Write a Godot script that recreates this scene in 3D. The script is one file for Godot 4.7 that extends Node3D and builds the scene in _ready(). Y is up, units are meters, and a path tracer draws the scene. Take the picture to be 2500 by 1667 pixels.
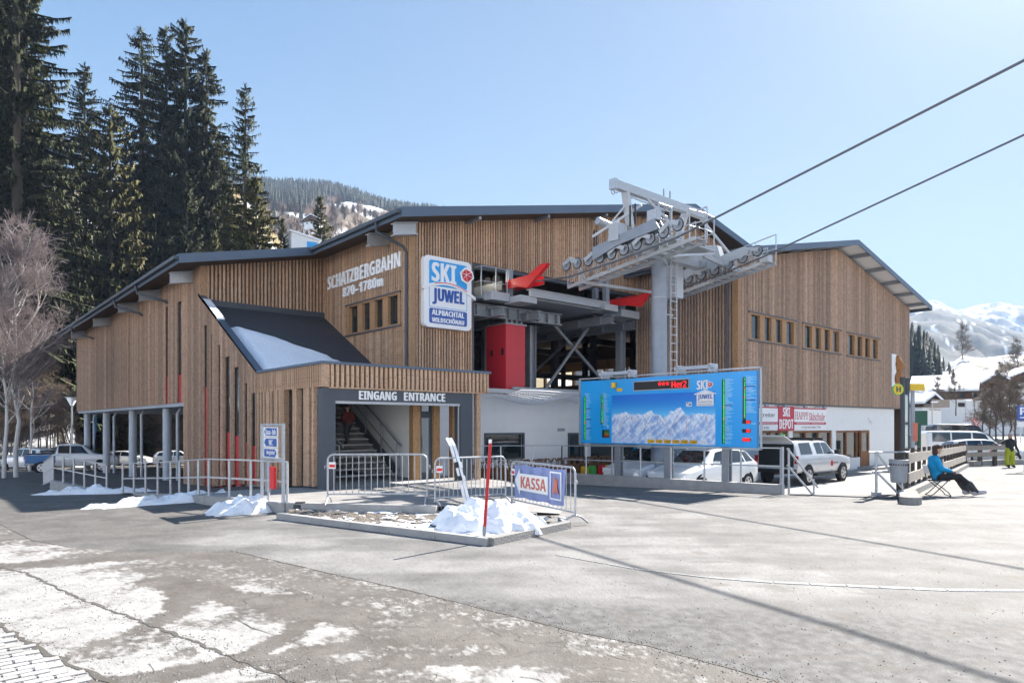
extends Node3D
# The lower station of a cable car beside a plaza, built in metres. The station's own axes: x along its front, z out of its front, turned by TH about ORG.
const TH := 0.715585
const ORG := Vector3(-4.86, 0, -17.55)
var M := {}
var R := RandomNumberGenerator.new()
var used := {}
var bold: FontVariation
var serif: SystemFont
var plain: SystemFont

class B:
	var v := PackedVector3Array()
	var n := PackedVector3Array()
	var c := PackedColorArray()
	var t := PackedVector2Array()
	var i := PackedInt32Array()
	var col := Color(1, 1, 1)
	var uo := Vector2.ZERO
	func put(p: Vector3, m: Vector3, uv: Vector2) -> void:
		v.append(p); n.append(m); t.append(uv + uo); c.append(col)
	# corners run anticlockwise seen from outside
	func quad(a: Vector3, b: Vector3, d: Vector3, e: Vector3, u0 := Vector2.ZERO, u1 := Vector2.ONE) -> void:
		var m := (b - a).cross(d - a).normalized()
		if m == Vector3.ZERO: m = (d - a).cross(e - a).normalized()
		var k := v.size()
		put(a, m, Vector2(u0.x, u1.y)); put(b, m, u1); put(d, m, Vector2(u1.x, u0.y)); put(e, m, u0)
		i.append_array(PackedInt32Array([k, k + 2, k + 1, k, k + 3, k + 2]))
	func tri(a: Vector3, b: Vector3, d: Vector3) -> void:
		var m := (b - a).cross(d - a).normalized()
		var k := v.size()
		put(a, m, Vector2(a.x, a.y)); put(b, m, Vector2(b.x, b.y)); put(d, m, Vector2(d.x, d.y))
		i.append_array(PackedInt32Array([k, k + 2, k + 1]))
	func tri_n(a: Vector3, b: Vector3, d: Vector3, m: Vector3) -> void:
		var k := v.size()
		put(a, m, Vector2.ZERO); put(b, m, Vector2.RIGHT); put(d, m, Vector2.ONE)
		i.append_array(PackedInt32Array([k, k + 2, k + 1]))
	func box(p: Vector3, s: Vector3, q := Basis()) -> void:
		var x := q.x * s.x * 0.5
		var y := q.y * s.y * 0.5
		var z := q.z * s.z * 0.5
		var o := Vector2(0, 0)
		quad(p - x - y + z, p + x - y + z, p + x + y + z, p - x + y + z, o, Vector2(s.x, s.y))
		quad(p + x - y - z, p - x - y - z, p - x + y - z, p + x + y - z, o, Vector2(s.x, s.y))
		quad(p + x - y + z, p + x - y - z, p + x + y - z, p + x + y + z, o, Vector2(s.z, s.y))
		quad(p - x - y - z, p - x - y + z, p - x + y + z, p - x + y - z, o, Vector2(s.z, s.y))
		quad(p - x + y + z, p + x + y + z, p + x + y - z, p - x + y - z, o, Vector2(s.x, s.z))
		quad(p - x - y - z, p + x - y - z, p + x - y + z, p - x - y + z, o, Vector2(s.x, s.z))
	func b2(a: Vector3, d: Vector3) -> void:   # box from corner to corner
		box((a + d) * 0.5, (d - a).abs())
	func bar(a: Vector3, d: Vector3, w: float, h: float, up := Vector3.UP) -> void:
		var z := (d - a).normalized()
		if absf(z.dot(up)) > 0.97: up = Vector3.RIGHT
		var x := up.cross(z).normalized()
		box((a + d) * 0.5, Vector3(w, h, a.distance_to(d)), Basis(x, z.cross(x), z))
	func tube(pts: Array, r: float, sides := 8, r2 := -1.0, caps := true) -> void:
		if r2 < 0: r2 = r
		var prev := Vector3.UP
		var k0 := v.size()
		var m := pts.size()
		for j in m:
			var a: Vector3 = pts[maxi(j - 1, 0)]
			var b: Vector3 = pts[mini(j + 1, m - 1)]
			var p: Vector3 = pts[j]
			var z := (b - a).normalized()
			if absf(prev.dot(z)) > 0.95: prev = Vector3.RIGHT if absf(z.x) < 0.9 else Vector3.FORWARD
			var x := prev.cross(z).normalized()
			var y := z.cross(x)
			prev = y
			var rr := lerpf(r, r2, float(j) / maxf(1, m - 1))
			for s in sides + 1:
				var an := TAU * s / sides
				var d := x * cos(an) + y * sin(an)
				put(p + d * rr, d, Vector2(float(s) / sides, float(j)))
		for j in m - 1:
			for s in sides:
				var q := k0 + j * (sides + 1) + s
				var w := q + sides + 1
				i.append_array(PackedInt32Array([q, w, q + 1, q + 1, w, w + 1]))
		if caps and sides > 3:
			for e in [0, m - 1]:
				var p: Vector3 = pts[e]
				var o: Vector3 = pts[1] if e == 0 else pts[m - 2]
				var nn := (p - o).normalized()
				var kk := v.size()
				var q0: int = k0 + e * (sides + 1)
				for s in sides: put(v[q0 + s], nn, Vector2.ZERO)
				for s in range(1, sides - 1):
					i.append_array(PackedInt32Array([kk, kk + s, kk + s + 1] if e == 0 else [kk, kk + s + 1, kk + s]))
	func cyl(a: Vector3, b: Vector3, r: float, sides := 12, r2 := -1.0) -> void:
		tube([a, b], r, sides, r2)
	# polygon in x,y (anticlockwise), from z0 to z1
	func prism(poly: PackedVector2Array, z0: float, z1: float, q := Transform3D()) -> void:
		var m := poly.size()
		if Geometry2D.is_polygon_clockwise(poly): 
			poly = poly.duplicate(); poly.reverse()
		var ids := Geometry2D.triangulate_polygon(poly)
		for s in [0, 1]:
			var z: float = z1 if s == 0 else z0
			var nn := q.basis.z.normalized() * (1 if s == 0 else -1)
			var k := v.size()
			for p in poly: put(q * Vector3(p.x, p.y, z), nn, p)
			for j in range(0, ids.size(), 3):
				var a := poly[ids[j]]; var b := poly[ids[j + 1]]; var d := poly[ids[j + 2]]
				var ccw := (b - a).cross(d - a) > 0
				if ccw == (s == 0): i.append_array(PackedInt32Array([k + ids[j], k + ids[j + 2], k + ids[j + 1]]))
				else: i.append_array(PackedInt32Array([k + ids[j], k + ids[j + 1], k + ids[j + 2]]))
		for j in m:
			var a := poly[j]; var b := poly[(j + 1) % m]
			quad(q * Vector3(a.x, a.y, z1), q * Vector3(a.x, a.y, z0), q * Vector3(b.x, b.y, z0), q * Vector3(b.x, b.y, z1), Vector2.ZERO, Vector2(absf(z1 - z0), a.distance_to(b)))
	# grid of points, rows x columns, smooth; seen from outside the rows run up and the columns to the right
	func grid(pts: Array, cols: int, uv_scale := 1.0, tints := PackedColorArray()) -> void:
		var rows := pts.size() / cols
		var k := v.size()
		for r in rows:
			for s in cols:
				var p: Vector3 = pts[r * cols + s]
				var dx: Vector3 = pts[r * cols + mini(s + 1, cols - 1)] - pts[r * cols + maxi(s - 1, 0)]
				var dy: Vector3 = pts[mini(r + 1, rows - 1) * cols + s] - pts[maxi(r - 1, 0) * cols + s]
				var m := dx.cross(dy)
				if m.length() < 1e-9: m = Vector3.UP
				if tints.size(): col = tints[r * cols + s]
				put(p, m.normalized(), Vector2(p.x, p.z) * uv_scale if uv_scale > 0 else Vector2(float(s) / (cols - 1), 1 - float(r) / (rows - 1)))
		for r in rows - 1:
			for s in cols - 1:
				var a := k + r * cols + s
				i.append_array(PackedInt32Array([a, a + cols, a + 1, a + 1, a + cols, a + cols + 1]))
	func disc(p: Vector3, ax: Vector3, r: float, h: float, sides := 20) -> void:
		cyl(p - ax * h * 0.5, p + ax * h * 0.5, r, sides)
	func mesh(mat: Material) -> ArrayMesh:
		var m := ArrayMesh.new()
		var a := []
		a.resize(Mesh.ARRAY_MAX)
		a[Mesh.ARRAY_VERTEX] = v; a[Mesh.ARRAY_NORMAL] = n; a[Mesh.ARRAY_COLOR] = c; a[Mesh.ARRAY_TEX_UV] = t; a[Mesh.ARRAY_INDEX] = i
		m.add_surface_from_arrays(Mesh.PRIMITIVE_TRIANGLES, a)
		m.surface_set_material(0, mat)
		return m

func numbered(called: String) -> String:
	var k: int = used.get(called, 0)
	used[called] = k + 1
	return called if k == 0 else "%s_%03d" % [called, k]
func tag(o: Node, label: String, category: String, group := "", kind := "") -> void:
	o.set_meta("label", label); o.set_meta("category", category)
	if group: o.set_meta("group", group)
	if kind: o.set_meta("kind", kind)
func thing(called: String, label: String, category: String, group := "", at := Vector3.ZERO, turn := 0.0) -> Node3D:
	var o := Node3D.new()
	o.name = numbered(called); add_child(o)
	o.position = at; o.rotation.y = turn
	tag(o, label, category, group)
	return o
func in_station(called: String, label: String, category: String, group := "") -> Node3D:
	return thing(called, label, category, group, ORG, TH)
func hang(m: Mesh, called: String, parent: Node) -> MeshInstance3D:
	var o := MeshInstance3D.new()
	o.mesh = m; o.name = called
	parent.add_child(o, true)
	return o
func part(b: B, called: String, mat: String, parent: Node) -> MeshInstance3D:
	return hang(b.mesh(M[mat]), called, parent)
func solo(b: B, called: String, mat: String, label: String, category: String, group := "", at := Vector3.ZERO, turn := 0.0, kind := "") -> MeshInstance3D:
	var o := hang(b.mesh(M[mat]), numbered(called), self)
	o.position = at; o.rotation.y = turn
	tag(o, label, category, group, kind)
	return o
func copy(o: Node3D, called: String, at: Vector3, turn: float, label := "") -> Node3D:
	var c: Node3D = o.duplicate()
	c.name = numbered(called); add_child(c)
	c.position = at; c.rotation.y = turn
	if label: c.set_meta("label", label)
	return c
func W(x: float, y: float, z: float) -> Vector3:   # station axes to world
	return ORG + Vector3(x * cos(TH) + z * sin(TH), y, -x * sin(TH) + z * cos(TH))
# lettering scaled to w x h, its middle at `at`; q.x runs along the line and q.z out of the face
func letters(s: String, font: Font, w: float, h: float, deep: float, at: Vector3, q: Basis, mat: String, called: String, parent: Node) -> MeshInstance3D:
	var tm := TextMesh.new()
	tm.text = s; tm.font = font; tm.font_size = 48; tm.pixel_size = 0.01; tm.depth = deep; tm.curve_step = 2.0
	tm.material = M[mat]
	var bb := tm.get_aabb()
	var o := hang(tm, called, parent)
	var k := Vector3(w / bb.size.x, h / bb.size.y, 1)
	o.basis = Basis(q.x * k.x, q.y * k.y, q.z)
	o.position = at - o.basis * (bb.position + bb.size * 0.5)
	if font == bold and h > 0.15:   # heavier strokes: the same letters laid again a little to each side
		for e in [-1.0, 1.0]:
			var c := hang(tm, called, parent)
			c.basis = o.basis
			c.position = o.position + q.x * h * 0.024 * e - q.z * (0.003 if e > 0 else 0.005)
	return o
func rrect(x0: float, y0: float, x1: float, y1: float, r: float, k := 5) -> PackedVector2Array:
	var o := PackedVector2Array()
	for q in 4:
		var cx: float = [x1 - r, x0 + r, x0 + r, x1 - r][q]
		var cy: float = [y1 - r, y1 - r, y0 + r, y0 + r][q]
		for j in k + 1: o.append(Vector2(cx, cy) + Vector2.from_angle(PI * 0.5 * (q + float(j) / k)) * r)
	return o

# ---------- materials
func noise(f: float, oct := 4, sd := 1, kind := FastNoiseLite.TYPE_SIMPLEX_SMOOTH) -> FastNoiseLite:
	var o := FastNoiseLite.new()
	o.noise_type = kind; o.frequency = f; o.fractal_octaves = oct; o.seed = sd
	return o
func img_noise(f: float, size := 512, oct := 4, sd := 1) -> Image:
	return noise(f, oct, sd).get_seamless_image(size, size)
# a tileable grey map between lo and hi (linear factors turned to sRGB)
func grain(f: float, lo: float, hi: float, size := 512, oct := 4, sd := 1, power := 1.0) -> ImageTexture:
	var im := img_noise(f, size, oct, sd)
	im.convert(Image.FORMAT_L8)
	var d := im.get_data()
	var lut := PackedByteArray()
	for k in 256: lut.append(int(255.0 * pow(clampf(lerpf(lo, hi, pow(k / 255.0, power)), 0, 1), 1 / 2.2)))
	for k in d.size(): d[k] = lut[d[k]]
	return ImageTexture.create_from_image(Image.create_from_data(size, size, false, Image.FORMAT_L8, d))
func mat(called: String, c: Color, rough := 0.7, metal := 0.0) -> StandardMaterial3D:
	var m := StandardMaterial3D.new()
	m.resource_name = called
	m.albedo_color = c.linear_to_srgb()
	m.roughness = rough; m.metallic = metal
	M[called] = m
	return m
func tri_map(m: StandardMaterial3D, tex: Texture2D, scale: float, world := true) -> StandardMaterial3D:
	m.albedo_texture = tex
	m.uv1_triplanar = true; m.uv1_world_triplanar = world
	m.uv1_scale = Vector3.ONE * scale
	return m
func tinted(m: StandardMaterial3D) -> StandardMaterial3D:
	m.vertex_color_use_as_albedo = true
	return m
func relief(m: StandardMaterial3D, f: float, depth: float, size := 512, oct := 4, sd := 9) -> void:
	m.heightmap_enabled = true
	var im := img_noise(f, size, oct, sd)
	m.heightmap_texture = ImageTexture.create_from_image(im)
	m.heightmap_scale = depth
func wood_texture() -> ImageTexture:
	var w := 256
	var h := 1024
	var im := Image.create(w, h, false, Image.FORMAT_RGB8)
	var a := noise(0.03, 3, 5)
	var rr := RandomNumberGenerator.new()
	rr.seed = 77
	var g := PackedFloat32Array()
	g.resize(w * h)
	for y in h:
		for x in w: g[y * w + x] = 0.86 + 0.28 * a.get_noise_2d(x * 6.0, y * 0.22)
	for k in 190:
		var cx := rr.randi_range(4, w - 5)
		var cy := rr.randi_range(8, h - 9)
		var rx := rr.randf_range(2.0, 6.0)
		var ry := rx * rr.randf_range(1.1, 2.0)
		for y in range(int(cy - ry), int(cy + ry) + 1):
			for x in range(int(cx - rx), int(cx + rx) + 1):
				if x < 0 or y < 0 or x >= w or y >= h: continue
				var q := pow((x - cx) / rx, 2) + pow((y - cy) / ry, 2)
				if q < 1: g[y * w + x] *= lerpf(0.32, 1.0, q * q)
	for y in h:
		for x in w:
			var s := clampf(g[y * w + x], 0, 1)
			im.set_pixel(x, y, Color(s, s * 0.97, s * 0.94))
	return ImageTexture.create_from_image(im)
func make_materials() -> void:
	var bf := SystemFont.new(); bf.font_names = PackedStringArray(["Droid Sans"]); bf.font_weight = 700
	bold = FontVariation.new(); bold.base_font = bf
	plain = SystemFont.new(); plain.font_names = PackedStringArray(["Droid Sans"])
	serif = SystemFont.new(); serif.font_names = PackedStringArray(["Droid Serif"])
	var m := tinted(mat("wood", Color(1, 1, 1), 0.75))
	m.albedo_texture = wood_texture(); m.uv1_scale = Vector3(2.2, 0.42, 1)
	tri_map(mat("wood_backing", Color(0.1, 0.064, 0.04), 0.85), grain(0.05, 0.6, 1, 256), 0.7)
	m = tinted(mat("timber", Color(1, 1, 1), 0.8)); m.albedo_texture = M.wood.albedo_texture; m.uv1_scale = Vector3(1.2, 0.4, 1)
	tri_map(mat("roof_steel", Color(0.09, 0.125, 0.175), 0.42, 0.25), grain(0.01, 0.86, 1, 256), 0.3)
	tri_map(mat("dark_membrane", Color(0.055, 0.062, 0.075), 0.55), grain(0.02, 0.8, 1, 256), 0.4)
	tri_map(mat("anthracite", Color(0.062, 0.073, 0.09), 0.5), grain(0.02, 0.9, 1, 256), 0.5)
	tri_map(mat("galvanised", Color(0.47, 0.49, 0.515), 0.42, 0.35), grain(0.03, 0.78, 1, 256, 3, 4), 1.5)
	tri_map(mat("steel_grey", Color(0.3, 0.325, 0.36), 0.45, 0.3), grain(0.03, 0.8, 1, 256, 3, 6), 1.0)
	tri_map(mat("column_grey", Color(0.44, 0.48, 0.54), 0.5, 0.1), grain(0.02, 0.88, 1, 256, 3, 6), 0.6)
	mat("dark_steel", Color(0.05, 0.055, 0.065), 0.5, 0.2)
	mat("rope_steel", Color(0.14, 0.15, 0.17), 0.5, 0.5)
	tri_map(mat("render_white", Color(0.8, 0.8, 0.79), 0.9), grain(0.02, 0.93, 1, 256), 0.5)
	mat("white", Color(0.82, 0.82, 0.82), 0.45)
	mat("letter_white", Color(0.85, 0.85, 0.85), 0.5)
	mat("cord_white", Color(0.75, 0.76, 0.78), 0.8)
	m = tri_map(mat("concrete", Color(0.4, 0.395, 0.385), 0.9), grain(0.02, 0.7, 1, 512, 5, 3), 0.35)
	relief(m, 0.08, 0.25)
	m = tri_map(mat("rough_stone", Color(0.34, 0.33, 0.315), 0.95), grain(0.06, 0.6, 1, 512, 5, 8), 0.9)
	relief(m, 0.05, 1.6)
	m = tri_map(mat("snow", Color(0.88, 0.9, 0.93), 0.7), grain(0.03, 0.93, 1, 512, 5, 2), 0.5)
	relief(m, 0.03, 2.5)
	m = tri_map(mat("dirty_snow", Color(0.84, 0.85, 0.87), 0.8), grain(0.02, 0.75, 1, 512, 5, 12, 0.6), 0.7)
	relief(m, 0.05, 2.0)
	m = tri_map(mat("soil", Color(0.22, 0.19, 0.155), 0.95), grain(0.04, 0.35, 1, 512, 5, 21), 0.8)
	relief(m, 0.06, 3.0)
	tri_map(mat("asphalt", Color(0.4, 0.385, 0.365), 0.82), asphalt_tile(), 0.22)
	relief(M.asphalt, 0.35, 0.35, 512, 2)
	tri_map(mat("far_ground", Color(0.36, 0.35, 0.33), 0.9), grain(0.01, 0.6, 1, 512, 5, 31), 0.05)
	mat("red_paint", Color(0.5, 0.018, 0.022), 0.4)
	mat("red_pillar", Color(0.5, 0.022, 0.036), 0.45)
	tri_map(mat("tower_grey", Color(0.27, 0.3, 0.345), 0.5, 0.1), grain(0.02, 0.85, 1, 256, 3, 6), 0.6)
	mat("red_bright", Color(0.72, 0.02, 0.02), 0.4)
	mat("red_sign", Color(0.5, 0.02, 0.05), 0.5)
	mat("blue_sign", Color(0.012, 0.085, 0.36), 0.35)
	mat("sky_blue_sign", Color(0.02, 0.33, 0.72), 0.35)
	mat("board_blue", Color(0.02, 0.24, 0.55), 0.3)
	mat("banner_blue", Color(0.23, 0.28, 0.5), 0.8)
	mat("faded_red", Color(0.55, 0.17, 0.12), 0.8)
	mat("yellow", Color(0.75, 0.48, 0.02), 0.45)
	mat("green_sign", Color(0.1, 0.5, 0.08), 0.5)
	mat("pale_green", Color(0.4, 0.5, 0.42), 0.3)
	mat("green_dark", Color(0.01, 0.09, 0.05), 0.5)
	mat("rubber", Color(0.018, 0.018, 0.019), 0.85)
	mat("black", Color(0.012, 0.012, 0.014), 0.5)
	mat("grey_text", Color(0.2, 0.2, 0.21), 0.6)
	mat("alloy", Color(0.6, 0.61, 0.63), 0.3, 0.8)
	m = mat("glass", Color(0.32, 0.38, 0.38), 0.02)
	m.transparency = BaseMaterial3D.TRANSPARENCY_ALPHA; m.albedo_color.a = 0.22; m.metallic_specular = 0.8
	m = mat("tinted_glass", Color(0.02, 0.03, 0.032), 0.03)
	m.transparency = BaseMaterial3D.TRANSPARENCY_ALPHA; m.albedo_color.a = 0.72; m.metallic_specular = 0.7
	mat("dark_glass", Color(0.012, 0.017, 0.02), 0.04).metallic_specular = 0.7
	m = mat("lamp_clear", Color(0.85, 0.87, 0.9), 0.08); m.metallic_specular = 0.8
	mat("tail_red", Color(0.4, 0.01, 0.01), 0.15)
	for cc in [["paint_white", Color(0.8, 0.8, 0.79)], ["paint_silver", Color(0.52, 0.53, 0.55)], ["paint_blue", Color(0.04, 0.19, 0.46)], ["paint_dark", Color(0.03, 0.035, 0.045)], ["paint_pale", Color(0.76, 0.78, 0.8)]]:
		m = mat(cc[0], cc[1], 0.3); m.clearcoat_enabled = true; m.clearcoat = 1.0; m.clearcoat_roughness = 0.04
	m = tinted(mat("needles", Color(1, 1, 1), 0.8)); m.backlight_enabled = true; m.backlight = Color(0.25, 0.25, 0.2)
	m = tinted(mat("bark", Color(1, 1, 1), 0.95))
	tinted(mat("plain_tint", Color(1, 1, 1), 0.8))
	tinted(mat("cloth", Color(1, 1, 1), 0.85))
	tinted(mat("hill", Color(1, 1, 1), 0.95))
	mat("led_green", Color(0.02, 0.25, 0.08), 0.4).emission_enabled = true
	M.led_green.emission = Color(0.0, 0.55, 0.2)
	mat("led_red", Color(0.3, 0.01, 0.01), 0.4).emission_enabled = true
	M.led_red.emission = Color(0.9, 0.03, 0.03)
	mat("lamp_glow", Color(0.8, 0.8, 0.75), 0.4).emission_enabled = true
	M.lamp_glow.emission = Color(0.9, 0.9, 0.85)
# coarse aggregate, salt bloom and small stains
func asphalt_tile() -> ImageTexture:
	var a := img_noise(0.006, 1024, 5, 41)
	var b := img_noise(0.25, 1024, 2, 43)
	a.convert(Image.FORMAT_L8); b.convert(Image.FORMAT_L8)
	var da := a.get_data()
	var db := b.get_data()
	for k in da.size():
		var s := 0.66 + 0.3 * (da[k] / 255.0) + 0.62 * (db[k] / 255.0 - 0.5)
		da[k] = int(255 * pow(clampf(s, 0.05, 1), 0.4545))
	return ImageTexture.create_from_image(Image.create_from_data(1024, 1024, false, Image.FORMAT_L8, da))

func sky_texture(sun: Vector3) -> ImageTexture:
	var w := 512
	var h := 256
	var im := Image.create(w, h, false, Image.FORMAT_RGBF)
	for y in h:
		var el := (0.5 - (y + 0.5) / h) * PI
		for x in w:
			var az := (x + 0.5) / w * TAU
			var d := Vector3(sin(az) * cos(el), sin(el), -cos(az) * cos(el))
			var e := maxf(d.y, 0.0)
			var k := pow(1.0 - e, 3.0)
			var c := Color(0.004, 0.056, 0.15).lerp(Color(0.235, 0.335, 0.4), k)
			var g := maxf(0.0, d.dot(sun))
			c += Color(0.115, 0.1, 0.08) * pow(g, 3.0) + Color(0.4, 0.38, 0.35) * pow(g, 40.0)
			if d.y < 0: c = c.lerp(Color(0.3, 0.3, 0.3), clampf(-d.y * 6.0, 0, 1))
			im.set_pixel(x, y, c)
	return ImageTexture.create_from_image(im)

func _ready() -> void:
	R.seed = 4711
	# ---- camera: level, lens shifted up
	var cam := Camera3D.new()
	cam.name = "camera"; add_child(cam)
	cam.position = Vector3(0, 1.9, 0)
	cam.projection = Camera3D.PROJECTION_FRUSTUM
	cam.near = 0.1; cam.far = 12000.0; cam.size = 0.1; cam.frustum_offset = Vector2(0, 0.012148)
	cam.current = true
	# ---- sun and sky
	var az := -0.085
	var el := deg_to_rad(41.5)
	var flat := Vector3(cos(TH), 0, -sin(TH)) * cos(az) + Vector3(sin(TH), 0, cos(TH)) * sin(az)
	var to_sun := (flat * cos(el) + Vector3.UP * sin(el)).normalized()
	var sun := DirectionalLight3D.new()
	sun.name = "sun"; add_child(sun)
	sun.look_at_from_position(to_sun * 50.0, Vector3.ZERO)
	sun.light_energy = 1.6; sun.light_angular_distance = 0.5; sun.light_color = Color(1, 0.972, 0.935); sun.shadow_enabled = true
	var env := Environment.new()
	env.background_mode = Environment.BG_SKY
	var sky := Sky.new()
	var pano := PanoramaSkyMaterial.new()
	pano.panorama = sky_texture(to_sun)
	sky.sky_material = pano
	env.sky = sky
	env.tonemap_mode = Environment.TONE_MAPPER_LINEAR
	env.tonemap_exposure = 3.5
	env.sdfgi_enabled = true; env.ssao_enabled = true; env.ssil_enabled = true
	env.fog_enabled = true; env.fog_density = 0.00026; env.fog_light_color = Color(0.72, 0.82, 0.95)
	var we := WorldEnvironment.new()
	we.name = "world_environment"; we.environment = env; add_child(we)
	make_materials()
	print("materials ", Time.get_ticks_msec())
	build_ground()
	build_land()
	print("land ", Time.get_ticks_msec())
	build_station()
	print("station ", Time.get_ticks_msec())
	build_signs()
	build_ropeway()
	print("ropeway ", Time.get_ticks_msec())
	build_forecourt()
	build_board()
	build_yard()
	print("yard ", Time.get_ticks_msec())
	build_cars()
	build_people()
	print("people ", Time.get_ticks_msec())
	build_trees()
	build_far()
	print("done ", Time.get_ticks_msec())

# ---------- ground
const YARD := -0.4
func plaza_y(x: float, z: float) -> float:
	var d := -z
	var l := smoothstep(-4.0, -9.0, x) * maxf(0, d - 17.0) * -0.043
	var r := smoothstep(8.0, 14.0, x) * maxf(0, d - 18.0) * -0.018
	var m := smoothstep(-3.0, 0.5, x) * smoothstep(11.0, 8.0, x) * maxf(0, d - 18.3) * -0.04
	return l + r + m
func ground_y(x: float, z: float) -> float:
	var d := -z
	var l := smoothstep(-2.0, -12.0, x) * maxf(0, d - 17.0) * -0.043
	return maxf(l, -3.2) * 1.0 + YARD - (0.25 if x < -3.0 else 0.0) - maxf(0, d - 60.0) * 0.002
var old_lane := PackedVector2Array([Vector2(-14.8, -15.8), Vector2(-12.77, -15.11), Vector2(-9.73, -12.97), Vector2(-7.83, -11.15), Vector2(-6.68, -10.46), Vector2(-5.32, -10.11), Vector2(-4.24, -10.28), Vector2(-3.15, -9.39), Vector2(-2.17, -8.58), Vector2(-1.29, -7.9), Vector2(-0.03, -6.81), Vector2(0.6, -6.24), Vector2(1.16, -5.87), Vector2(1.56, -5.45), Vector2(1.94, -5.07), Vector2(2.17, -4.53), Vector2(3, -1), Vector2(-40, -1), Vector2(-40, -15.8)])
var joint := PackedVector2Array([Vector2(-9.4, -10.6), Vector2(-7.34, -9.39), Vector2(-6.2, -8.71), Vector2(-4.55, -7.32), Vector2(-3.45, -6.48), Vector2(-2.32, -5.6), Vector2(-1.65, -5.07), Vector2(-1.29, -4.75), Vector2(0.4, -3.2)])
var paver_edge := PackedVector2Array([Vector2(-7.6, -8.4), Vector2(-5.81, -7.14), Vector2(-4.86, -6.48), Vector2(-3.91, -5.71), Vector2(-3.25, -5.23), Vector2(-2.46, -4.68), Vector2(-0.5, -3.3)])
var tracks := [
	[PackedVector2Array([Vector2(-2.53, -5.12), Vector2(-2.33, -5.4), Vector2(-2.12, -5.76), Vector2(-1.96, -6.31), Vector2(-2.0, -6.74), Vector2(-2.4, -7.6)]), 0.1],
	[PackedVector2Array([Vector2(-2.9, -5.0), Vector2(-2.02, -5.5), Vector2(-1.56, -5.76), Vector2(-0.87, -6.05), Vector2(0.3, -6.0)]), 0.11],
	[PackedVector2Array([Vector2(-3.43, -6.3), Vector2(-3.41, -6.89), Vector2(-3.69, -7.6), Vector2(-4.2, -8.2)]), 0.12],
	[PackedVector2Array([Vector2(-1.9, -4.9), Vector2(-1.28, -5.35), Vector2(-0.62, -5.5), Vector2(0.9, -5.5)]), 0.1],
	[PackedVector2Array([Vector2(-9.0, -9.0), Vector2(-6.83, -9.11), Vector2(-5.94, -9.54), Vector2(-5.16, -10.0), Vector2(-4.0, -9.9)]), 0.25],
	[PackedVector2Array([Vector2(-4.3, -8.3), Vector2(-3.32, -7.69), Vector2(-2.42, -7.23), Vector2(-1.6, -6.7)]), 0.2],
	[PackedVector2Array([Vector2(-3.2, -5.0), Vector2(-2.75, -5.15), Vector2(-2.4, -5.4)]), 0.09]]
var salts := [Vector3(-3.15, -6.81, 0.4), Vector3(-3.07, -7.69, 0.5), Vector3(-1.8, -6.24, 0.42), Vector3(-2.64, -6.12, 0.42), Vector3(-5.05, -8.11, 0.9), Vector3(-0.43, -5.3, 0.35), Vector3(0.1, -5.1, 0.4), Vector3(-1.35, -5.62, 0.2), Vector3(-4.1, -7.8, 0.5)]
func seg_d(p: Vector2, l: PackedVector2Array) -> float:
	var best := 1e9
	for k in l.size() - 1:
		best = minf(best, p.distance_squared_to(Geometry2D.get_closest_point_to_segment(p, l[k], l[k + 1])))
	return sqrt(best)
func side(p: Vector2, l: PackedVector2Array) -> float:   # > 0 on the camera's left side of a line that runs to the right and nearer
	for k in l.size() - 1:
		if p.x >= l[k].x and p.x <= l[k + 1].x: return p.y - lerpf(l[k].y, l[k + 1].y, (p.x - l[k].x) / (l[k + 1].x - l[k].x))
	return p.y + 4.0
var n_big := noise(0.35, 4, 3)
var n_mid := noise(1.3, 4, 8)
var n_fine := noise(6.0, 3, 15)
var n_long := noise(0.6, 3, 19)
var n_grit := noise(17.0, 2, 23)
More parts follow.
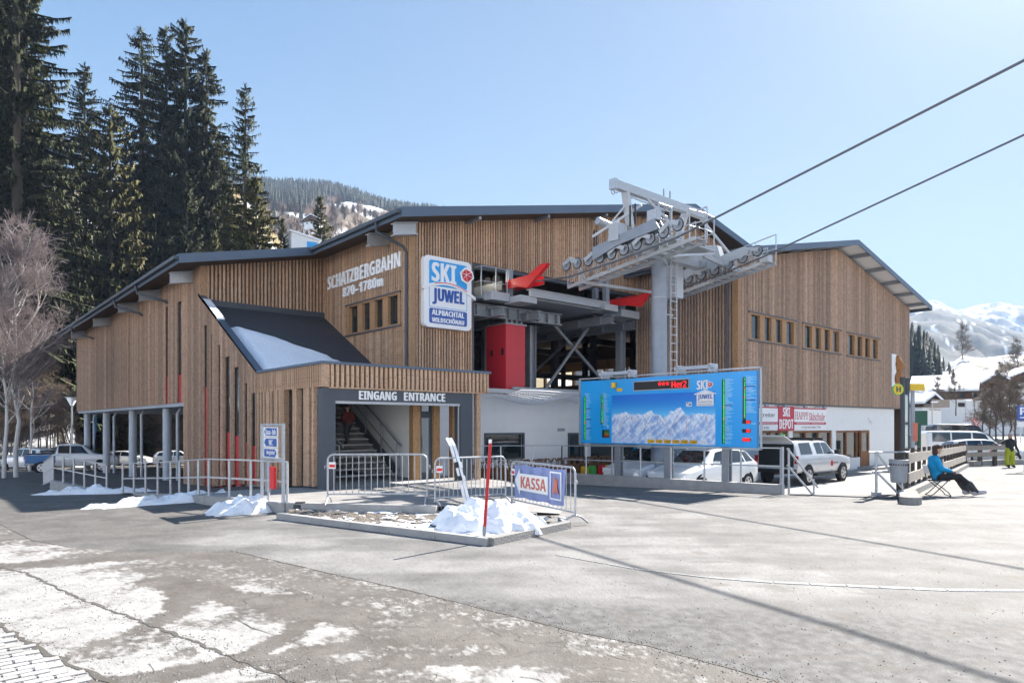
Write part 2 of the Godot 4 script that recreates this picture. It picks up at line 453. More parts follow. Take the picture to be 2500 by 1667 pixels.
func plaza_colour(q: Vector3) -> Color:
	var p := Vector2(q.x, q.z)
	var nb := n_big.get_noise_2d(p.x, p.y)
	var nm := n_mid.get_noise_2d(p.x, p.y)
	var nf := n_fine.get_noise_2d(p.x, p.y)
	var ng := n_grit.get_noise_2d(p.x, p.y)
	var nl := n_long.get_noise_2d(p.x * 0.35 + p.y * 0.2, p.y * 1.6)
	var salt := Color(0.36, 0.352, 0.338)
	if p.x < 3 and p.y > -15.8 and Geometry2D.is_point_in_polygon(p, old_lane):
		var c := Color(0.15, 0.136, 0.123).lerp(Color(0.112, 0.098, 0.085), clampf(0.5 + nm, 0, 1))
		var dry := 0.0
		for s in salts:
			dry = maxf(dry, 1.15 - p.distance_to(Vector2(s.x, s.y)) / s.z)
		dry += 0.55 * nm + 0.25 * nf + 0.2 * nb
		var j := side(p, joint)
		if j > 0: dry = maxf(dry, 0.95 + 0.9 * nm + 0.3 * nf)
		elif p.x < -1.9 and p.x > -8.0: dry = maxf(dry, 1.0 + j / lerpf(1.1, 1.9, smoothstep(-3.0, -5.5, p.x)) + 0.8 * nm + 0.5 * nl + 0.2 * nf)
		for tr in tracks:
			var w: float = tr[1]
			var l: PackedVector2Array = tr[0]
			if p.distance_to(l[l.size() / 2]) < 3.5: dry -= 1.5 * smoothstep(w * 1.6, w * 0.6, seg_d(p, l) + 0.06 * nf)
		if p.distance_to(Vector2(-3.47, -5.87)) < 0.32 + 0.3 * nm or p.distance_to(Vector2(-3.15, -6.08)) < 0.16 + 0.2 * nm or p.distance_to(Vector2(-2.71, -5.65)) < 0.14 + 0.2 * nm: dry -= 0.9
		dry += 0.35 * ng + 0.25 * nf
		return c.lerp(salt, smoothstep(0.0, 0.75, dry)) * (1.0 + 0.14 * nf + 0.2 * ng)
	# newer surface
	var c2 := Color(0.16, 0.156, 0.15) * (1.0 + 0.34 * nl + 0.14 * nm + 0.14 * nb)
	if p.x < 4 and p.y > -18.0: c2 = c2.lerp(salt * 0.72, smoothstep(-0.25, 0.5, nb + nl * 0.6) * 0.75)
	c2 = c2.lerp(Color(0.125, 0.118, 0.108) * (1.0 + 0.3 * nm + 0.2 * nl), smoothstep(-4.2, -6.5, p.x + 0.8 * nb) * smoothstep(-9.5, -11.5, p.y))
	if p.y > -9.5 and p.x > -2.6:   # coarse chippings along the seam
		var edge := -7.4 + 0.16 * p.x
		var k := smoothstep(edge - 0.25, edge + 0.35, p.y + 0.25 * nl)
		c2 = c2.lerp(Color(0.105, 0.103, 0.101) * (1.0 + 0.8 * nf), k * 0.9)
	var stain := smoothstep(0.28, 0.5, n_mid.get_noise_2d(p.x * 0.7 + 31.0, p.y * 1.5))
	if p.x > 1: c2 = c2.lerp(Color(0.12, 0.104, 0.09), stain * 0.6)
	return c2 * (1.0 + 0.22 * ng)
func build_ground() -> void:
	# the country all round
	var b := B.new()
	var pts := []
	var rr := [0.0, 6.0, 12, 18, 24, 30, 38, 46, 55, 66, 80, 110, 160, 260, 500, 1000, 2000, 3600]
	for r in rr.size():
		for a in 73:
			var an := TAU * a / 72.0
			var p := Vector3(sin(an) * rr[r], 0, -cos(an) * rr[r])
			p.y = ground_y(p.x, p.z) if p.z < 0 else YARD - 0.1
			pts.append(p)
	b.grid(pts, 73)
	solo(b, "ground", "far_ground", "grey open ground of the valley floor around the station", "ground", "", Vector3.ZERO, 0.0, "structure")
	# plaza and road: a sheet with its own edges
	var rim := [Vector2(-220, -20), Vector2(-120, -60), Vector2(-48, -78), Vector2(-25, -78), Vector2(-12, -78), Vector2(-9, -60), Vector2(-1.5, -29.0), Vector2(7.5, -18.62), Vector2(10.5, -18.6), Vector2(23.9, -36.2), Vector2(27.0, -38.0), Vector2(60, -70), Vector2(200, -60), Vector2(240, -20)]
	var angs := []
	var a := -84.0
	while a < 84.0:
		angs.append(deg_to_rad(a))
		a += 0.16 if absf(a) < 38.0 else 1.5
	for p in rim: angs.append(atan2(p.x, -p.y))
	angs.sort()
	var reach := PackedFloat32Array()
	for an in angs:
		var dir := Vector2(sin(an), -cos(an))
		var best := 0.0
		for k in rim.size() - 1:
			var hit = Geometry2D.segment_intersects_segment(Vector2.ZERO, dir * 900.0, rim[k], rim[k + 1])
			if hit != null: best = maxf(best, hit.length())
		reach.append(best if best > 0 else 60.0)
	var rows := 420
	pts = []
	for r in rows:
		var f := float(r) / (rows - 1)
		for k in angs.size():
			var top := reach[k]
			var near := minf(26.0, top)
			var d: float = 2.2 * pow(near / 2.2, f / 0.88) if f < 0.88 else lerpf(near, top, (f - 0.88) / 0.12)
			var p := Vector3(sin(angs[k]) * d, 0, -cos(angs[k]) * d)
			p.y = plaza_y(p.x, p.z)
			pts.append(p)
	b = B.new()
	var tints := PackedColorArray()
	for p in pts: tints.append(plaza_colour(p))
	b.grid(pts, angs.size(), 1.0, tints)
	b.col = Color(0.35, 0.34, 0.33)
	for k in angs.size() - 1:
		var p: Vector3 = pts[(rows - 1) * angs.size() + k]
		var q: Vector3 = pts[(rows - 1) * angs.size() + k + 1]
		if p.y > YARD: b.quad(q - Vector3.UP * 0.6, p - Vector3.UP * 0.6, p, q)
	tinted(M.asphalt).albedo_color = Color(1, 1, 1)
	solo(b, "plaza", "asphalt", "patched grey and brown asphalt of the plaza with dried salt", "pavement", "", Vector3.ZERO, 0.0, "structure")
	b = B.new()
	b.col = Color(0.3, 0.29, 0.28)
	b.quad(Vector3(-60, -0.02, 60), Vector3(60, -0.02, 60), Vector3(60, -0.02, 0.2), Vector3(-60, -0.02, 0.2))
	b.quad(Vector3(-60, -0.021, 0.2), Vector3(60, -0.021, 0.2), Vector3(60, -0.021, -3.0), Vector3(-60, -0.021, -3.0))
	solo(b, "road", "asphalt", "plain asphalt road running on behind the plaza", "road", "", Vector3.ZERO, 0.0, "structure")
	# open joints and cracks: ribbons of dark dirt
	b = B.new()
	b.col = Color(0.085, 0.075, 0.064)
	var cr := [[joint, 0.05], [paver_edge, 0.07]]
	var seam := PackedVector2Array()
	for k in range(6, 16): seam.append(old_lane[k])
	cr.append([seam, 0.028])
	var s1 := PackedVector2Array()
	for k in range(1, 5): s1.append(old_lane[k])
	cr.append([s1, 0.03])
	cr.append([PackedVector2Array([Vector2(-2.81, -6.81), Vector2(-2.44, -6.38), Vector2(-2.09, -6.12)]), 0.012])
	for k in 90:   # crazing in the wheel track
		var p := Vector2(R.randf_range(-3.0, 1.3), R.randf_range(-8.0, -4.9))
		if not Geometry2D.is_point_in_polygon(p, old_lane): continue
		var l := PackedVector2Array([p])
		var an := R.randf() * TAU
		for j in 4:
			an += R.randf_range(-0.9, 0.9)
			p += Vector2.from_angle(an) * R.randf_range(0.06, 0.16)
			l.append(p)
		cr.append([l, R.randf_range(0.004, 0.009)])
	for e in cr:
		var l: PackedVector2Array = e[0]
		var w: float = e[1]
		var last := []
		for k in l.size() - 1:
			var steps := maxi(1, int(l[k].distance_to(l[k + 1]) / 0.07))
			for j in steps:
				var p := l[k].lerp(l[k + 1], float(j) / steps)
				var nn := (l[k + 1] - l[k]).normalized().orthogonal()
				var ww := w * R.randf_range(0.25, 1.0) * 0.5
				var o := nn * R.randf_range(-w, w) * 0.45
				var y := plaza_y(p.x, p.y) + 0.004
				var cur := [Vector3(p.x + o.x + nn.x * ww, y, p.y + o.y + nn.y * ww), Vector3(p.x + o.x - nn.x * ww, y, p.y + o.y - nn.y * ww)]
				if last.size(): b.quad(last[1], cur[1], cur[0], last[0])
				last = cur
	var ck := solo(b, "pavement_crack", "plain_tint", "dark cracks and open joints in the old asphalt", "crack", "", Vector3.ZERO, 0.0, "structure")
	ck.set_meta("kind", "structure")
	# loose chippings
	var mm := MultiMesh.new()
	mm.transform_format = MultiMesh.TRANSFORM_3D; mm.use_colors = true
	b = B.new()
	for f in [[Vector3(1, 0, 0), Vector3(0, 0, -1)], [Vector3(0, 0, -1), Vector3(-1, 0, 0)], [Vector3(-1, 0, 0), Vector3(0, 0, 1)], [Vector3(0, 0, 1), Vector3(1, 0, 0)]]:
		b.tri(f[0], f[1], Vector3(0.1, 0.8, 0.1)); b.tri(f[1], f[0], Vector3(0, -0.3, 0))
	mm.mesh = b.mesh(M.plain_tint)
	var tr := []
	while tr.size() < 3600:
		var d := 4.8 * pow(2.2, R.randf())
		var x := R.randf_range(-0.78, 0.78) * d
		var p := Vector2(x, -d)
		var dj := minf(seg_d(p, joint), minf(seg_d(p, paver_edge), seg_d(p, seam)))
		if R.randf() > 0.03 + 0.95 * exp(-dj * 7.0): continue
		var s := R.randf_range(0.004, 0.011)
		tr.append(Transform3D(Basis(Vector3.UP, R.randf() * TAU).scaled(Vector3(s, s * 0.8, s)), Vector3(x, plaza_y(x, -d) + s * 0.2, -d)))
	mm.instance_count = tr.size()
	for k in tr.size():
		mm.set_instance_transform(k, tr[k])
		var g := R.randf_range(0.06, 0.4)
		mm.set_instance_color(k, Color(g, g * 0.96, g * 0.9))
	var mi := MultiMeshInstance3D.new()
	mi.name = "gravel"; mi.multimesh = mm; add_child(mi)
	tag(mi, "loose grey grit scattered along the asphalt joints", "gravel", "", "stuff")
	# block paving in the corner
	var pv := Node3D.new()
	pv.name = "block_paving"; add_child(pv)
	tag(pv, "light grey concrete block paving at the edge of the old asphalt", "paving", "", "structure")
	var kinds := []
	for k in 4:
		b = B.new()
		var g: float = [0.42, 0.47, 0.5, 0.38][k]
		b.col = Color(g, g * 0.975, g * 0.94)
		var t := 0.006
		var hx := 0.096
		var hz := 0.046
		b.quad(Vector3(-hx + t, 0.05, hz - t), Vector3(hx - t, 0.05, hz - t), Vector3(hx - t, 0.05, -hz + t), Vector3(-hx + t, 0.05, -hz + t), Vector2(k * 0.3, 0), Vector2(k * 0.3 + 0.2, 0.1))
		for e in [[Vector3(-hx, 0, hz), Vector3(hx, 0, hz), Vector3(hx - t, 0.05, hz - t), Vector3(-hx + t, 0.05, hz - t)], [Vector3(hx, 0, hz), Vector3(hx, 0, -hz), Vector3(hx - t, 0.05, -hz + t), Vector3(hx - t, 0.05, hz - t)], [Vector3(hx, 0, -hz), Vector3(-hx, 0, -hz), Vector3(-hx + t, 0.05, -hz + t), Vector3(hx - t, 0.05, -hz + t)], [Vector3(-hx, 0, -hz), Vector3(-hx, 0, hz), Vector3(-hx + t, 0.05, hz - t), Vector3(-hx + t, 0.05, -hz + t)]]:
			b.quad(e[0], e[1], e[2], e[3])
		kinds.append(b.mesh(M.asphalt))
	var turn := 0.72
	for r in range(-16, 24):
		for c in range(-20, 12):
			var l := Vector2(c * 0.2 + (0.1 if r % 2 else 0.0), r * 0.1)
			var p := Vector2(-3.9, -5.35) + l.rotated(-turn) * 1.0
			if p.x < -5.7 or p.y > -4.4: continue
			if side(p, paver_edge) < 0.11 or p.x / p.y > 0.95: continue
			var o := hang(kinds[R.randi() % 4], "paver", pv)
			o.position = Vector3(p.x, plaza_y(p.x, p.y) - 0.036 + R.randf_range(-0.003, 0.002), p.y)
			o.rotation = Vector3(R.randf_range(-0.01, 0.01), turn + R.randf_range(-0.02, 0.02), R.randf_range(-0.01, 0.01))
	# flush white kerb line across the plaza
	var wl := PackedVector2Array([Vector2(0.63, -9.94), Vector2(1.6, -8.97), Vector2(2.43, -8.46), Vector2(3.14, -8.2), Vector2(3.94, -8.03), Vector2(4.98, -7.82), Vector2(5.85, -7.8), Vector2(6.73, -7.82), Vector2(9.0, -8.0)])
	var ks := Node3D.new()
	ks.name = "kerb_line"; add_child(ks)
	tag(ks, "flush line of pale kerb stones curving across the plaza", "kerb", "", "structure")
	for k in wl.size() - 1:
		var nseg := maxi(1, roundi(wl[k].distance_to(wl[k + 1]) / 0.42))
		for j in nseg:
			var p := wl[k].lerp(wl[k + 1], (j + 0.02) / nseg)
			var q := wl[k].lerp(wl[k + 1], (j + 0.975) / nseg)
			var wd := lerpf(0.03, 0.1, smoothstep(1.2, 3.6, p.x))
			b = B.new()
			var g := R.randf_range(0.42, 0.5) * lerpf(0.75, 1.0, smoothstep(2.5, 4.0, p.x))
			b.col = Color(g, g * 0.99, g * 0.965)
			b.bar(Vector3(p.x, -0.012, p.y), Vector3(q.x, -0.012, q.y), wd, 0.04)
			part(b, "kerb_stone", "asphalt", ks)

# ---------- station building
var wood_meshes := {}
var wood_tone := Color(0.58, 0.36, 0.2)
func tone(base := Color(-1, 0, 0), spread := 0.26) -> Color:
	if base.r < 0: base = wood_tone
	var k := 1.0 + R.randf_range(-spread, spread)
	var w := R.randf_range(-0.04, 0.04)
	return Color(base.r * k, base.g * k * (1.0 + w), base.b * k * (1.0 + 2.0 * w))
func along(l: Array, a: float) -> float:   # piecewise straight profile [[a, y], ...]
	for k in l.size() - 1:
		if a <= l[k + 1][0]: return lerpf(l[k][1], l[k + 1][1], clampf((a - l[k][0]) / maxf(1e-4, l[k + 1][0] - l[k][0]), 0, 1))
	return l[-1][1]
# a wall clad in upright battens: backing as one sheet, battens as parts of it (single) or joined
func clad(parent: Node, called: String, at: Vector3, turn: float, a0: float, a1: float, low: Array, top: Array, holes: Array, single: bool, deep := 0.06, pitch := 0.12, wide := 0.066) -> MeshInstance3D:
	var count := roundi((a1 - a0) / pitch)
	var sp := (a1 - a0) / count
	var back := B.new()
	var joined := B.new()
	var q := Transform3D(Basis(Vector3.UP, turn), at)
	var list := []
	for k in count:
		var a := a0 + (k + 0.5) * sp
		var segs := [[along(low, a), along(top, a)]]
		for h in holes:
			if a < h[0] or a > h[1]: continue
			var next := []
			for s in segs:
				if h[3] <= s[0] or h[2] >= s[1]: next.append(s); continue
				if h[2] > s[0] + 0.02: next.append([s[0], h[2]])
				if h[3] < s[1] - 0.02: next.append([h[3], s[1]])
			segs = next
		for s in segs:
			if s[1] - s[0] < 0.03: continue
			var l0 := q * Vector3(a - sp * 0.5, s[0], 0)
			var r0 := q * Vector3(a + sp * 0.5, s[0], 0)
			var hh = Vector3.UP * (s[1] - s[0])
			var bk := q.basis.z * -0.14
			back.quad(l0, r0, r0 + hh, l0 + hh)
			back.quad(r0 + bk, l0 + bk, l0 + hh + bk, r0 + hh + bk)
			list.append([a, s[0], s[1]])
			if not single:
				joined.col = tone() * (1.0 + 0.22 * n_big.get_noise_2d(a * 1.3, at.x + at.z)); joined.uo = Vector2(R.randf(), R.randf() * 9.0)
				joined.box(q * Vector3(a, (s[0] + s[1]) * 0.5, deep * 0.5 + 0.002), Vector3(wide, s[1] - s[0], deep), q.basis)
	var o := part(back, called, "wood_backing", parent)
	if single:
		for e in list:
			var ln := snappedf(e[2] - e[1], 0.02)
			var key := "%d %.2f %.3f %.3f" % [R.randi() % 3, ln, wide, deep]
			if not wood_meshes.has(key):
				var b := B.new()
				b.col = tone(); b.uo = Vector2(R.randf(), R.randf() * 9.0)
				b.box(Vector3(0, ln * 0.5, 0), Vector3(wide, ln, deep))
				wood_meshes[key] = b.mesh(M.wood)
			var c := hang(wood_meshes[key], "batten", o)
			c.transform = Transform3D(q.basis, q * Vector3(e[0], e[1], deep * 0.5 + 0.002))
	elif joined.v.size():
		part(joined, "batten_cladding", "wood", o).set_meta("kind", "stuff")
	return o
# a band window of four panes between broad timber posts
func band_window(parent: Node, at: Vector3, turn: float, a0: float, a1: float, y0: float, y1: float) -> void:
	var q := Transform3D(Basis(Vector3.UP, turn), at)
	var b := B.new()
	var w := (a1 - a0) / 8.6
	b.col = tone(Color(0.5, 0.31, 0.17), 0.08)
	for k in 5:
		var c := a0 + w * 0.25 + k * w * 2.02
		var ww := w * (0.42 if k == 0 or k == 4 else 0.8)
		b.uo = Vector2(R.randf(), R.randf())
		b.box(q * Vector3(c + (0.0 if k == 0 else 0.03), (y0 + y1) * 0.5, -0.02), Vector3(ww, y1 - y0 - 0.02, 0.16), q.basis)
	b.box(q * Vector3((a0 + a1) * 0.5, y1 - 0.03, 0.0), Vector3(a1 - a0, 0.06, 0.17), q.basis)
	b.box(q * Vector3((a0 + a1) * 0.5, y0 + 0.03, 0.0), Vector3(a1 - a0, 0.06, 0.17), q.basis)
	var o := part(b, "window", "wood", parent)
	b = B.new()
	b.box(q * Vector3((a0 + a1) * 0.5, y1 + 0.025, 0.05), Vector3(a1 - a0 + 0.1, 0.05, 0.14), q.basis)
	b.box(q * Vector3((a0 + a1) * 0.5, y0 - 0.025, 0.05), Vector3(a1 - a0 + 0.1, 0.05, 0.14), q.basis)
	part(b, "sill", "anthracite", o)
	for k in 4:
		b = B.new()
		var c := a0 + w * 0.25 + (k + 0.5) * w * 2.02
		b.box(q * Vector3(c, (y0 + y1) * 0.5, -0.06), Vector3(w * 1.4, y1 - y0 - 0.12, 0.012), q.basis)
		part(b, "pane", "tinted_glass", o)
func main_roof(x: float) -> float:   # top of the main roof
	return 8.88 + 0.2175 * (minf(x, 40.4 - x) - 3.9)
func wing_roof(x: float) -> float:
	return 10.76 - 0.2026 * absf(x - 26.2)
func platform_y(z: float) -> float:
	return along([[-40.0, -1.25], [-30.0, -0.95], [-16.0, -0.72], [-9.4, -0.42], [-6.0, -0.1], [-3.1, 0.05], [-1.0, 0.2], [0.5, 0.22], [20.0, 0.22]], z)
func gutter(parent: Node, pts: Array, pipe: Array) -> void:
	var b := B.new()
	for k in pts.size() - 1: b.bar(pts[k], pts[k + 1], 0.14, 0.12)
	part(b, "gutter", "anthracite", parent)
	if pipe.size():
		b = B.new()
		b.tube(pipe, 0.055, 10)
		part(b, "downpipe", "anthracite", parent)
func build_station() -> void:
	var s := in_station("station_building", "large timber-clad cable car station with dark steel roofs and a glazed entrance", "building")
	var L := -PI / 2   # walls that face -x: their own x axis runs along +z
	var b: B
	# --- long side wall x = 0 (a runs along z)
	var roof_at_0 := main_roof(0) - 0.3
	var slits := [[-24.78, -24.6, 2.76, 6.9], [-26.5, -26.4, 2.76, 6.5], [-21.3, -21.2, 2.76, 6.6], [-17.3, -17.0, 2.76, 6.8], [-14.7, -14.3, 2.76, 6.8], [-12.9, -12.4, 2.76, 6.77], [-9.6, -9.2, -0.4, 5.47], [-8.78, -8.58, -0.4, 5.1], [-8.0, -7.78, -0.3, 4.64], [-7.25, -6.8, -0.2, 4.17], [-6.48, -5.95, -0.1, 3.76], [-5.5, -5.28, 0.0, 3.2], [-4.95, -4.6, 0.05, 2.87]]
	wood_tone = Color(0.6, 0.42, 0.305)
	var lw := clad(s, "side_wall", Vector3(0, 0, 0), L, -36.0, -4.42, [[-36, 2.76], [-12.1, 2.76], [-12.09, -0.5], [-9.4, -0.36], [-6, -0.02], [-4.4, 0.06]], [[-36, roof_at_0], [-10.1, roof_at_0], [-10.07, 6.6], [-4.4, 3.5]], slits, false)
	for h in slits:
		var red_top := lerpf(h[2], h[3], 0.28 if h[0] < -10 else (0.62 if h[0] < -9 else (0.5 if h[0] < -7.5 else 0.42)))
		b = B.new()
		b.quad(Vector3(0.012, red_top, h[0] - 0.02), Vector3(0.012, red_top, h[1] + 0.02), Vector3(0.012, h[3], h[1] + 0.02), Vector3(0.012, h[3], h[0] - 0.02))
		part(b, "slit_window", "dark_glass", lw)
		b = B.new()
		b.quad(Vector3(0.01, h[2], h[0] - 0.02), Vector3(0.01, h[2], h[1] + 0.02), Vector3(0.01, red_top, h[1] + 0.02), Vector3(0.01, red_top, h[0] - 0.02))
		part(b, "red_panel", "red_paint", lw)
	# lower wall by the entrance: fascia battens over broad fins and glass
	wood_tone = Color(0.68, 0.465, 0.315)
	clad(s, "side_fascia", Vector3.ZERO, L, -4.42, -0.02, [[-5, 2.87], [0, 2.87]], [[-5, 3.46], [0, 3.46]], [], true, 0.06, 0.135, 0.078)
	b = B.new()
	for z in [-4.32, -4.1, -3.86, -3.62, -3.5, -3.3, -3.02, -2.9, -2.66, -2.54, -2.42, -1.72, -1.58, -1.02, -0.9, -0.78, -0.5]:
		var f := B.new()
		f.col = tone(wood_tone, 0.14); f.uo = Vector2(R.randf(), R.randf())
		var y0 := platform_y(z) + 0.06
		f.b2(Vector3(-0.06, y0, z - 0.055), Vector3(0.1, 2.87, z + 0.055))
		part(f, "timber_fin", "wood", s)
	b.b2(Vector3(0.11, 0.1, -4.4), Vector3(0.125, 2.87, -0.34))
	part(b, "side_glazing", "tinted_glass", s)
	b = B.new()
	b.b2(Vector3(0.13, 0.35, -2.5), Vector3(0.16, 1.15, -1.7)); b.b2(Vector3(0.13, 0.35, -1.45), Vector3(0.16, 1.3, -0.6))
	part(b, "poster", "green_sign", s)
	b = B.new()
	b.b2(Vector3(0.13, 0.5, -2.45), Vector3(0.165, 0.85, -1.75))
	part(b, "poster", "white", s)
	b = B.new()
	b.b2(Vector3(0.02, 2.62, -36.0), Vector3(8.2, 2.76, -12.1))
	b.b2(Vector3(0.02, 2.4, -12.1), Vector3(0.3, 2.76, -11.9))
	part(b, "soffit", "column_grey", s)
	b = B.new()   # end of the ground floor under the long hall
	b.b2(Vector3(0.14, -1.0, -12.3), Vector3(5.0, 2.62, -12.1)); b.b2(Vector3(8.0, -1.9, -36), Vector3(8.2, 2.62, -12.3)); b.b2(Vector3(5.0, -1.2, -12.3), Vector3(8.0, 2.62, -12.1))
	part(b, "ground_floor_wall", "render_white", s)
	b = B.new()
	b.b2(Vector3(0.3, 2.15, -12.09), Vector3(1.7, 2.45, -12.05))
	part(b, "wall_panel", "column_grey", s)
	for c in [[-35.4, 0.19], [-29.35, 0.19], [-22.84, 0.185], [-16.41, 0.18]]:
		b = B.new()
		b.cyl(Vector3(0.45, platform_y(c[0]) - 0.4, c[0]), Vector3(0.45, 2.64, c[0]), c[1], 24)
		part(b, "round_column", "column_grey", s)
		b = B.new()
		b.tube([Vector3(0.9, 2.64, c[0] + 0.55), Vector3(0.72, 2.35, c[0] + 0.6), Vector3(0.72, platform_y(c[0]) - 0.3, c[0] + 0.6)], 0.07, 10)
		part(b, "drain_pipe", "column_grey", s)
	# --- entrance front
	clad(s, "entrance_fascia", Vector3.ZERO, 0.0, 0.16, 5.36, [[0, 2.88], [6, 2.88]], [[0, 3.46], [6, 3.46]], [], true, 0.06, 0.143, 0.08)
	b = B.new()
	b.col = tone(wood_tone, 0.03)
	b.b2(Vector3(-0.06, 2.87, -0.02), Vector3(0.15, 3.455, 0.06))
	b.uo = Vector2(0.3, 0.6)
	b.b2(Vector3(5.36, 2.87, -3.4), Vector3(5.44, 3.455, 0.06))
	b.b2(Vector3(5.05, 0.215, -0.2), Vector3(5.2, 2.87, -0.04))
	b.b2(Vector3(0.15, 2.84, -0.06), Vector3(5.3, 2.878, 0.05))
	part(b, "corner_board", "wood", s)
	b = B.new()
	b.b2(Vector3(-0.09, 3.46, -4.36), Vector3(0.14, 3.53, 0.1)); b.b2(Vector3(0.14, 3.46, -0.14), Vector3(5.5, 3.53, 0.1)); b.b2(Vector3(5.26, 3.46, -3.4), Vector3(5.5, 3.53, -0.14))
	b.prism(PackedVector2Array([Vector2(4.36, 3.46), Vector2(4.36, 3.53), Vector2(10.12, 6.72), Vector2(10.12, 6.62)]), -0.14, 0.09, Transform3D(Basis(Vector3(0, 0, -1), Vector3.UP, Vector3(-1, 0, 0)), Vector3.ZERO))
	part(b, "parapet_cap", "roof_steel", s)
	b = B.new()
	b.b2(Vector3(0.14, 3.2, -4.9), Vector3(5.26, 3.34, -0.14))
	b.prism(PackedVector2Array([Vector2(4.6, 3.2), Vector2(4.6, 3.34), Vector2(10.1, 6.36), Vector2(10.1, 6.2)]), -4.88, -0.14, Transform3D(Basis(Vector3(0, 0, -1), Vector3.UP, Vector3(-1, 0, 0)), Vector3.ZERO))
	b.prism(PackedVector2Array([Vector2(4.4, 3.3), Vector2(4.4, 3.5), Vector2(10.1, 6.66), Vector2(10.1, 6.3)]), -0.19, -0.14, Transform3D(Basis(Vector3(0, 0, -1), Vector3.UP, Vector3(-1, 0, 0)), Vector3.ZERO))
	b.b2(Vector3(0.14, 6.3, -10.06), Vector3(4.88, 6.52, -9.98))
	part(b, "sloping_roof", "dark_membrane", s)
	b = B.new()
	b.prism(PackedVector2Array([Vector2(8.0, 5.47), Vector2(8.0, 5.6), Vector2(9.55, 6.46), Vector2(9.55, 6.33)]), -0.16, 0.1, Transform3D(Basis(Vector3(0, 0, -1), Vector3.UP, Vector3(-1, 0, 0)), Vector3.ZERO))
	part(b, "skylight", "lamp_clear", s)
	# dark entrance frame
	b = B.new()
	b.b2(Vector3(0.0, 0.2, -0.34), Vector3(0.36, 2.84, -0.03)); b.b2(Vector3(4.42, 0.2, -0.34), Vector3(4.88, 2.84, -0.03)); b.b2(Vector3(0.36, 2.52, -0.34), Vector3(4.42, 2.84, -0.03))
	part(b, "entrance_frame", "anthracite", s)
	b = B.new()
	b.b2(Vector3(0.36, 2.45, -0.3), Vector3(4.42, 2.518, -0.05))
	b.b2(Vector3(4.37, 0.3, -0.12), Vector3(4.41, 2.45, -0.08))
	part(b, "door_track", "galvanised", s)
	b = B.new()
	b.b2(Vector3(0.3, 3.05, -9.9), Vector3(5.3, 3.17, -0.3)) if false else b.b2(Vector3(0.16, 2.85, -3.3), Vector3(5.3, 3.0, -0.36))
	b.b2(Vector3(3.45, 0.28, -9.0), Vector3(3.65, 3.1, -1.3))
	b.b2(Vector3(3.3, 3.02, -9.0), Vector3(4.9, 3.2, -3.4))
	part(b, "inner_wall", "render_white", s)
	b = B.new()   # lobby floor
	b.b2(Vector3(0.13, -0.3, -9.9), Vector3(5.2, 0.216, -0.02))
	part(b, "lobby_floor", "concrete", s)
	for k in 15:   # stairs climbing away under the sloping roof
		var st := B.new()
		var y := 0.22 + 0.175 * (k + 1)
		var z := -1.9 - 0.28 * k
		st.b2(Vector3(0.42, y - 0.045, z - 0.3), Vector3(3.3, y, z))
		part(st, "stair_tread", "concrete", s)
	b = B.new()
	for x in [0.38, 3.32]: b.bar(Vector3(x, 0.42, -1.8), Vector3(x, 2.95, -6.0), 0.05, 0.26)
	part(b, "stair_stringer", "anthracite", s)
	for x in [1.35, 3.3]:
		b = B.new()
		b.tube([Vector3(x, 1.25, -1.55), Vector3(x, 1.4, -1.85), Vector3(x, 3.75, -5.7)], 0.03, 8)
		b.tube([Vector3(x, 0.95, -1.85), Vector3(x, 3.3, -5.7)], 0.02, 6)
		for k in 4: b.cyl(Vector3(x, 0.35 + 0.625 * k, -1.75 - k * 1.0), Vector3(x, 1.36 + 0.61 * k, -1.8 - k * 1.0), 0.022, 8)
		part(b, "stair_handrail", "steel_grey", s)
	# glazed side of the lobby with timber posts, open to the yard
	for z in [-1.25, -2.3, -3.3]:
		b = B.new()
		b.col = tone(Color(0.5, 0.32, 0.17), 0.05)
		b.b2(Vector3(4.94, 0.215, z - 0.1), Vector3(5.12, 2.86, z + 0.1))
		part(b, "lobby_post", "wood", s)
	b = B.new()
	b.col = tone(Color(0.52, 0.33, 0.17), 0.05)
	b.b2(Vector3(3.42, 0.215, -1.3), Vector3(3.68, 2.84, -1.08)); b.b2(Vector3(4.18, 0.215, -1.3), Vector3(4.4, 2.84, -1.08))
	part(b, "lobby_post", "wood", s)
	b = B.new()
	b.b2(Vector3(3.7, 0.215, -1.26), Vector3(3.78, 2.5, -1.18)); b.b2(Vector3(4.1, 0.215, -1.26), Vector3(4.18, 2.5, -1.18)); b.b2(Vector3(3.78, 2.1, -1.26), Vector3(4.1, 2.3, -1.18)); b.b2(Vector3(3.78, 0.215, -1.26), Vector3(4.1, 0.42, -1.18))
	var dr := part(b, "lobby_door", "anthracite", s)
	b = B.new()
	b.b2(Vector3(3.78, 0.42, -1.225), Vector3(4.1, 2.1, -1.215))
	part(b, "pane", "glass", dr)
	b = B.new()
	b.b2(Vector3(3.8, 1.25, -1.17), Vector3(3.83, 1.45, -1.12))
	part(b, "handle", "galvanised", dr)
	# --- upper wall behind the sloping roof and the lettered wall
	clad(s, "upper_wall", Vector3(0, 0, -10.07), 0.0, 0.02, 4.88, [[0, 6.2], [5, 6.2]], [[0, main_roof(0) - 0.3], [4.9, main_roof(4.9) - 0.3]], [], true, 0.06, 0.143, 0.08)
	var win := [-8.09, -4.1, 5.38, 6.52]
	clad(s, "lettered_wall", Vector3(4.9, 0, 0), L, -10.05, -3.46, [[-10.1, 6.1], [-4.7, 3.2], [-3.4, 3.2]], [[-11, main_roof(4.9) - 0.3], [0, main_roof(4.9) - 0.3]], [win], true)
	band_window(s, Vector3(4.9, 0, 0), L, win[0], win[1], win[2], win[3])
	b = B.new()
	b.col = tone(Color(0.52, 0.32, 0.18), 0.04)
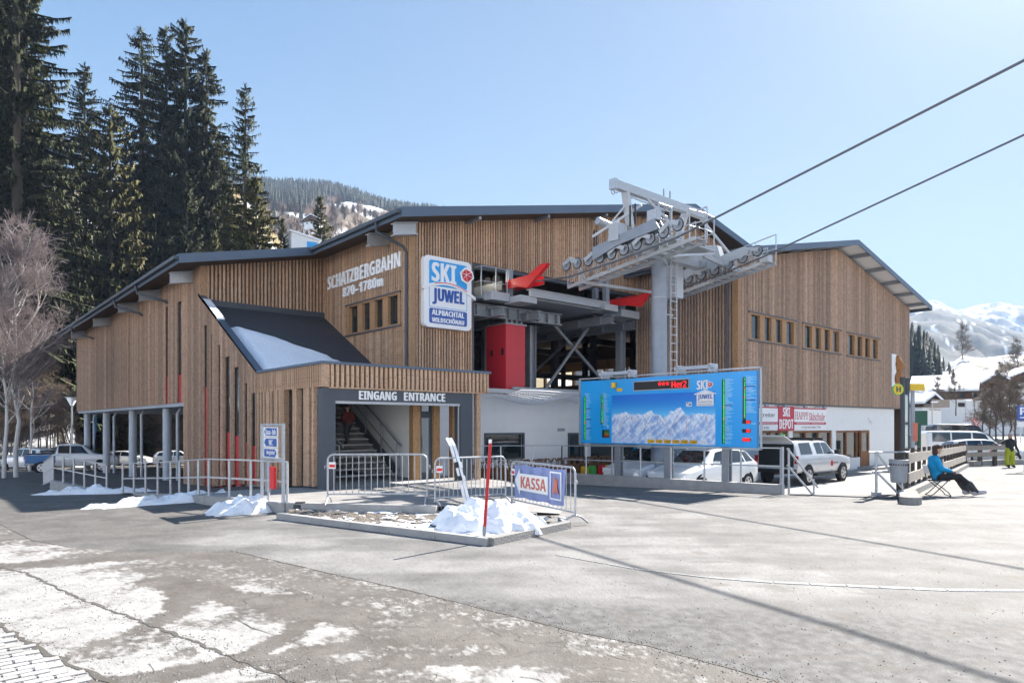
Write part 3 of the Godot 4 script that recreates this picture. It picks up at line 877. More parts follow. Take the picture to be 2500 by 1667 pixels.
	b.b2(Vector3(4.82, 3.2, -3.5), Vector3(4.99, 8.72, -3.36))
	b.b2(Vector3(-0.06, 6.6, -10.13), Vector3(0.2, roof_at_0, -9.99))
	part(b, "corner_board", "wood", s)
	# --- gable front
	var gable := [[4.9, main_roof(4.9) - 0.3], [20.2, main_roof(20.2) - 0.3], [35.5, main_roof(35.5) - 0.3]]
	clad(s, "sign_wall", Vector3(0, 0, -3.44), 0.0, 5.0, 7.46, [[0, 3.1], [40, 3.1]], gable, [], true)
	clad(s, "gable_wall", Vector3(0, 0, -3.44), 0.0, 7.47, 17.0, [[0, 7.84], [40, 7.84]], gable, [], false)
	clad(s, "gable_wall", Vector3(0, 0, -3.44), 0.0, 17.0, 35.5, [[0, 6.5], [40, 6.5]], gable, [], false)
	b = B.new()
	b.b2(Vector3(7.44, 3.1, -3.7), Vector3(7.56, 7.84, -3.42)); b.b2(Vector3(7.56, 7.7, -3.7), Vector3(17, 7.84, -3.45))
	part(b, "opening_trim", "anthracite", s)
	# --- wing
	var wr := [[17.0, wing_roof(17.0) - 0.28], [26.2, wing_roof(26.2) - 0.28], [35.5, wing_roof(35.5) - 0.28]]
	var holes := [[17.79, 21.8, 5.38, 6.49], [22.43, 26.4, 5.36, 6.48], [27.05, 31.1, 5.34, 6.46]]
	wood_tone = Color(0.58, 0.42, 0.32)
	clad(s, "wing_front_wall", Vector3(0, 0, 1.66), 0.0, 17.1, 35.5, [[0, 2.82], [40, 2.82]], wr, holes, false)
	for h in holes: band_window(s, Vector3(0, 0, 1.66), 0.0, h[0], h[1], h[2], h[3])
	clad(s, "wing_side_wall", Vector3(17.0, 0, 0), L, -3.44, 1.6, [[-9, 2.82], [9, 2.82]], [[-9, wing_roof(17) - 0.28], [9, wing_roof(17) - 0.28]], [], false, 0.07, 0.15, 0.08)
	b = B.new()
	b.col = tone(Color(0.5, 0.31, 0.17), 0.04)
	b.b2(Vector3(16.9, 2.8, 1.5), Vector3(17.12, wing_roof(17.0) - 0.28, 1.76))
	part(b, "corner_board", "wood", s)
	b = B.new()
	b.b2(Vector3(17.0, 2.76, -3.4), Vector3(35.5, 2.82, 1.7))
	part(b, "wing_sill", "dark_steel", s)
	# white ground floor of the wing, with its shop windows
	b = B.new()
	var cut := [[19.15, 21.45, -0.3, 1.63], [21.82, 25.8, 0.0, 1.61], [26.22, 30.13, -0.3, 1.59]]
	var x := 17.02
	for c in cut:
		b.b2(Vector3(x, YARD - 0.1, 1.3), Vector3(c[0], 2.76, 1.56))
		b.b2(Vector3(c[0], c[3], 1.3), Vector3(c[1], 2.76, 1.56))
		b.b2(Vector3(c[0], YARD - 0.1, 1.3), Vector3(c[1], c[2] if c != cut[2] else 0.2, 1.56))
		x = c[1]
	b.b2(Vector3(x, YARD - 0.1, 1.3), Vector3(33.6, 2.76, 1.56))
	b.b2(Vector3(17.02, YARD - 0.1, -3.3), Vector3(17.25, 2.76, 1.3)); b.b2(Vector3(33.4, YARD - 0.1, -3.3), Vector3(33.6, 2.76, 1.3)); b.b2(Vector3(17.02, YARD - 0.1, -3.6), Vector3(35.5, 2.76, -3.4))
	part(b, "ground_floor_wall", "render_white", s)
	for c in cut:
		var f := B.new()
		f.col = Color(0.3, 0.13, 0.05)
		var n := 3
		for k in n + 1: f.b2(Vector3(lerpf(c[0], c[1] - 0.12, float(k) / n), c[2], 1.36), Vector3(lerpf(c[0], c[1] - 0.12, float(k) / n) + 0.12, c[3], 1.5))
		f.b2(Vector3(c[0], c[3] - 0.1, 1.36), Vector3(c[1], c[3], 1.5)); f.b2(Vector3(c[0], c[2], 1.36), Vector3(c[1], c[2] + 0.1, 1.5))
		var o := part(f, "shop_window", "wood", s)
		for k in n:
			var g := B.new()
			g.b2(Vector3(lerpf(c[0], c[1] - 0.12, float(k) / n) + 0.12, c[2] + 0.1, 1.42), Vector3(lerpf(c[0], c[1] - 0.12, float(k + 1) / n), c[3] - 0.1, 1.43))
			part(g, "pane", "tinted_glass", o)
	b = B.new()
	b.col = Color(0.36, 0.17, 0.07)
	b.b2(Vector3(29.05, YARD + 0.12, 1.5), Vector3(29.2, 1.57, 1.6)); b.b2(Vector3(29.98, YARD + 0.12, 1.5), Vector3(30.13, 1.57, 1.6)); b.b2(Vector3(29.2, 1.45, 1.5), Vector3(29.98, 1.57, 1.6)); b.b2(Vector3(29.2, YARD + 0.12, 1.5), Vector3(29.98, 0.5, 1.58))
	var d2 := part(b, "shop_door", "wood", s)
	b = B.new(); b.b2(Vector3(29.2, 0.5, 1.54), Vector3(29.98, 1.45, 1.55)); part(b, "pane", "tinted_glass", d2)
	b = B.new(); b.b2(Vector3(28.7, YARD - 0.1, 1.57), Vector3(31.2, YARD + 0.12, 2.6)); part(b, "door_step", "concrete", s)
	# --- roofs
	b = B.new()
	var th := 0.3
	b.prism(PackedVector2Array([Vector2(3.9, main_roof(3.9) - th), Vector2(20.2, main_roof(20.2) - th), Vector2(36.3, main_roof(36.3) - th), Vector2(36.3, main_roof(36.3)), Vector2(20.2, main_roof(20.2)), Vector2(3.9, main_roof(3.9))]), -38.0, -2.46)
	b.prism(PackedVector2Array([Vector2(-1.0, main_roof(-1) - th), Vector2(3.895, main_roof(3.895) - th), Vector2(3.895, main_roof(3.895)), Vector2(-1.0, main_roof(-1))]), -37.0, -9.07)
	part(b, "main_roof", "wood_backing", s)
	b = B.new()
	b.prism(PackedVector2Array([Vector2(3.86, main_roof(3.86) - th), Vector2(20.2, main_roof(20.2) - th), Vector2(36.34, main_roof(36.34) - th), Vector2(36.34, main_roof(36.34) + 0.02), Vector2(20.2, main_roof(20.2) + 0.02), Vector2(3.86, main_roof(3.86) + 0.02)]), -2.455, -2.42)
	b.prism(PackedVector2Array([Vector2(-1.03, main_roof(-1.03) - th), Vector2(3.85, main_roof(3.85) - th), Vector2(3.85, main_roof(3.85) + 0.02), Vector2(-1.03, main_roof(-1.03) + 0.02)]), -9.065, -9.03)
	b.prism(PackedVector2Array([Vector2(3.88, main_roof(3.88) + 0.004), Vector2(20.2, main_roof(20.2) + 0.004), Vector2(36.3, main_roof(36.3) + 0.004), Vector2(36.3, main_roof(36.3) + 0.02), Vector2(20.2, main_roof(20.2) + 0.03), Vector2(3.88, main_roof(3.88) + 0.02)]), -38.0, -2.456)
	b.prism(PackedVector2Array([Vector2(-1.03, main_roof(-1.03) + 0.004), Vector2(3.87, main_roof(3.87) + 0.004), Vector2(3.87, main_roof(3.87) + 0.02), Vector2(-1.03, main_roof(-1.03) + 0.02)]), -37.0, -9.066)
	b.b2(Vector3(-1.04, main_roof(-1) - th, -37), Vector3(-1.005, main_roof(-1) + 0.02, -9.07)); b.b2(Vector3(3.86, main_roof(3.9) - th, -9.02), Vector3(3.895, main_roof(3.9) + 0.02, -2.46))
	part(b, "roof_edge", "roof_steel", s)
	b = B.new()
	var wt := 0.26
	b.prism(PackedVector2Array([Vector2(16.1, wing_roof(16.1) - wt), Vector2(26.2, wing_roof(26.2) - wt), Vector2(36.25, wing_roof(36.25) - wt), Vector2(36.25, wing_roof(36.25)), Vector2(26.2, wing_roof(26.2)), Vector2(16.1, wing_roof(16.1))]), 2.625, 2.66)
	b.prism(PackedVector2Array([Vector2(16.1, wing_roof(16.1) - 0.04), Vector2(26.2, wing_roof(26.2) - 0.04), Vector2(36.25, wing_roof(36.25) - 0.04), Vector2(36.25, wing_roof(36.25) - 0.01), Vector2(26.2, wing_roof(26.2) - 0.01), Vector2(16.1, wing_roof(16.1) - 0.01)]), -3.4, 2.62)
	b.b2(Vector3(16.06, wing_roof(16.1) - wt, -3.4), Vector3(16.1, wing_roof(16.1), 2.6)); b.b2(Vector3(36.25, wing_roof(36.25) - wt, -3.4), Vector3(36.29, wing_roof(36.25), 2.6))
	part(b, "wing_roof", "roof_steel", s)
	# corrugated soffit and brackets of the wing
	b = B.new()
	for k in 100:
		var xa := 16.2 + k * 0.2
		var f := Vector3(0, 0, 0)
		b.col = Color(1, 1, 1)
		b.quad(Vector3(xa, wing_roof(xa) - 0.09, 1.5), Vector3(xa + 0.1, wing_roof(xa + 0.1) - 0.05, 1.5), Vector3(xa + 0.1, wing_roof(xa + 0.1) - 0.05, 2.62), Vector3(xa, wing_roof(xa) - 0.09, 2.62))
		b.quad(Vector3(xa + 0.1, wing_roof(xa + 0.1) - 0.05, 1.5), Vector3(xa + 0.2, wing_roof(xa + 0.2) - 0.09, 1.5), Vector3(xa + 0.2, wing_roof(xa + 0.2) - 0.09, 2.62), Vector3(xa + 0.1, wing_roof(xa + 0.1) - 0.05, 2.62))
	part(b, "soffit_sheet", "white", s)
	for xa in [17.6, 19.6, 21.6, 23.6, 25.4, 27.6, 29.6, 31.6, 33.5, 35.3]:
		b = B.new()
		b.b2(Vector3(xa - 0.07, wing_roof(xa) - 0.26, 1.5), Vector3(xa + 0.07, wing_roof(xa) - 0.1, 2.6))
		part(b, "roof_bracket", "steel_grey", s)
	for xa in [7.2, 10.6, 14.0, 17.4]:
		b = B.new()
		b.b2(Vector3(xa - 0.06, main_roof(xa) - 0.42, -3.4), Vector3(xa + 0.06, main_roof(xa) - th - 0.002, -2.6))
		part(b, "roof_bracket", "steel_grey", s)
	# I-section beam ends under the eaves
	for e in [[-0.95, -10.9, 0.0], [-0.95, -15.6, 0.0], [-0.95, -19.6, 0.0], [-0.95, -25.6, 0.0], [-0.95, -32.6, 0.0], [3.9, -4.9, 4.9], [3.9, -3.2, 4.9]]:
		b = B.new()
		var y0: float = main_roof(e[0]) - th
		var y1: float = main_roof(e[2]) - th
		for dy in [[-0.005, 0.03], [-0.4, 0.03]]:
			b.bar(Vector3(e[0] + 0.1, y0 + dy[0] - 0.02, e[1]), Vector3(e[2], y1 + dy[0] - 0.06, e[1]), 0.3, dy[1])
		b.prism(PackedVector2Array([Vector2(e[0] + 0.1, y0 - 0.4), Vector2(e[2], y1 - 0.44), Vector2(e[2], y1 - 0.05), Vector2(e[0] + 0.1, y0 - 0.02)]), e[1] - 0.01, e[1] + 0.01)
		part(b, "eaves_beam", "galvanised", s)
	gutter(s, [Vector3(-1.12, main_roof(-1) - 0.12, -37), Vector3(-1.12, main_roof(-1) - 0.12, -9.1)], [])
	for z in [-14.2, -18.4, -30.0]:
		b = B.new()
		b.tube([Vector3(-1.1, 7.62, z - 0.8), Vector3(-1.05, 7.3, z - 0.75), Vector3(-0.2, 6.98, z), Vector3(-0.1, 6.9, z)], 0.055, 8)
		part(b, "downpipe", "anthracite", s)
	gutter(s, [Vector3(3.78, main_roof(3.9) - 0.12, -9.0), Vector3(3.78, main_roof(3.9) - 0.12, -2.5)], [Vector3(3.78, 8.7, -3.95), Vector3(3.8, 8.4, -3.95), Vector3(4.7, 8.0, -3.7), Vector3(4.8, 7.8, -3.66), Vector3(4.8, 3.4, -3.66)])
	gutter(s, [Vector3(15.98, wing_roof(16.1) - 0.1, -3.4), Vector3(15.98, wing_roof(16.1) - 0.1, 2.6)], [Vector3(15.98, 8.6, 1.3), Vector3(16.0, 8.3, 1.3), Vector3(16.8, 7.9, 1.32), Vector3(16.86, 7.7, 1.32), Vector3(16.86, 2.85, 1.32)])
	# --- hall: floor, back and right walls, inner frame
	b = B.new()
	b.b2(Vector3(5.0, 2.84, -37.8), Vector3(35.4, 3.06, -3.5))
	part(b, "hall_floor", "concrete", s)
	b = B.new()
	b.b2(Vector3(0.2, 2.7, -37.9), Vector3(35.4, 9.0, -37.7))
	b.b2(Vector3(35.3, YARD - 0.1, -37.8), Vector3(35.48, 5.3, 1.5)); b.b2(Vector3(35.3, 6.5, -37.8), Vector3(35.48, 8.5, 1.5))
	b.b2(Vector3(35.3, 5.3, -18.5), Vector3(35.48, 6.5, 1.5)); b.b2(Vector3(35.3, 5.3, -37.8), Vector3(35.48, 6.5, -31))
	b.b2(Vector3(0.2, 6.2, -10.25), Vector3(4.9, 6.4, -10.15))
	b.prism(PackedVector2Array([Vector2(0.2, 8.5), Vector2(35.3, 8.5), Vector2(20.2, 12.1)]), -37.9, -37.7)
	part(b, "hall_wall", "wood_backing", s)
	b = B.new()
	b.col = Color(0.4, 0.24, 0.12)
	for z in [-19.0, -20.3, -21.4, -22.6, -23.8, -25.0, -26.2, -27.4, -28.6]: b.b2(Vector3(35.2, 5.3, z - 0.1), Vector3(35.45, 6.5, z + 0.1))
	b.b2(Vector3(35.15, 6.5, -31), Vector3(35.3, 7.3, -12))
	part(b, "hall_window", "wood", s)
	for xa in [11.5, 17.2, 20.2, 26.0, 31.0]:
		for z in [-9.0, -15.0, -22.0, -30.0]:
			b = B.new()
			b.b2(Vector3(xa - 0.14, 3.06, z - 0.14), Vector3(xa + 0.14, main_roof(xa) - th, z + 0.14))
			part(b, "hall_column", "dark_steel", s)
	for z in [-6.0, -9.0, -15.0, -22.0, -30.0]:
		b = B.new()
		b.b2(Vector3(5.0, 7.35, z - 0.12), Vector3(35.3, 7.75, z + 0.12))
		b.bar(Vector3(11.5, 3.2, z), Vector3(17.2, 7.3, z), 0.1, 0.1)
		part(b, "hall_girder", "dark_steel", s)
	# --- white ground floor under the hall opening
	b = B.new()
	var z0 := -3.62
	b.b2(Vector3(5.3, YARD - 0.1, z0), Vector3(8.11, 3.08, -3.44)); b.b2(Vector3(8.11, 1.5, z0), Vector3(10.0, 3.08, -3.44)); b.b2(Vector3(8.11, YARD - 0.1, z0), Vector3(10.0, 0.62, -3.44))
	b.b2(Vector3(10.0, YARD - 0.1, z0), Vector3(12.57, 3.08, -3.44)); b.b2(Vector3(12.57, 1.47, z0), Vector3(13.41, 3.08, -3.44)); b.b2(Vector3(13.41, YARD - 0.1, z0), Vector3(13.9, 3.08, -3.44)); b.b2(Vector3(13.9, 1.3, z0), Vector3(17.0, 3.08, -3.44))
	b.b2(Vector3(5.3, YARD - 0.1, -8.0), Vector3(17.0, 2.8, -7.9)); b.b2(Vector3(5.1, -0.3, -8.0), Vector3(5.3, 3.0, -3.5))
	part(b, "ground_floor_wall", "render_white", s)
	b = B.new()
	for e in [[8.05, 1.5, 10.06, 1.58], [8.05, 0.56, 10.06, 0.62], [8.05, 0.62, 8.13, 1.5], [9.98, 0.62, 10.06, 1.5], [12.5, 1.47, 13.48, 1.55], [12.5, YARD, 12.6, 1.47], [13.38, YARD, 13.48, 1.47]]:
		b.b2(Vector3(e[0], e[1], -3.5), Vector3(e[2], e[3], -3.4))
	part(b, "window_frame", "anthracite", s)
	for e in [[8.13, 0.62, 9.98, 1.5], [12.6, YARD, 13.38, 1.47], [13.9, YARD, 15.4, 1.3], [15.45, YARD, 17.0, 1.3]]:
		b = B.new()
		b.b2(Vector3(e[0], e[1], -3.54), Vector3(e[2], e[3], -3.53))
		part(b, "ground_floor_window", "tinted_glass", s)
	b = B.new()
	b.b2(Vector3(7.5, 3.08, -3.5), Vector3(17.0, 3.24, -3.2)); b.cyl(Vector3(9.2, 3.28, -3.14), Vector3(16.9, 3.28, -3.14), 0.06, 10)
	part(b, "deck_edge", "galvanised", s)
	b = B.new()
	b.b2(Vector3(11.9, 1.62, -3.43), Vector3(12.3, 1.74, -3.41))
	part(b, "door_plate", "steel_grey", s)
	# --- sagging safety net below the opening
	b = B.new()
	var net := []
	var nc := 56
	var nr := 16
	for r in nr + 1:
		for c in nc + 1:
			var fx := float(c) / nc
			var fz := float(r) / nr
			var sag := sin(PI * fz) * (0.34 + 0.2 * sin(fx * 9.0) * sin(fx * 3.1 + 0.6)) * (0.4 + 0.6 * sin(PI * fx))
			net.append(Vector3(7.55 + 6.6 * fx, lerpf(3.0, 3.06, fz) - sag, -3.18 + 2.3 * fz + 0.1 * sin(fx * 14.0) * fz))
	for r in nr + 1:
		for c in nc:
			b.tube([net[r * (nc + 1) + c], net[r * (nc + 1) + c + 1]], 0.011, 3, -1, false)
	for c in nc + 1:
		for r in nr:
			b.tube([net[r * (nc + 1) + c], net[(r + 1) * (nc + 1) + c]], 0.011, 3, -1, false)
	for c in nc: b.tube([net[nr * (nc + 1) + c], net[nr * (nc + 1) + c + 1]], 0.025, 5, -1, false)
	var nt := solo(b, "safety_net", "cord_white", "white cord safety net sagging below the hall opening", "net", "", ORG, TH)
	nt.set_meta("kind", "thing")
	# --- snow left on the sloping roof
	b = B.new()
	var pts := []
	var nn := noise(0.9, 4, 12)
	for r in 26:
		for c in 30:
			var fr := r / 25.0
			var fc := c / 29.0
			var left_z := lerpf(-4.72, -8.3, fr)
			var xx := lerpf(0.24 + 0.3 * fr * 0.4, lerpf(4.5, 2.9, pow(fr, 1.3)) + 0.25 * nn.get_noise_1d(fr * 9.0), fc)
			var zz := lerpf(-4.72, lerpf(-8.2, -6.5, pow(fc, 1.4)), fr)
			var edge := minf(minf(fr * 10.0, (1 - fr) * 10.0), minf(fc * 12.0, (1 - fc) * 9.0))
			var h := smoothstep(0.0, 1.0, edge) * (0.22 + 0.05 * nn.get_noise_2d(xx, zz) - 0.1 * fc)
			var slope := 3.34 + (-4.6 - zz) * 0.549 if zz < -4.6 else 3.34
			pts.append(Vector3(xx, slope - 0.01 + h, zz))
	b.grid(pts, 30)
	solo(b, "roof_snow", "snow", "thick slab of old snow sliding on the dark sloping roof", "snow", "", ORG, TH, "thing")

# ---------- signs on the station
func build_signs() -> void:
	var L := Basis(Vector3.UP, -PI / 2)
	var I := Basis()
	var s := in_station("station_lettering", "white raised letters naming the cable car on the timber wall", "lettering")
	letters("SCHATZBERGBAHN", bold, 5.58, 0.53, 0.05, Vector3(4.8, 7.66, -6.83), L, "letter_white", "word", s)
	letters("870–1780", bold, 2.62, 0.37, 0.05, Vector3(4.8, 7.1, -6.98), L, "letter_white", "number", s)
	letters("m", bold, 0.36, 0.28, 0.05, Vector3(4.8, 7.05, -5.4), L, "letter_white", "unit_letter", s)
	s = in_station("entrance_lettering", "white letters EINGANG ENTRANCE over the dark entrance frame", "lettering")
	letters("EINGANG", bold, 1.15, 0.235, 0.02, Vector3(1.615, 2.685, -0.015), I, "letter_white", "word", s)
	letters("ENTRANCE", bold, 1.4, 0.235, 0.02, Vector3(3.14, 2.685, -0.015), I, "letter_white", "word", s)
	ski_sign()
	# wing: banners over the shop windows
	var z := 1.575
	var t := in_station("shop_banner", "white banner with red stripe and grey letters next to the red panel", "sign", "banners over the shop windows")
	banner(t, 17.9, 1.66, 20.42, 2.66, z)
	letters("greiter", plain, 1.25, 0.22, 0.004, Vector3(19.55, 2.28, z + 0.026), I, "black", "word", t)
	letters("05 8383", plain, 0.7, 0.11, 0.004, Vector3(19.3, 1.76, z + 0.026), I, "grey_text", "phone_number", t)
	letters("www.bernmaier.at", plain, 1.3, 0.07, 0.004, Vector3(19.7, 1.95, z + 0.034), I, "letter_white", "web_address", t)
	t = in_station("depot_sign", "red panel with white letters SKI DEPOT over the shop windows", "sign")
	var b := B.new()
	b.b2(Vector3(20.43, 1.62, z), Vector3(21.86, 2.7, z + 0.04))
	part(b, "panel", "red_sign", t)
	letters("SKI", bold, 0.62, 0.4, 0.006, Vector3(21.14, 2.45, z + 0.043), I, "letter_white", "word", t)
	letters("DEPOT", bold, 1.24, 0.42, 0.006, Vector3(21.14, 1.92, z + 0.043), I, "letter_white", "word", t)
	t = in_station("shop_banner", "white banner reading HAPPY Skischule above a row of windows", "sign", "banners over the shop windows")
	banner(t, 21.88, 1.66, 25.03, 2.66, z)
	letters("HAPPY", serif, 1.25, 0.33, 0.004, Vector3(22.6, 2.3, z + 0.026), I, "red_sign", "word", t)
	letters("Skischule", serif, 1.6, 0.36, 0.004, Vector3(24.1, 2.26, z + 0.026), I, "red_sign", "word", t)
	letters("www.happy-skischule.at – info@happy-skischule.at", plain, 2.7, 0.07, 0.004, Vector3(23.45, 1.95, z + 0.034), I, "letter_white", "web_address", t)
	letters("+43 (0) 663 0603 7799", plain, 1.9, 0.11, 0.004, Vector3(23.5, 1.76, z + 0.026), I, "grey_text", "phone_number", t)
	for x in [18.6, 20.2, 22.0, 23.9]:
		b = B.new()
		b.b2(Vector3(x - 0.01, 2.7, 1.58), Vector3(x + 0.01, 2.73, 2.05))
		b.b2(Vector3(x - 0.12, 2.64, 2.0), Vector3(x + 0.12, 2.74, 2.1))
		solo(b, "sign_floodlight", "steel_grey", "small grey floodlight on an arm above the shop banners", "lamp", "floodlights over the shop banners", ORG, TH)
	b = B.new()
	for p in [[30.1, 2.2], [30.25, 2.1], [30.4, 2.05], [30.2, 2.0], [30.5, 1.95]]: b.disc(Vector3(p[0], p[1], 1.562), Vector3(0, 0, 1), 0.05, 0.006, 10)
	solo(b, "wall_emblem", "column_grey", "faint grey emblem on the white wall beside the shop windows", "emblem", "", ORG, TH)
	b = B.new()
	b.b2(Vector3(20.75, 1.28, 1.51), Vector3(21.2, 1.48, 1.53))
	solo(b, "window_sign", "green_sign", "small green notice hanging in a shop window", "sign", "", ORG, TH)
	# carved timber relief on the wing
	t = in_station("carved_relief", "carved orange timber relief on a pale backing at the wing corner", "sculpture")
	b = B.new()
	b.b2(Vector3(32.75, 4.0, 1.73), Vector3(33.35, 5.8, 1.77))
	part(b, "backing_board", "white", t)
	b = B.new()
	b.col = Color(0.45, 0.2, 0.07)
	var prof := [[4.0, 0.24], [4.3, 0.36], [4.6, 0.4], [4.85, 0.24], [5.0, 0.34], [5.25, 0.42], [5.45, 0.3], [5.6, 0.24], [5.75, 0.1]]
	var pts := []
	for r in prof:
		for k in 13:
			var an := PI * k / 12.0
			pts.append(Vector3(33.55 + 0.1 * sin(r[0] * 4.0) - cos(an) * r[1], r[0], 1.76 + sin(an) * r[1] * 0.7))
	b.grid(pts, 13)
	part(b, "carving", "timber", t)
func banner(t: Node, x0: float, y0: float, x1: float, y1: float, z: float) -> void:
	var b := B.new()
	b.b2(Vector3(x0, y0, z), Vector3(x1, y1, z + 0.02))
	part(b, "cloth", "white", t)
	b = B.new()
	b.b2(Vector3(x0, y0 + 0.23, z + 0.021), Vector3(x1, y0 + 0.35, z + 0.026))
	b.b2(Vector3(x0, y1 - 0.06, z + 0.021), Vector3(x1, y1, z + 0.026))
	part(b, "stripe", "red_sign", t)
func gem(b: B, c: Vector3, r: float, z: float) -> void: pass
func ski_logo(t: Node, q: Transform3D, white := "letter_white") -> void:   # drawn in a box 1 wide, 1.19 high
	var b := B.new()
	var hexa := PackedVector2Array([Vector2(0.86, 0.98), Vector2(1.0, 0.93), Vector2(1.03, 0.83), Vector2(0.9, 0.72), Vector2(0.79, 0.77), Vector2(0.76, 0.89)])
	var grown := PackedVector2Array()
	for p in hexa: grown.append(Vector2(0.895, 0.85) + (p - Vector2(0.895, 0.85)) * 1.22)
	b.prism(grown, 0.012, 0.03, q)
	part(b, "gem_edge", white, t)
	for k in 6:
		b = B.new()
		var c := Vector2(0.87, 0.87)
		var tri := PackedVector2Array()
		for p in [c, hexa[k], hexa[(k + 1) % 6]]: tri.append(p.lerp((c + hexa[k] + hexa[(k + 1) % 6]) / 3.0, 0.16))
		b.prism(tri, 0.03, 0.036, q)
		part(b, "gem_facet", ["red_bright", "red_sign", "red_paint"][k % 3], t)
func ski_sign() -> void:
	var I := Basis()
	var t := in_station("ski_area_sign", "big white and blue illuminated panel reading SKI JUWEL on the gable", "sign")
	var x0 := 5.19
	var y0 := 5.26
	var w := 2.03
	var b := B.new()
	b.prism(rrect(x0, y0, x0 + w, 7.72, 0.17), -3.36, -3.14)
	part(b, "panel", "white", t)
	b = B.new()
	b.prism(rrect(x0 + 0.2, 6.7, x0 + w - 0.2, 7.58, 0.1), -3.138, -3.13)
	part(b, "blue_field", "sky_blue_sign", t)
	letters("SKI", bold, 1.02, 0.66, 0.015, Vector3(x0 + 0.82, 7.18, -3.12), I, "letter_white", "word", t)
	letters("JUWEL", bold, 1.34, 0.56, 0.015, Vector3(x0 + 1.02, 6.34, -3.12), I, "blue_sign", "word", t)
	b = B.new()   # thin blue line round the lower field
	for e in [[0.2, 5.98, 0.215, 6.7], [1.815, 5.98, 1.83, 6.7], [0.2, 5.965, 1.83, 5.98]]: b.b2(Vector3(x0 + e[0], e[1], -3.138), Vector3(x0 + e[2], e[3], -3.13))
	part(b, "border_line", "sky_blue_sign", t)
	var arc := []
	for k in 19:
		var f := k / 18.0
		arc.append(Vector3(x0 - 0.1 + 2.3 * f, 6.52 + 0.36 * sin(PI * (0.06 + 0.9 * f)) - 0.12 * f, -3.1))
	b = B.new()
	for k in 18: b.quad(arc[k] + Vector3(0, -0.06, 0), arc[k + 1] + Vector3(0, -0.06, 0), arc[k + 1] + Vector3(0, 0.05, 0), arc[k] + Vector3(0, 0.05, 0))
	for k in 18: b.quad(arc[k] + Vector3(0, 0.05, 0), arc[k + 1] + Vector3(0, 0.05, 0), arc[k + 1] + Vector3(0, 0.05, -0.2), arc[k] + Vector3(0, 0.05, -0.2))
	for k in 18: b.quad(arc[k] + Vector3(0, -0.06, -0.2), arc[k + 1] + Vector3(0, -0.06, -0.2), arc[k + 1] + Vector3(0, -0.06, 0), arc[k] + Vector3(0, -0.06, 0))
	part(b, "arc", "white", t)
	b = B.new()
	for k in range(4, 15): b.quad(arc[k] + Vector3(0, 0.0, 0.004), arc[k + 1] + Vector3(0, 0.0, 0.004), arc[k + 1] + Vector3(0, 0.03, 0.004), arc[k] + Vector3(0, 0.03, 0.004))
	part(b, "arc_line", "red_bright", t)
	ski_logo(t, Transform3D(Basis().scaled(Vector3(1.9, 1.9, 2.0)), Vector3(x0 + 0.1, 5.6, -3.14)))
	b = B.new()
	b.prism(rrect(x0 + 0.2, y0 + 0.14, x0 + w - 0.2, y0 + 0.66, 0.07), -3.138, -3.13)
	part(b, "name_field", "blue_sign", t)
	letters("ALPBACHTAL", bold, 1.38, 0.185, 0.012, Vector3(x0 + 1.0, y0 + 0.52, -3.122), I, "letter_white", "word", t)
	letters("WILDSCHÖNAU", bold, 1.38, 0.2, 0.012, Vector3(x0 + 1.0, y0 + 0.285, -3.122), I, "letter_white", "word", t)

# ---------- ropeway: station machinery, tower, ropes
func rail_frame(b: B, p: Array, h: float, up := Vector3.UP, r := 0.022) -> void:
	for k in p.size(): b.cyl(p[k], p[k] + up * h, r, 6)
	for k in p.size() - 1:
		b.cyl(p[k] + up * h, p[k + 1] + up * h, r, 6)
		b.cyl(p[k] + up * h * 0.5, p[k + 1] + up * h * 0.5, r * 0.8, 6)
func i_beam(b: B, p: Vector3, q: Vector3, w: float, h: float, ribs := 0) -> void:
	b.bar(p + Vector3.UP * h * 0.5, q + Vector3.UP * h * 0.5, w, 0.03)
	b.bar(p - Vector3.UP * h * 0.5, q - Vector3.UP * h * 0.5, w, 0.03)
	b.bar(p, q, 0.02, h - 0.03)
	for k in ribs:
		var m := p.lerp(q, (k + 0.5) / ribs)
		b.bar(m - Vector3.UP * (h * 0.5 - 0.016), m + Vector3.UP * (h * 0.5 - 0.016), w * 0.94, 0.02, (q - p).normalized())
func sheave(parent: Node, c: Vector3, r: float) -> void:
	var ax := Vector3(1, 0, 0)
	var b := B.new()
	var ring := []
	for k in 21: ring.append(c + Vector3(0, cos(TAU * k / 20.0), sin(TAU * k / 20.0)) * (r - 0.02))
	b.tube(ring, 0.021, 6, -1, false)
	var o := part(b, "sheave_wheel", "rubber", parent)
	b = B.new()
	b.disc(c, ax, r - 0.03, 0.03, 18); b.disc(c, ax, r * 0.62, 0.055, 16); b.disc(c, ax, r * 0.3, 0.1, 12)
	part(b, "wheel_disc", "steel_grey", o)
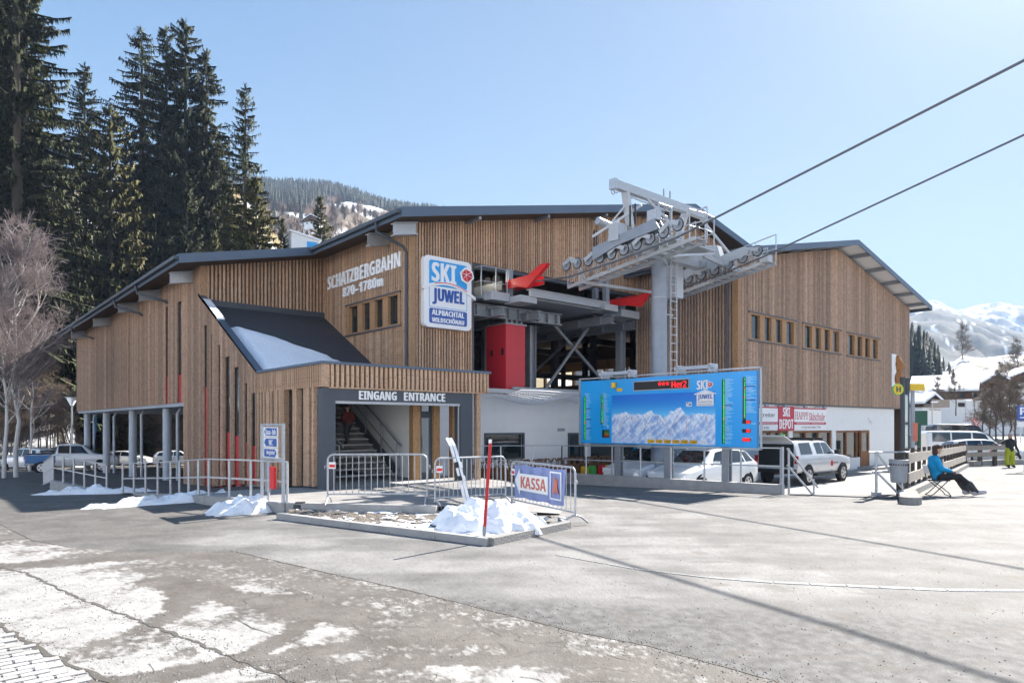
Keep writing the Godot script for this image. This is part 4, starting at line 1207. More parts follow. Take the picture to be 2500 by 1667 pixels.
func build_ropeway() -> void:
	var b: B
	var s := in_station("station_machinery", "grey steel rope guides and deck of the cable car standing in the hall opening", "ropeway station")
	# red clad pillar
	b = B.new()
	b.b2(Vector3(9.0, 3.06, -4.5), Vector3(9.98, 5.72, -3.3))
	var rp := part(b, "red_pillar", "red_pillar", s)
	b = B.new(); b.b2(Vector3(8.975, 4.55, -4.2), Vector3(8.998, 4.78, -4.08)); part(b, "handle", "black", rp)
	b = B.new(); b.b2(Vector3(8.975, 4.55, -3.55), Vector3(8.998, 4.82, -3.42)); part(b, "handle", "black", rp)
	b = B.new(); b.b2(Vector3(9.2, 4.44, -3.3), Vector3(9.85, 4.448, -3.294)); part(b, "panel_joint", "dark_steel", rp)
	b = B.new()
	b.b2(Vector3(8.95, 5.72, -4.55), Vector3(10.03, 5.78, -3.25))
	for x in [9.1, 9.35, 9.6, 9.85]: b.b2(Vector3(x - 0.04, 5.78, -3.5), Vector3(x + 0.04, 5.92, -3.35))
	part(b, "bearing_plate", "steel_grey", s)
	# deck beams
	b = B.new()
	i_beam(b, Vector3(7.5, 6.15, -3.6), Vector3(11.9, 6.15, -3.3), 0.3, 0.42, 9)
	part(b, "deck_beam", "steel_grey", s)
	b = B.new()
	i_beam(b, Vector3(8.3, 6.05, -12), Vector3(8.3, 6.05, -2.6), 0.26, 0.3, 8); i_beam(b, Vector3(9.9, 6.05, -12), Vector3(9.9, 6.05, -2.4), 0.26, 0.3, 8)
	i_beam(b, Vector3(13.6, 6.2, -12), Vector3(13.6, 6.2, -1.9), 0.28, 0.32, 8); i_beam(b, Vector3(15.6, 6.2, -12), Vector3(15.6, 6.2, -2.4), 0.28, 0.32, 8)
	part(b, "deck_beam", "steel_grey", s)
	b = B.new()
	b.b2(Vector3(9.05, 6.6, -2.06), Vector3(13.4, 6.86, -1.96)); b.b2(Vector3(9.05, 6.84, -2.2), Vector3(13.4, 6.87, -1.9)); b.b2(Vector3(9.05, 6.58, -2.2), Vector3(13.4, 6.61, -1.9))
	part(b, "front_beam", "galvanised", s)
	b = B.new()
	b.b2(Vector3(9.2, 6.52, -6.5), Vector3(13.3, 6.57, -2.1)); b.b2(Vector3(7.6, 6.5, -6.0), Vector3(9.0, 6.62, -3.0))
	part(b, "deck_plate", "steel_grey", s)
	b = B.new()
	for e in [[7.7, 6.42, -3.02, 8.58, 6.72, -2.6], [8.6, 6.36, -2.9, 9.4, 6.6, -2.0], [12.9, 6.5, -2.6, 13.7, 6.75, -1.75], [14.2, 6.4, -3.0, 15.4, 6.7, -2.0]]:
		b = B.new()
		b.b2(Vector3(e[0], e[1], e[2]), Vector3(e[3], e[4], e[5]))
		part(b, "end_bracket", "galvanised", s)
	for c in [[9.05, -3.15], [13.3, -2.05], [14.15, -3.4]]:
		b = B.new()
		i_beam(b, Vector3(c[0], 6.6, c[1]), Vector3(c[0], 7.7, c[1]), 0.18, 0.18)
		b.b2(Vector3(c[0] - 0.1, 6.6, c[1] - 0.1), Vector3(c[0] + 0.1, 7.75, c[1] + 0.1))
		part(b, "hanger_post", "steel_grey", s)
	for c in [[11.3, -4.4, 6.0], [16.3, -3.8, 7.7], [12.6, -9.0, 7.4]]:
		b = B.new()
		b.b2(Vector3(c[0] - 0.18, 3.06, c[1] - 0.14), Vector3(c[0] - 0.15, c[2], c[1] + 0.14)); b.b2(Vector3(c[0] + 0.15, 3.06, c[1] - 0.14), Vector3(c[0] + 0.18, c[2], c[1] + 0.14)); b.b2(Vector3(c[0] - 0.15, 3.06, c[1] - 0.015), Vector3(c[0] + 0.15, c[2], c[1] + 0.015))
		part(b, "steel_column", "steel_grey", s)
	b = B.new()
	b.cyl(Vector3(14.6, 6.4, -4.0), Vector3(11.5, 3.1, -4.0), 0.07, 8)
	part(b, "cross_brace", "steel_grey", s)
	b = B.new()
	b.cyl(Vector3(12.45, 6.1, -4.2), Vector3(16.2, 3.4, -4.2), 0.07, 8)
	part(b, "cross_brace", "steel_grey", s)
	# rails on the decks
	b = B.new()
	rail_frame(b, [Vector3(7.55, 6.6, -5.5), Vector3(7.6, 6.6, -4.3), Vector3(7.65, 6.6, -3.1), Vector3(8.3, 6.6, -3.05), Vector3(8.85, 6.6, -3.05)], 1.1)
	part(b, "deck_railing", "galvanised", s)
	b = B.new()
	rail_frame(b, [Vector3(10.2, 6.57, -6.4), Vector3(11.4, 6.57, -6.4), Vector3(12.6, 6.57, -6.4), Vector3(13.4, 6.57, -6.4)], 1.1)
	part(b, "deck_railing", "galvanised", s)
	b = B.new()
	rail_frame(b, [Vector3(12.0, 4.6, -9.5), Vector3(14, 4.6, -9.5), Vector3(16, 4.6, -9.5), Vector3(18, 4.6, -9.5), Vector3(20, 4.6, -9.5), Vector3(22, 4.6, -9.5)], 1.1)
	b.b2(Vector3(11.5, 4.45, -11), Vector3(23, 4.6, -9.5))
	part(b, "mezzanine", "dark_steel", s)
	# ladder-like steps inside at the left
	b = B.new()
	b.bar(Vector3(8.2, 3.1, -6.5), Vector3(7.8, 6.4, -9.5), 0.06, 0.2); b.bar(Vector3(9.2, 3.1, -6.5), Vector3(8.8, 6.4, -9.5), 0.06, 0.2)
	for k in 12: b.box(Vector3(8.7 - 0.034 * k, 3.3 + 0.27 * k, -6.7 - 0.24 * k), Vector3(1.0, 0.03, 0.24))
	part(b, "inner_stair", "dark_steel", s)
	# machinery running back along each lane, and the red horns
	for x in [9.07, 14.5]:
		b = B.new()
		b.b2(Vector3(x - 0.35, 6.95, -14.0), Vector3(x - 0.28, 7.3, -3.2)); b.b2(Vector3(x + 0.28, 6.95, -14.0), Vector3(x + 0.35, 7.3, -3.2))
		b.b2(Vector3(x - 0.5, 6.6, -14.0), Vector3(x + 0.5, 6.7, -3.2))
		part(b, "guide_rail", "dark_steel", s)
		for k in 12:
			b = B.new()
			b.disc(Vector3(x, 7.45, -3.9 - k * 0.55), Vector3(1, 0, 0), 0.24, 0.12, 18)
			part(b, "drive_tyre", "rubber", s)
		b = B.new()
		var side_poly := PackedVector2Array([Vector2(3.21, 7.33), Vector2(1.95, 7.34), Vector2(1.26, 7.62), Vector2(0.95, 7.6), Vector2(1.05, 7.5), Vector2(2.04, 6.88), Vector2(2.5, 7.0), Vector2(3.21, 7.03)]) if x < 10 else PackedVector2Array([Vector2(3.4, 7.2), Vector2(2.84, 7.17), Vector2(1.3, 7.1), Vector2(0.72, 7.33), Vector2(0.55, 7.28), Vector2(1.17, 6.7), Vector2(1.9, 6.86), Vector2(3.4, 6.95)])
		b.prism(side_poly, x - 9.15 + 9.0, x - 9.0 + 9.02, Transform3D(Basis(Vector3(0, 0, -1), Vector3.UP, Vector3(1, 0, 0)), Vector3(-0.02, 0, 0)))
		part(b, "rope_horn", "red_bright", s)
		b = B.new()
		b.b2(Vector3(x + 0.25, 7.0, -3.2), Vector3(x + 0.33, 7.3, -1.6))
		part(b, "rope_horn", "red_paint", s)
	b = B.new()
	b.disc(Vector3(8.0, 7.68, -4.6), Vector3.UP, 0.12, 0.06, 12)
	part(b, "hall_lamp", "lamp_glow", s)
	var om := OmniLight3D.new()
	om.position = ORG + Vector3.ZERO; add_child(om); om.name = "hall_lamp_light"
	om.position = W(8.0, 7.58, -4.6); om.light_energy = 0.6; om.light_size = 0.1; om.omni_range = 30.0; om.shadow_enabled = true; om.light_color = Color(1, 0.97, 0.9)
	tower()
	# ropes
	for e in [[9.07, [Vector3(9.07, 7.12, -9.0), Vector3(9.07, 7.12, -2.0), Vector3(9.07, 6.98, 0.0), Vector3(9.07, 7.16, 2.2), Vector3(9.07, 7.42, 4.4), Vector3(9.07, 9.27, 12.78), Vector3(9.07, 17.5, 42.0), Vector3(9.07, 60, 190.0)], "upper"], [14.4, [Vector3(14.5, 7.1, -9.0), Vector3(14.5, 7.05, -1.6), Vector3(14.4, 7.12, 0.5), Vector3(14.4, 7.42, 2.6), Vector3(14.4, 7.72, 4.1), Vector3(14.4, 9.6, 11.6), Vector3(14.4, 18, 42.0), Vector3(14.4, 60, 190.0)], "lower"]]:
		b = B.new()
		var pts := []
		var l: Array = e[1]
		for k in l.size() - 1:
			for j in 6: pts.append((l[k] as Vector3).lerp(l[k + 1], j / 6.0))
		pts.append(l[-1])
		b.tube(pts, 0.032, 8)
		solo(b, "haul_rope", "rope_steel", "steel rope running from the tower's wheel row beside the hanging lift frame" if e[0] < 10 else "steel rope running from the tower's wheel row beside the wing", "rope", "haul ropes of the cable car", ORG, TH)
func train(s: Node, x: float, p0: Vector3, p1: Vector3, count: int, dy: float) -> void:
	var b: B
	for k in count:
		var f := float(k) / (count - 1)
		var c := p0.lerp(p1, f) - Vector3.UP * 0.16 * sin(PI * f)
		sheave(s, c + Vector3.UP * dy, 0.2)
	for k in count / 2:   # rocker pairs
		var a := p0.lerp(p1, float(2 * k) / (count - 1)) - Vector3.UP * 0.16 * sin(PI * float(2 * k) / (count - 1)) + Vector3.UP * dy
		var c := p0.lerp(p1, float(2 * k + 1) / (count - 1)) - Vector3.UP * 0.16 * sin(PI * float(2 * k + 1) / (count - 1)) + Vector3.UP * dy
		b = B.new()
		for sx in [-0.11, 0.11]:
			var d := (c - a).normalized()
			var m := (a + c) * 0.5 + Vector3(sx, 0.17, 0)
			b.bar(a + Vector3(sx, 0, 0) - d * 0.08, m, 0.016, 0.13); b.bar(m, c + Vector3(sx, 0, 0) + d * 0.08, 0.016, 0.13)
			b.disc(m, Vector3.RIGHT, 0.05, 0.05, 8)
		part(b, "rocker", "galvanised", s)
func walkway(s: Node, x0: float, x1: float, za: float, ya: float, zb: float, yb: float, steps: int) -> void:
	var b := B.new()
	for x in [x0, x1]: b.bar(Vector3(x, ya, za), Vector3(x, yb, zb), 0.05, 0.12)
	part(b, "walkway_beam", "galvanised", s)
	for k in steps:
		var f := (k + 0.5) / steps
		b = B.new()
		b.box(Vector3((x0 + x1) * 0.5, lerpf(ya, yb, f) + 0.07, lerpf(za, zb, f)), Vector3(x1 - x0 - 0.06, 0.035, absf(zb - za) / steps * 0.55))
		part(b, "walkway_step", "galvanised", s)
	b = B.new()
	var ps := []
	for k in 7: ps.append(Vector3(x1, lerpf(ya, yb, k / 6.0) + 0.06, lerpf(za, zb, k / 6.0)))
	rail_frame(b, ps, 1.0)
	part(b, "walkway_railing", "galvanised", s)
	b = B.new()
	var pq := []
	for k in 9: pq.append(Vector3(x0, lerpf(ya, yb, k / 8.0) + 0.06, lerpf(za, zb, k / 8.0)))
	rail_frame(b, pq, 0.42, Vector3.UP, 0.016)
	for k in 8: b.cyl(pq[k], pq[k + 1] + Vector3.UP * 0.42, 0.012, 5)
	part(b, "walkway_railing", "galvanised", s)
func tower() -> void:
	var s := in_station("ropeway_tower", "tall grey steel ropeway tower with wheel rows, walkways and ladder", "ropeway tower")
	var b := B.new()
	var cx := 11.85
	var cz := 1.69
	b.cyl(Vector3(cx, YARD - 0.2, cz), Vector3(cx, 7.7, cz), 0.3, 32, 0.27)
	var col := part(b, "column", "tower_grey", s)
	b = B.new()
	b.disc(Vector3(cx, 7.72, cz), Vector3.UP, 0.42, 0.06, 24); b.disc(Vector3(cx, 6.35, cz), Vector3.UP, 0.295, 0.02, 24)
	part(b, "flange", "galvanised", col)
	# cross arm
	b = B.new()
	b.b2(Vector3(9.3, 7.72, cz - 0.18), Vector3(15.0, 8.02, cz + 0.18))
	b.b2(Vector3(cx - 0.5, 7.74, cz - 0.4), Vector3(cx + 0.5, 8.5, cz + 0.4))
	part(b, "cross_arm", "galvanised", s)
	b = B.new()
	b.b2(Vector3(13.0, 6.55, cz - 0.7), Vector3(13.5, 7.75, cz - 0.15))
	part(b, "cross_arm_bracket", "galvanised", s)
	# ladder
	b = B.new()
	for x in [12.36, 12.72]: b.bar(Vector3(x, YARD + 0.2, 1.8), Vector3(x, 8.4, 1.8), 0.03, 0.05)
	var ld := part(b, "ladder", "galvanised", s)
	for k in 27:
		b = B.new()
		b.bar(Vector3(12.37, 0.3 + k * 0.3, 1.8), Vector3(12.71, 0.3 + k * 0.3, 1.8), 0.025, 0.025)
		part(b, "rung", "galvanised", ld)
	b = B.new()
	for y in [1.0, 3.4, 5.8]: b.bar(Vector3(12.1, y, 1.75), Vector3(12.5, y, 1.8), 0.04, 0.04)
	part(b, "ladder_bracket", "galvanised", ld)
	# left wheel row
	train(s, 9.07, Vector3(9.07, 7.16, -0.15), Vector3(9.07, 7.55, 4.45), 10, 0.24)
	b = B.new()
	b.prism(PackedVector2Array([Vector2(-1.2, 7.24), Vector2(-1.2, 7.72), Vector2(-3.7, 8.12), Vector2(-3.9, 7.78), Vector2(-2.3, 7.62)]), 9.2, 9.24, Transform3D(Basis(Vector3(0, 0, -1), Vector3.UP, Vector3(1, 0, 0)), Vector3.ZERO))
	b.prism(PackedVector2Array([Vector2(-1.2, 7.3), Vector2(-1.2, 7.72), Vector2(-3.7, 8.12), Vector2(-3.9, 7.78), Vector2(-2.3, 7.6)]), 8.9, 8.94, Transform3D(Basis(Vector3(0, 0, -1), Vector3.UP, Vector3(1, 0, 0)), Vector3.ZERO))
	b.bar(Vector3(9.07, 7.62, 1.3), Vector3(9.07, 7.98, 3.75), 0.3, 0.04)
	part(b, "main_rocker", "tower_grey", s)
	b = B.new()
	b.cyl(Vector3(8.55, 8.42, 1.75), Vector3(9.7, 8.2, 1.9), 0.13, 14)
	b.b2(Vector3(8.85, 7.75, 1.95), Vector3(9.3, 8.3, 2.35)); b.b2(Vector3(8.95, 8.1, 3.4), Vector3(9.2, 8.42, 3.75))
	b.bar(Vector3(8.7, 8.0, 1.4), Vector3(9.2, 8.75, 3.0), 0.05, 0.08)
	part(b, "pivot_housing", "galvanised", s)
	for p in [[1.25, 7.75, 8.3], [1.35, 7.75, 8.25], [2.75, 8.1, 8.75], [2.95, 8.1, 8.75]]:
		b = B.new()
		b.cyl(Vector3(8.95, p[1], p[0]), Vector3(8.95, p[2], p[0]), 0.03, 8)
		part(b, "damper", "black", s)
	# lifting frame over the tower
	b = B.new()
	b.bar(Vector3(8.55, 9.42, 2.4), Vector3(13.5, 9.42, 2.4), 0.2, 0.26)
	var fr := part(b, "lifting_beam", "galvanised", s)
	b = B.new(); b.b2(Vector3(8.5, 9.26, 2.27), Vector3(8.62, 9.58, 2.53)); part(b, "beam_end", "column_grey", fr)
	for z in [2.33, 2.47]:
		b = B.new()
		var rg := []
		for k in 11: rg.append(Vector3(8.62 + 0.07 * cos(TAU * k / 10.0), 9.2 + 0.07 * sin(TAU * k / 10.0), z))
		b.tube(rg, 0.018, 5, -1, false)
		part(b, "lifting_eye", "column_grey", fr)
	b = B.new()
	b.bar(Vector3(9.15, 9.3, 2.4), Vector3(9.45, 8.2, 2.35), 0.26, 0.12, Vector3.RIGHT); b.bar(Vector3(9.4, 9.2, 2.5), Vector3(8.95, 8.4, 2.0), 0.05, 0.05)
	part(b, "frame_leg", "galvanised", s)
	b = B.new()
	b.bar(Vector3(12.4, 9.35, 2.4), Vector3(12.35, 8.0, 2.0), 0.24, 0.14, Vector3.RIGHT)
	part(b, "frame_leg", "galvanised", s)
	b = B.new()
	b.bar(Vector3(9.95, 9.4, 2.45), Vector3(11.7, 8.6, 2.5), 0.05, 0.07)
	part(b, "frame_brace", "galvanised", s)
	b = B.new()
	b.bar(Vector3(13.2, 9.35, 2.4), Vector3(15.3, 8.05, 2.6), 0.06, 0.09)
	part(b, "frame_brace", "galvanised", s)
	b = B.new()
	b.bar(Vector3(9.4, 9.2, 2.4), Vector3(11.6, 9.15, 2.4), 0.03, 0.04)
	part(b, "frame_brace", "galvanised", s)
	for x in [11.15, 11.5]:
		b = B.new()
		b.cyl(Vector3(x, 8.4, 2.4), Vector3(x, 9.85, 2.4), 0.028, 6)
		part(b, "safety_post", "steel_grey", s)
	# cages at the tower head
	b = B.new()
	rail_frame(b, [Vector3(10.2, 8.1, 2.9), Vector3(10.9, 8.1, 2.9), Vector3(10.9, 8.1, 2.2), Vector3(11.6, 8.1, 2.2)], 0.95, Vector3.UP, 0.028)
	rail_frame(b, [Vector3(11.9, 8.1, 2.9), Vector3(12.7, 8.1, 3.0), Vector3(13.4, 8.1, 2.9), Vector3(13.4, 8.1, 1.6), Vector3(12.6, 8.1, 1.4)], 1.1, Vector3.UP, 0.028)
	b.b2(Vector3(10.3, 8.03, 1.3), Vector3(13.5, 8.09, 2.9))
	part(b, "head_platform", "galvanised", s)
	# walkways beside the wheel rows
	walkway(s, 9.75, 10.35, -0.75, 6.82, 4.6, 7.5, 15)
	walkway(s, 15.1, 15.7, -0.9, 6.95, 4.0, 7.75, 14)
	b = B.new()
	b.bar(Vector3(9.7, 6.86, 0.1), Vector3(15.2, 7.0, 0.3), 0.07, 0.1)
	b.bar(Vector3(13.2, 7.9, 2.6), Vector3(15.3, 7.6, 2.8), 0.1, 0.16)
	b.bar(Vector3(10.3, 6.9, 0.2), Vector3(cx, 7.6, 1.4), 0.05, 0.06); b.bar(Vector3(cx + 0.2, 7.5, 1.9), Vector3(10.3, 7.25, 3.0), 0.05, 0.06)
	b.bar(Vector3(12.2, 7.3, 1.2), Vector3(15.1, 7.0, 0.2), 0.05, 0.06); b.bar(Vector3(10.35, 7.3, 3.3), Vector3(13.3, 7.9, 3.0), 0.06, 0.08)
	part(b, "strut", "galvanised", s)
	b = B.new()
	for f in [[0.1, 6.93], [1.2, 7.07], [2.4, 7.22], [3.6, 7.38]]:
		b.bar(Vector3(9.75, f[1], f[0]), Vector3(9.2, f[1] + 0.62, f[0] + 0.1), 0.05, 0.05)
	part(b, "walkway_hanger", "galvanised", s)
	# right wheel row
	train(s, 14.4, Vector3(14.4, 7.22, 0.0), Vector3(14.4, 7.76, 4.0), 8, 0.24)
	b = B.new()
	b.bar(Vector3(14.4, 7.6, 0.6), Vector3(14.4, 8.05, 3.6), 0.22, 0.3)
	b.b2(Vector3(14.1, 7.75, 1.45), Vector3(14.7, 8.45, 2.0))
	part(b, "main_rocker", "galvanised", s)
	b = B.new()
	b.prism(PackedVector2Array([Vector2(-1.6, 7.9), Vector2(-1.7, 8.7), Vector2(-2.2, 8.6), Vector2(-2.4, 7.95)]), 14.7, 15.0, Transform3D(Basis(Vector3(0, 0, -1), Vector3.UP, Vector3(1, 0, 0)), Vector3.ZERO))
	b.b2(Vector3(15.0, 7.72, 3.75), Vector3(15.35, 7.98, 4.05))
	part(b, "end_housing", "galvanised", s)

# ---------- forecourt: platform, ramp, bed, barriers
func ribbon(b: B, l: Array, tops: Array, w: float, deep: float) -> void:   # wall along world points with sloping top
	for k in l.size() - 1:
		var p: Vector2 = l[k]
		var q: Vector2 = l[k + 1]
		var nn := (q - p).normalized().orthogonal() * w * 0.5
		var a := Vector3(p.x, tops[k], p.y)
		var c := Vector3(q.x, tops[k + 1], q.y)
		var o := Vector3(nn.x, 0, nn.y)
		var dn := Vector3.DOWN * deep
		b.quad(a - o, c - o, c + o, a + o); b.quad(c - o, a - o, a - o + dn, c - o + dn); b.quad(a + o, c + o, c + o + dn, a + o + dn)
		b.quad(a - o, a + o, a + o + dn, a - o + dn); b.quad(c + o, c - o, c - o + dn, c + o + dn)
func railing(called: String, label: String, group: String, l: Array, h: float, gap: float, mid := [0.5], post := 0.045, flat := true) -> Node3D:
	var t := thing(called, label, "railing", group)
	var tops := []
	var posts := []
	for k in l.size() - 1:
		var p: Vector3 = l[k]
		var q: Vector3 = l[k + 1]
		var n := maxi(1, roundi(p.distance_to(q) / gap))
		for j in n + (1 if k == l.size() - 2 else 0): posts.append(p.lerp(q, float(j) / n))
	for p in posts:
		var b := B.new()
		b.b2(p + Vector3(-post * 0.5, 0, -post * 0.5), p + Vector3(post * 0.5, h - 0.02, post * 0.5))
		b.b2(p + Vector3(-0.06, 0, -0.06), p + Vector3(0.06, 0.012, 0.06))
		part(b, "post", "galvanised", t)
	var b := B.new()
	for k in l.size() - 1: b.bar(l[k] + Vector3.UP * h, l[k + 1] + Vector3.UP * h, 0.06, 0.03)
	part(b, "handrail", "galvanised", t)
	for m in mid:
		b = B.new()
		for k in l.size() - 1: b.bar(l[k] + Vector3.UP * h * m, l[k + 1] + Vector3.UP * h * m, 0.02, 0.04)
		part(b, "rail", "galvanised", t)
	return t
func heap(label: String, c: Vector3, turn: float, hl: float, hw: float, h: float, sd: int, mat_ := "snow", rough := 0.5) -> void:
	var b := B.new()
	var n1 := noise(1.5, 3, sd)
	var n2 := noise(3.2, 2, sd + 5)
	var pts := []
	var nr := 44
	var nc := 72
	for r in nr + 1:
		for k in nc + 1:
			var an := TAU * k / nc
			var f := float(r) / nr
			var out := 1.0 + 0.32 * n1.get_noise_2d(cos(an) * 1.4, sin(an) * 1.4) + 0.12 * n2.get_noise_2d(cos(an) * 2.0, sin(an) * 2.0)
			var q := Vector2(cos(an) * hl, sin(an) * hw) * (1.0 - f) * out
			var prof := pow(maxf(0.0, 1.0 - pow(1.0 - f, 2.2)), 0.7)
			var y := h * prof * (1.0 + rough * n1.get_noise_2d(q.x * 1.3 + sd, q.y * 1.3) + 0.12 * rough * n2.get_noise_2d(q.x, q.y)) - 0.02 * (1 - f)
			var j := Vector2(n2.get_noise_2d(q.x * 1.4, q.y * 1.4 + 7.0), n2.get_noise_2d(q.x * 1.4 + 9.0, q.y * 1.4)) * 0.03 * smoothstep(0.0, 0.3, f)
			pts.append(Vector3(q.x + j.x, y, q.y + j.y))
	b.grid(pts, nc + 1)
	solo(b, "snow_heap", mat_, label, "snow heap", "", c, turn, "thing")
func barrier(label: String, p: Vector3, q: Vector3) -> Node3D:
	var d := q - p
	var t := thing("crowd_barrier", label, "barrier", "crowd barriers before the entrance", (p + q) * 0.5, atan2(-d.z, d.x))
	var w := Vector2(d.x, d.z).length() - 0.06
	var h := 1.06
	var y0 := 0.17
	var b := B.new()
	var l := [Vector3(-w * 0.5, y0 - 0.03, 0), Vector3(-w * 0.5, h - 0.13, 0)]
	for k in 6: l.append(Vector3(-w * 0.5 + 0.13 - 0.13 * cos(PI * 0.5 * k / 5.0), h - 0.13 + 0.13 * sin(PI * 0.5 * k / 5.0), 0))
	for k in 6: l.append(Vector3(w * 0.5 - 0.13 + 0.13 * sin(PI * 0.5 * k / 5.0), h - 0.13 + 0.13 * cos(PI * 0.5 * k / 5.0), 0))
	l.append(Vector3(w * 0.5, y0 - 0.03, 0))
	b.tube(l, 0.021, 8)
	b.cyl(Vector3(-w * 0.5, y0 + 0.05, 0), Vector3(w * 0.5, y0 + 0.05, 0), 0.018, 8)
	part(b, "frame", "galvanised", t)
	var n := 15
	for k in n:
		b = B.new()
		var x := lerpf(-w * 0.5, w * 0.5, (k + 1.0) / (n + 1.0))
		b.cyl(Vector3(x, y0 + 0.05, 0), Vector3(x, h, 0), 0.0085, 6)
		part(b, "upright", "galvanised", t)
	for x in [-w * 0.5 + 0.02, w * 0.5 - 0.02]:
		b = B.new()
		b.tube([Vector3(x, 0.012, 0.3), Vector3(x, 0.13, 0.14), Vector3(x, 0.16, 0.04), Vector3(x, 0.16, -0.04), Vector3(x, 0.13, -0.14), Vector3(x, 0.012, -0.3)], 0.02, 8)
		part(b, "foot", "galvanised", t)
	for s in [-1, 1]:
		b = B.new()
		b.tube([Vector3(s * w * 0.5, 0.82, 0), Vector3(s * (w * 0.5 + 0.06), 0.82, 0), Vector3(s * (w * 0.5 + 0.06), 0.76, 0)], 0.01, 6)
		part(b, "hook", "galvanised", t)
	b = B.new()
	b.b2(Vector3(-w * 0.5 + 0.03, 0.76, 0.012), Vector3(-w * 0.5 + 0.17, 0.9, 0.018))
	var pl := part(b, "name_plate", "white", t)
	b = B.new()
	b.b2(Vector3(-w * 0.5 + 0.04, 0.79, 0.0185), Vector3(-w * 0.5 + 0.16, 0.85, 0.0205))
	part(b, "red_mark", "red_bright", pl)
	return t
func build_forecourt() -> void:
	var b := B.new()
	# platform and ramp surface
	b.col = Color(0.36, 0.35, 0.33)
	var xe := [[-40.0, -6.0], [-9.8, -4.5], [-6.0, -3.46], [-3.1, -2.83], [-0.37, -2.7], [1.03, -2.2], [2.25, -1.88]]
	var zs := [-38.0, -30.0, -22.0, -16.0, -12.0, -9.4, -7.5, -6.0, -4.5, -3.1, -2.0, -1.0, -0.4, 0.0]
	var yard_b := B.new()
	for k in zs.size() - 1:
		var z: float = zs[k]
		var y: float = zs[k + 1]
		var x1 := 5.1 if z < -12 else 0.12
		var bb: B = yard_b if z < -3.2 else b
		bb.quad(W(along(xe, y), platform_y(y), y), W(x1, platform_y(y), y), W(x1, platform_y(z), z), W(along(xe, z), platform_y(z), z))
	b.col = Color(0.3, 0.29, 0.275)
	var F := W(-0.1, 0.22, 0.0)
	var A := W(-1.88, 0.22, 2.25)
	var A2 := W(-2.2, 0.22, 1.03)
	var A3 := W(along(xe, 0.0), 0.22, 0.0)
	var Bc := W(0.19, 0.22, 4.84)
	var Ec := W(5.5, 0.2, -0.02)
	var C := W(2.3, 0.03, 6.3)
	var D := W(9.2, -0.3, 0.2)
	var D2 := W(8.6, -0.33, -2.8)
	var E2 := W(5.5, 0.1, -3.0)
	b.tri(A3, A2, F); b.tri(A2, A, F); b.tri(A, Bc, F); b.tri(F, Bc, Ec); b.tri(Bc, C, Ec); b.tri(C, D, Ec); b.tri(Ec, D, D2); b.tri(Ec, D2, E2)
	b.quad(F, Ec, W(5.5, 0.215, -0.3), W(-0.1, 0.215, -0.3))
	solo(b, "platform", "asphalt", "pale raised platform and ramp before the entrance", "pavement", "", Vector3.ZERO, 0.0, "structure")
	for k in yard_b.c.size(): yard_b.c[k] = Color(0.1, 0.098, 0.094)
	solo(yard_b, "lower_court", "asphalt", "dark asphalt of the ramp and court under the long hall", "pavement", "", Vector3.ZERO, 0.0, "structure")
	# retaining wall
	b = B.new()
	ribbon(b, [Vector2(-1.54, -14.02), Vector2(-4.8, -14.62), Vector2(-5.86, -15.31), Vector2(-7.2, -16.2), Vector2(-9.03, -18.04), Vector2(-10.6, -19.3)], [0.235, 0.235, 0.235, 0.22, 0.06, -0.03], 0.2, 0.6)
	solo(b, "retaining_wall", "concrete", "low concrete wall carrying the ramp railing before the entrance", "wall")
	b = B.new()
	b.box(Vector3(-4.55, 0.07, -14.46), Vector3(0.16, 0.26, 0.03), Basis(Vector3.UP, 0.18))
	b.box(Vector3(-4.5, 0.24, -14.5), Vector3(0.2, 0.03, 0.12), Basis(Vector3.UP, 0.18))
	solo(b, "wall_outlet", "dark_steel", "small dark metal outlet on the low concrete wall", "outlet")
	railing("ramp_railing", "long galvanised railing on the low concrete ramp wall", "ramp railings", [Vector3(-4.82, 0.235, -14.62), Vector3(-5.86, 0.235, -15.31), Vector3(-7.2, 0.22, -16.2), Vector3(-9.03, 0.06, -18.04), Vector3(-11.3, -0.1, -19.8)], 0.86, 0.72)
	b = B.new()
	ribbon(b, [Vector2(-12.3, -20.7), Vector2(-14.8, -22.0)], [-0.14, 0.1], 0.2, 0.8)
	solo(b, "retaining_wall", "concrete", "short wedge of concrete wall beside the snow at the lower ramp", "wall")
	railing("ramp_railing", "short galvanised railing on the concrete wedge by the lower ramp", "ramp railings", [Vector3(-12.3, -0.14, -20.7), Vector3(-14.8, 0.1, -22.0), Vector3(-17.5, -0.35, -25.5)], 0.82, 0.6)
	# direction sign on the rail
	var t := in_station("direction_sign", "blue arrow panels reading Kassa Info, WC and Bergfahrt in a grey frame", "sign")
	var L := Basis(Vector3.UP, -PI / 2)
	for z in [1.02, 2.22]:
		b = B.new()
		b.b2(Vector3(-2.0, 0.22, z - 0.03), Vector3(-1.94, 1.92, z + 0.03))
		part(b, "post", "galvanised", t)
		b = B.new()
		b.b2(Vector3(-2.06, 0.22, z - 0.07), Vector3(-1.88, 0.235, z + 0.07))
		part(b, "foot_plate", "galvanised", t)
	b = B.new()
	b.b2(Vector3(-2.0, 1.87, 1.05), Vector3(-1.94, 1.92, 2.19)); b.b2(Vector3(-2.0, 1.12, 1.05), Vector3(-1.94, 1.17, 2.19))
	part(b, "frame", "galvanised", t)
	var rows := [["Kassa - Info", -1], ["WC", -1], ["Bergfahrt", 1]]
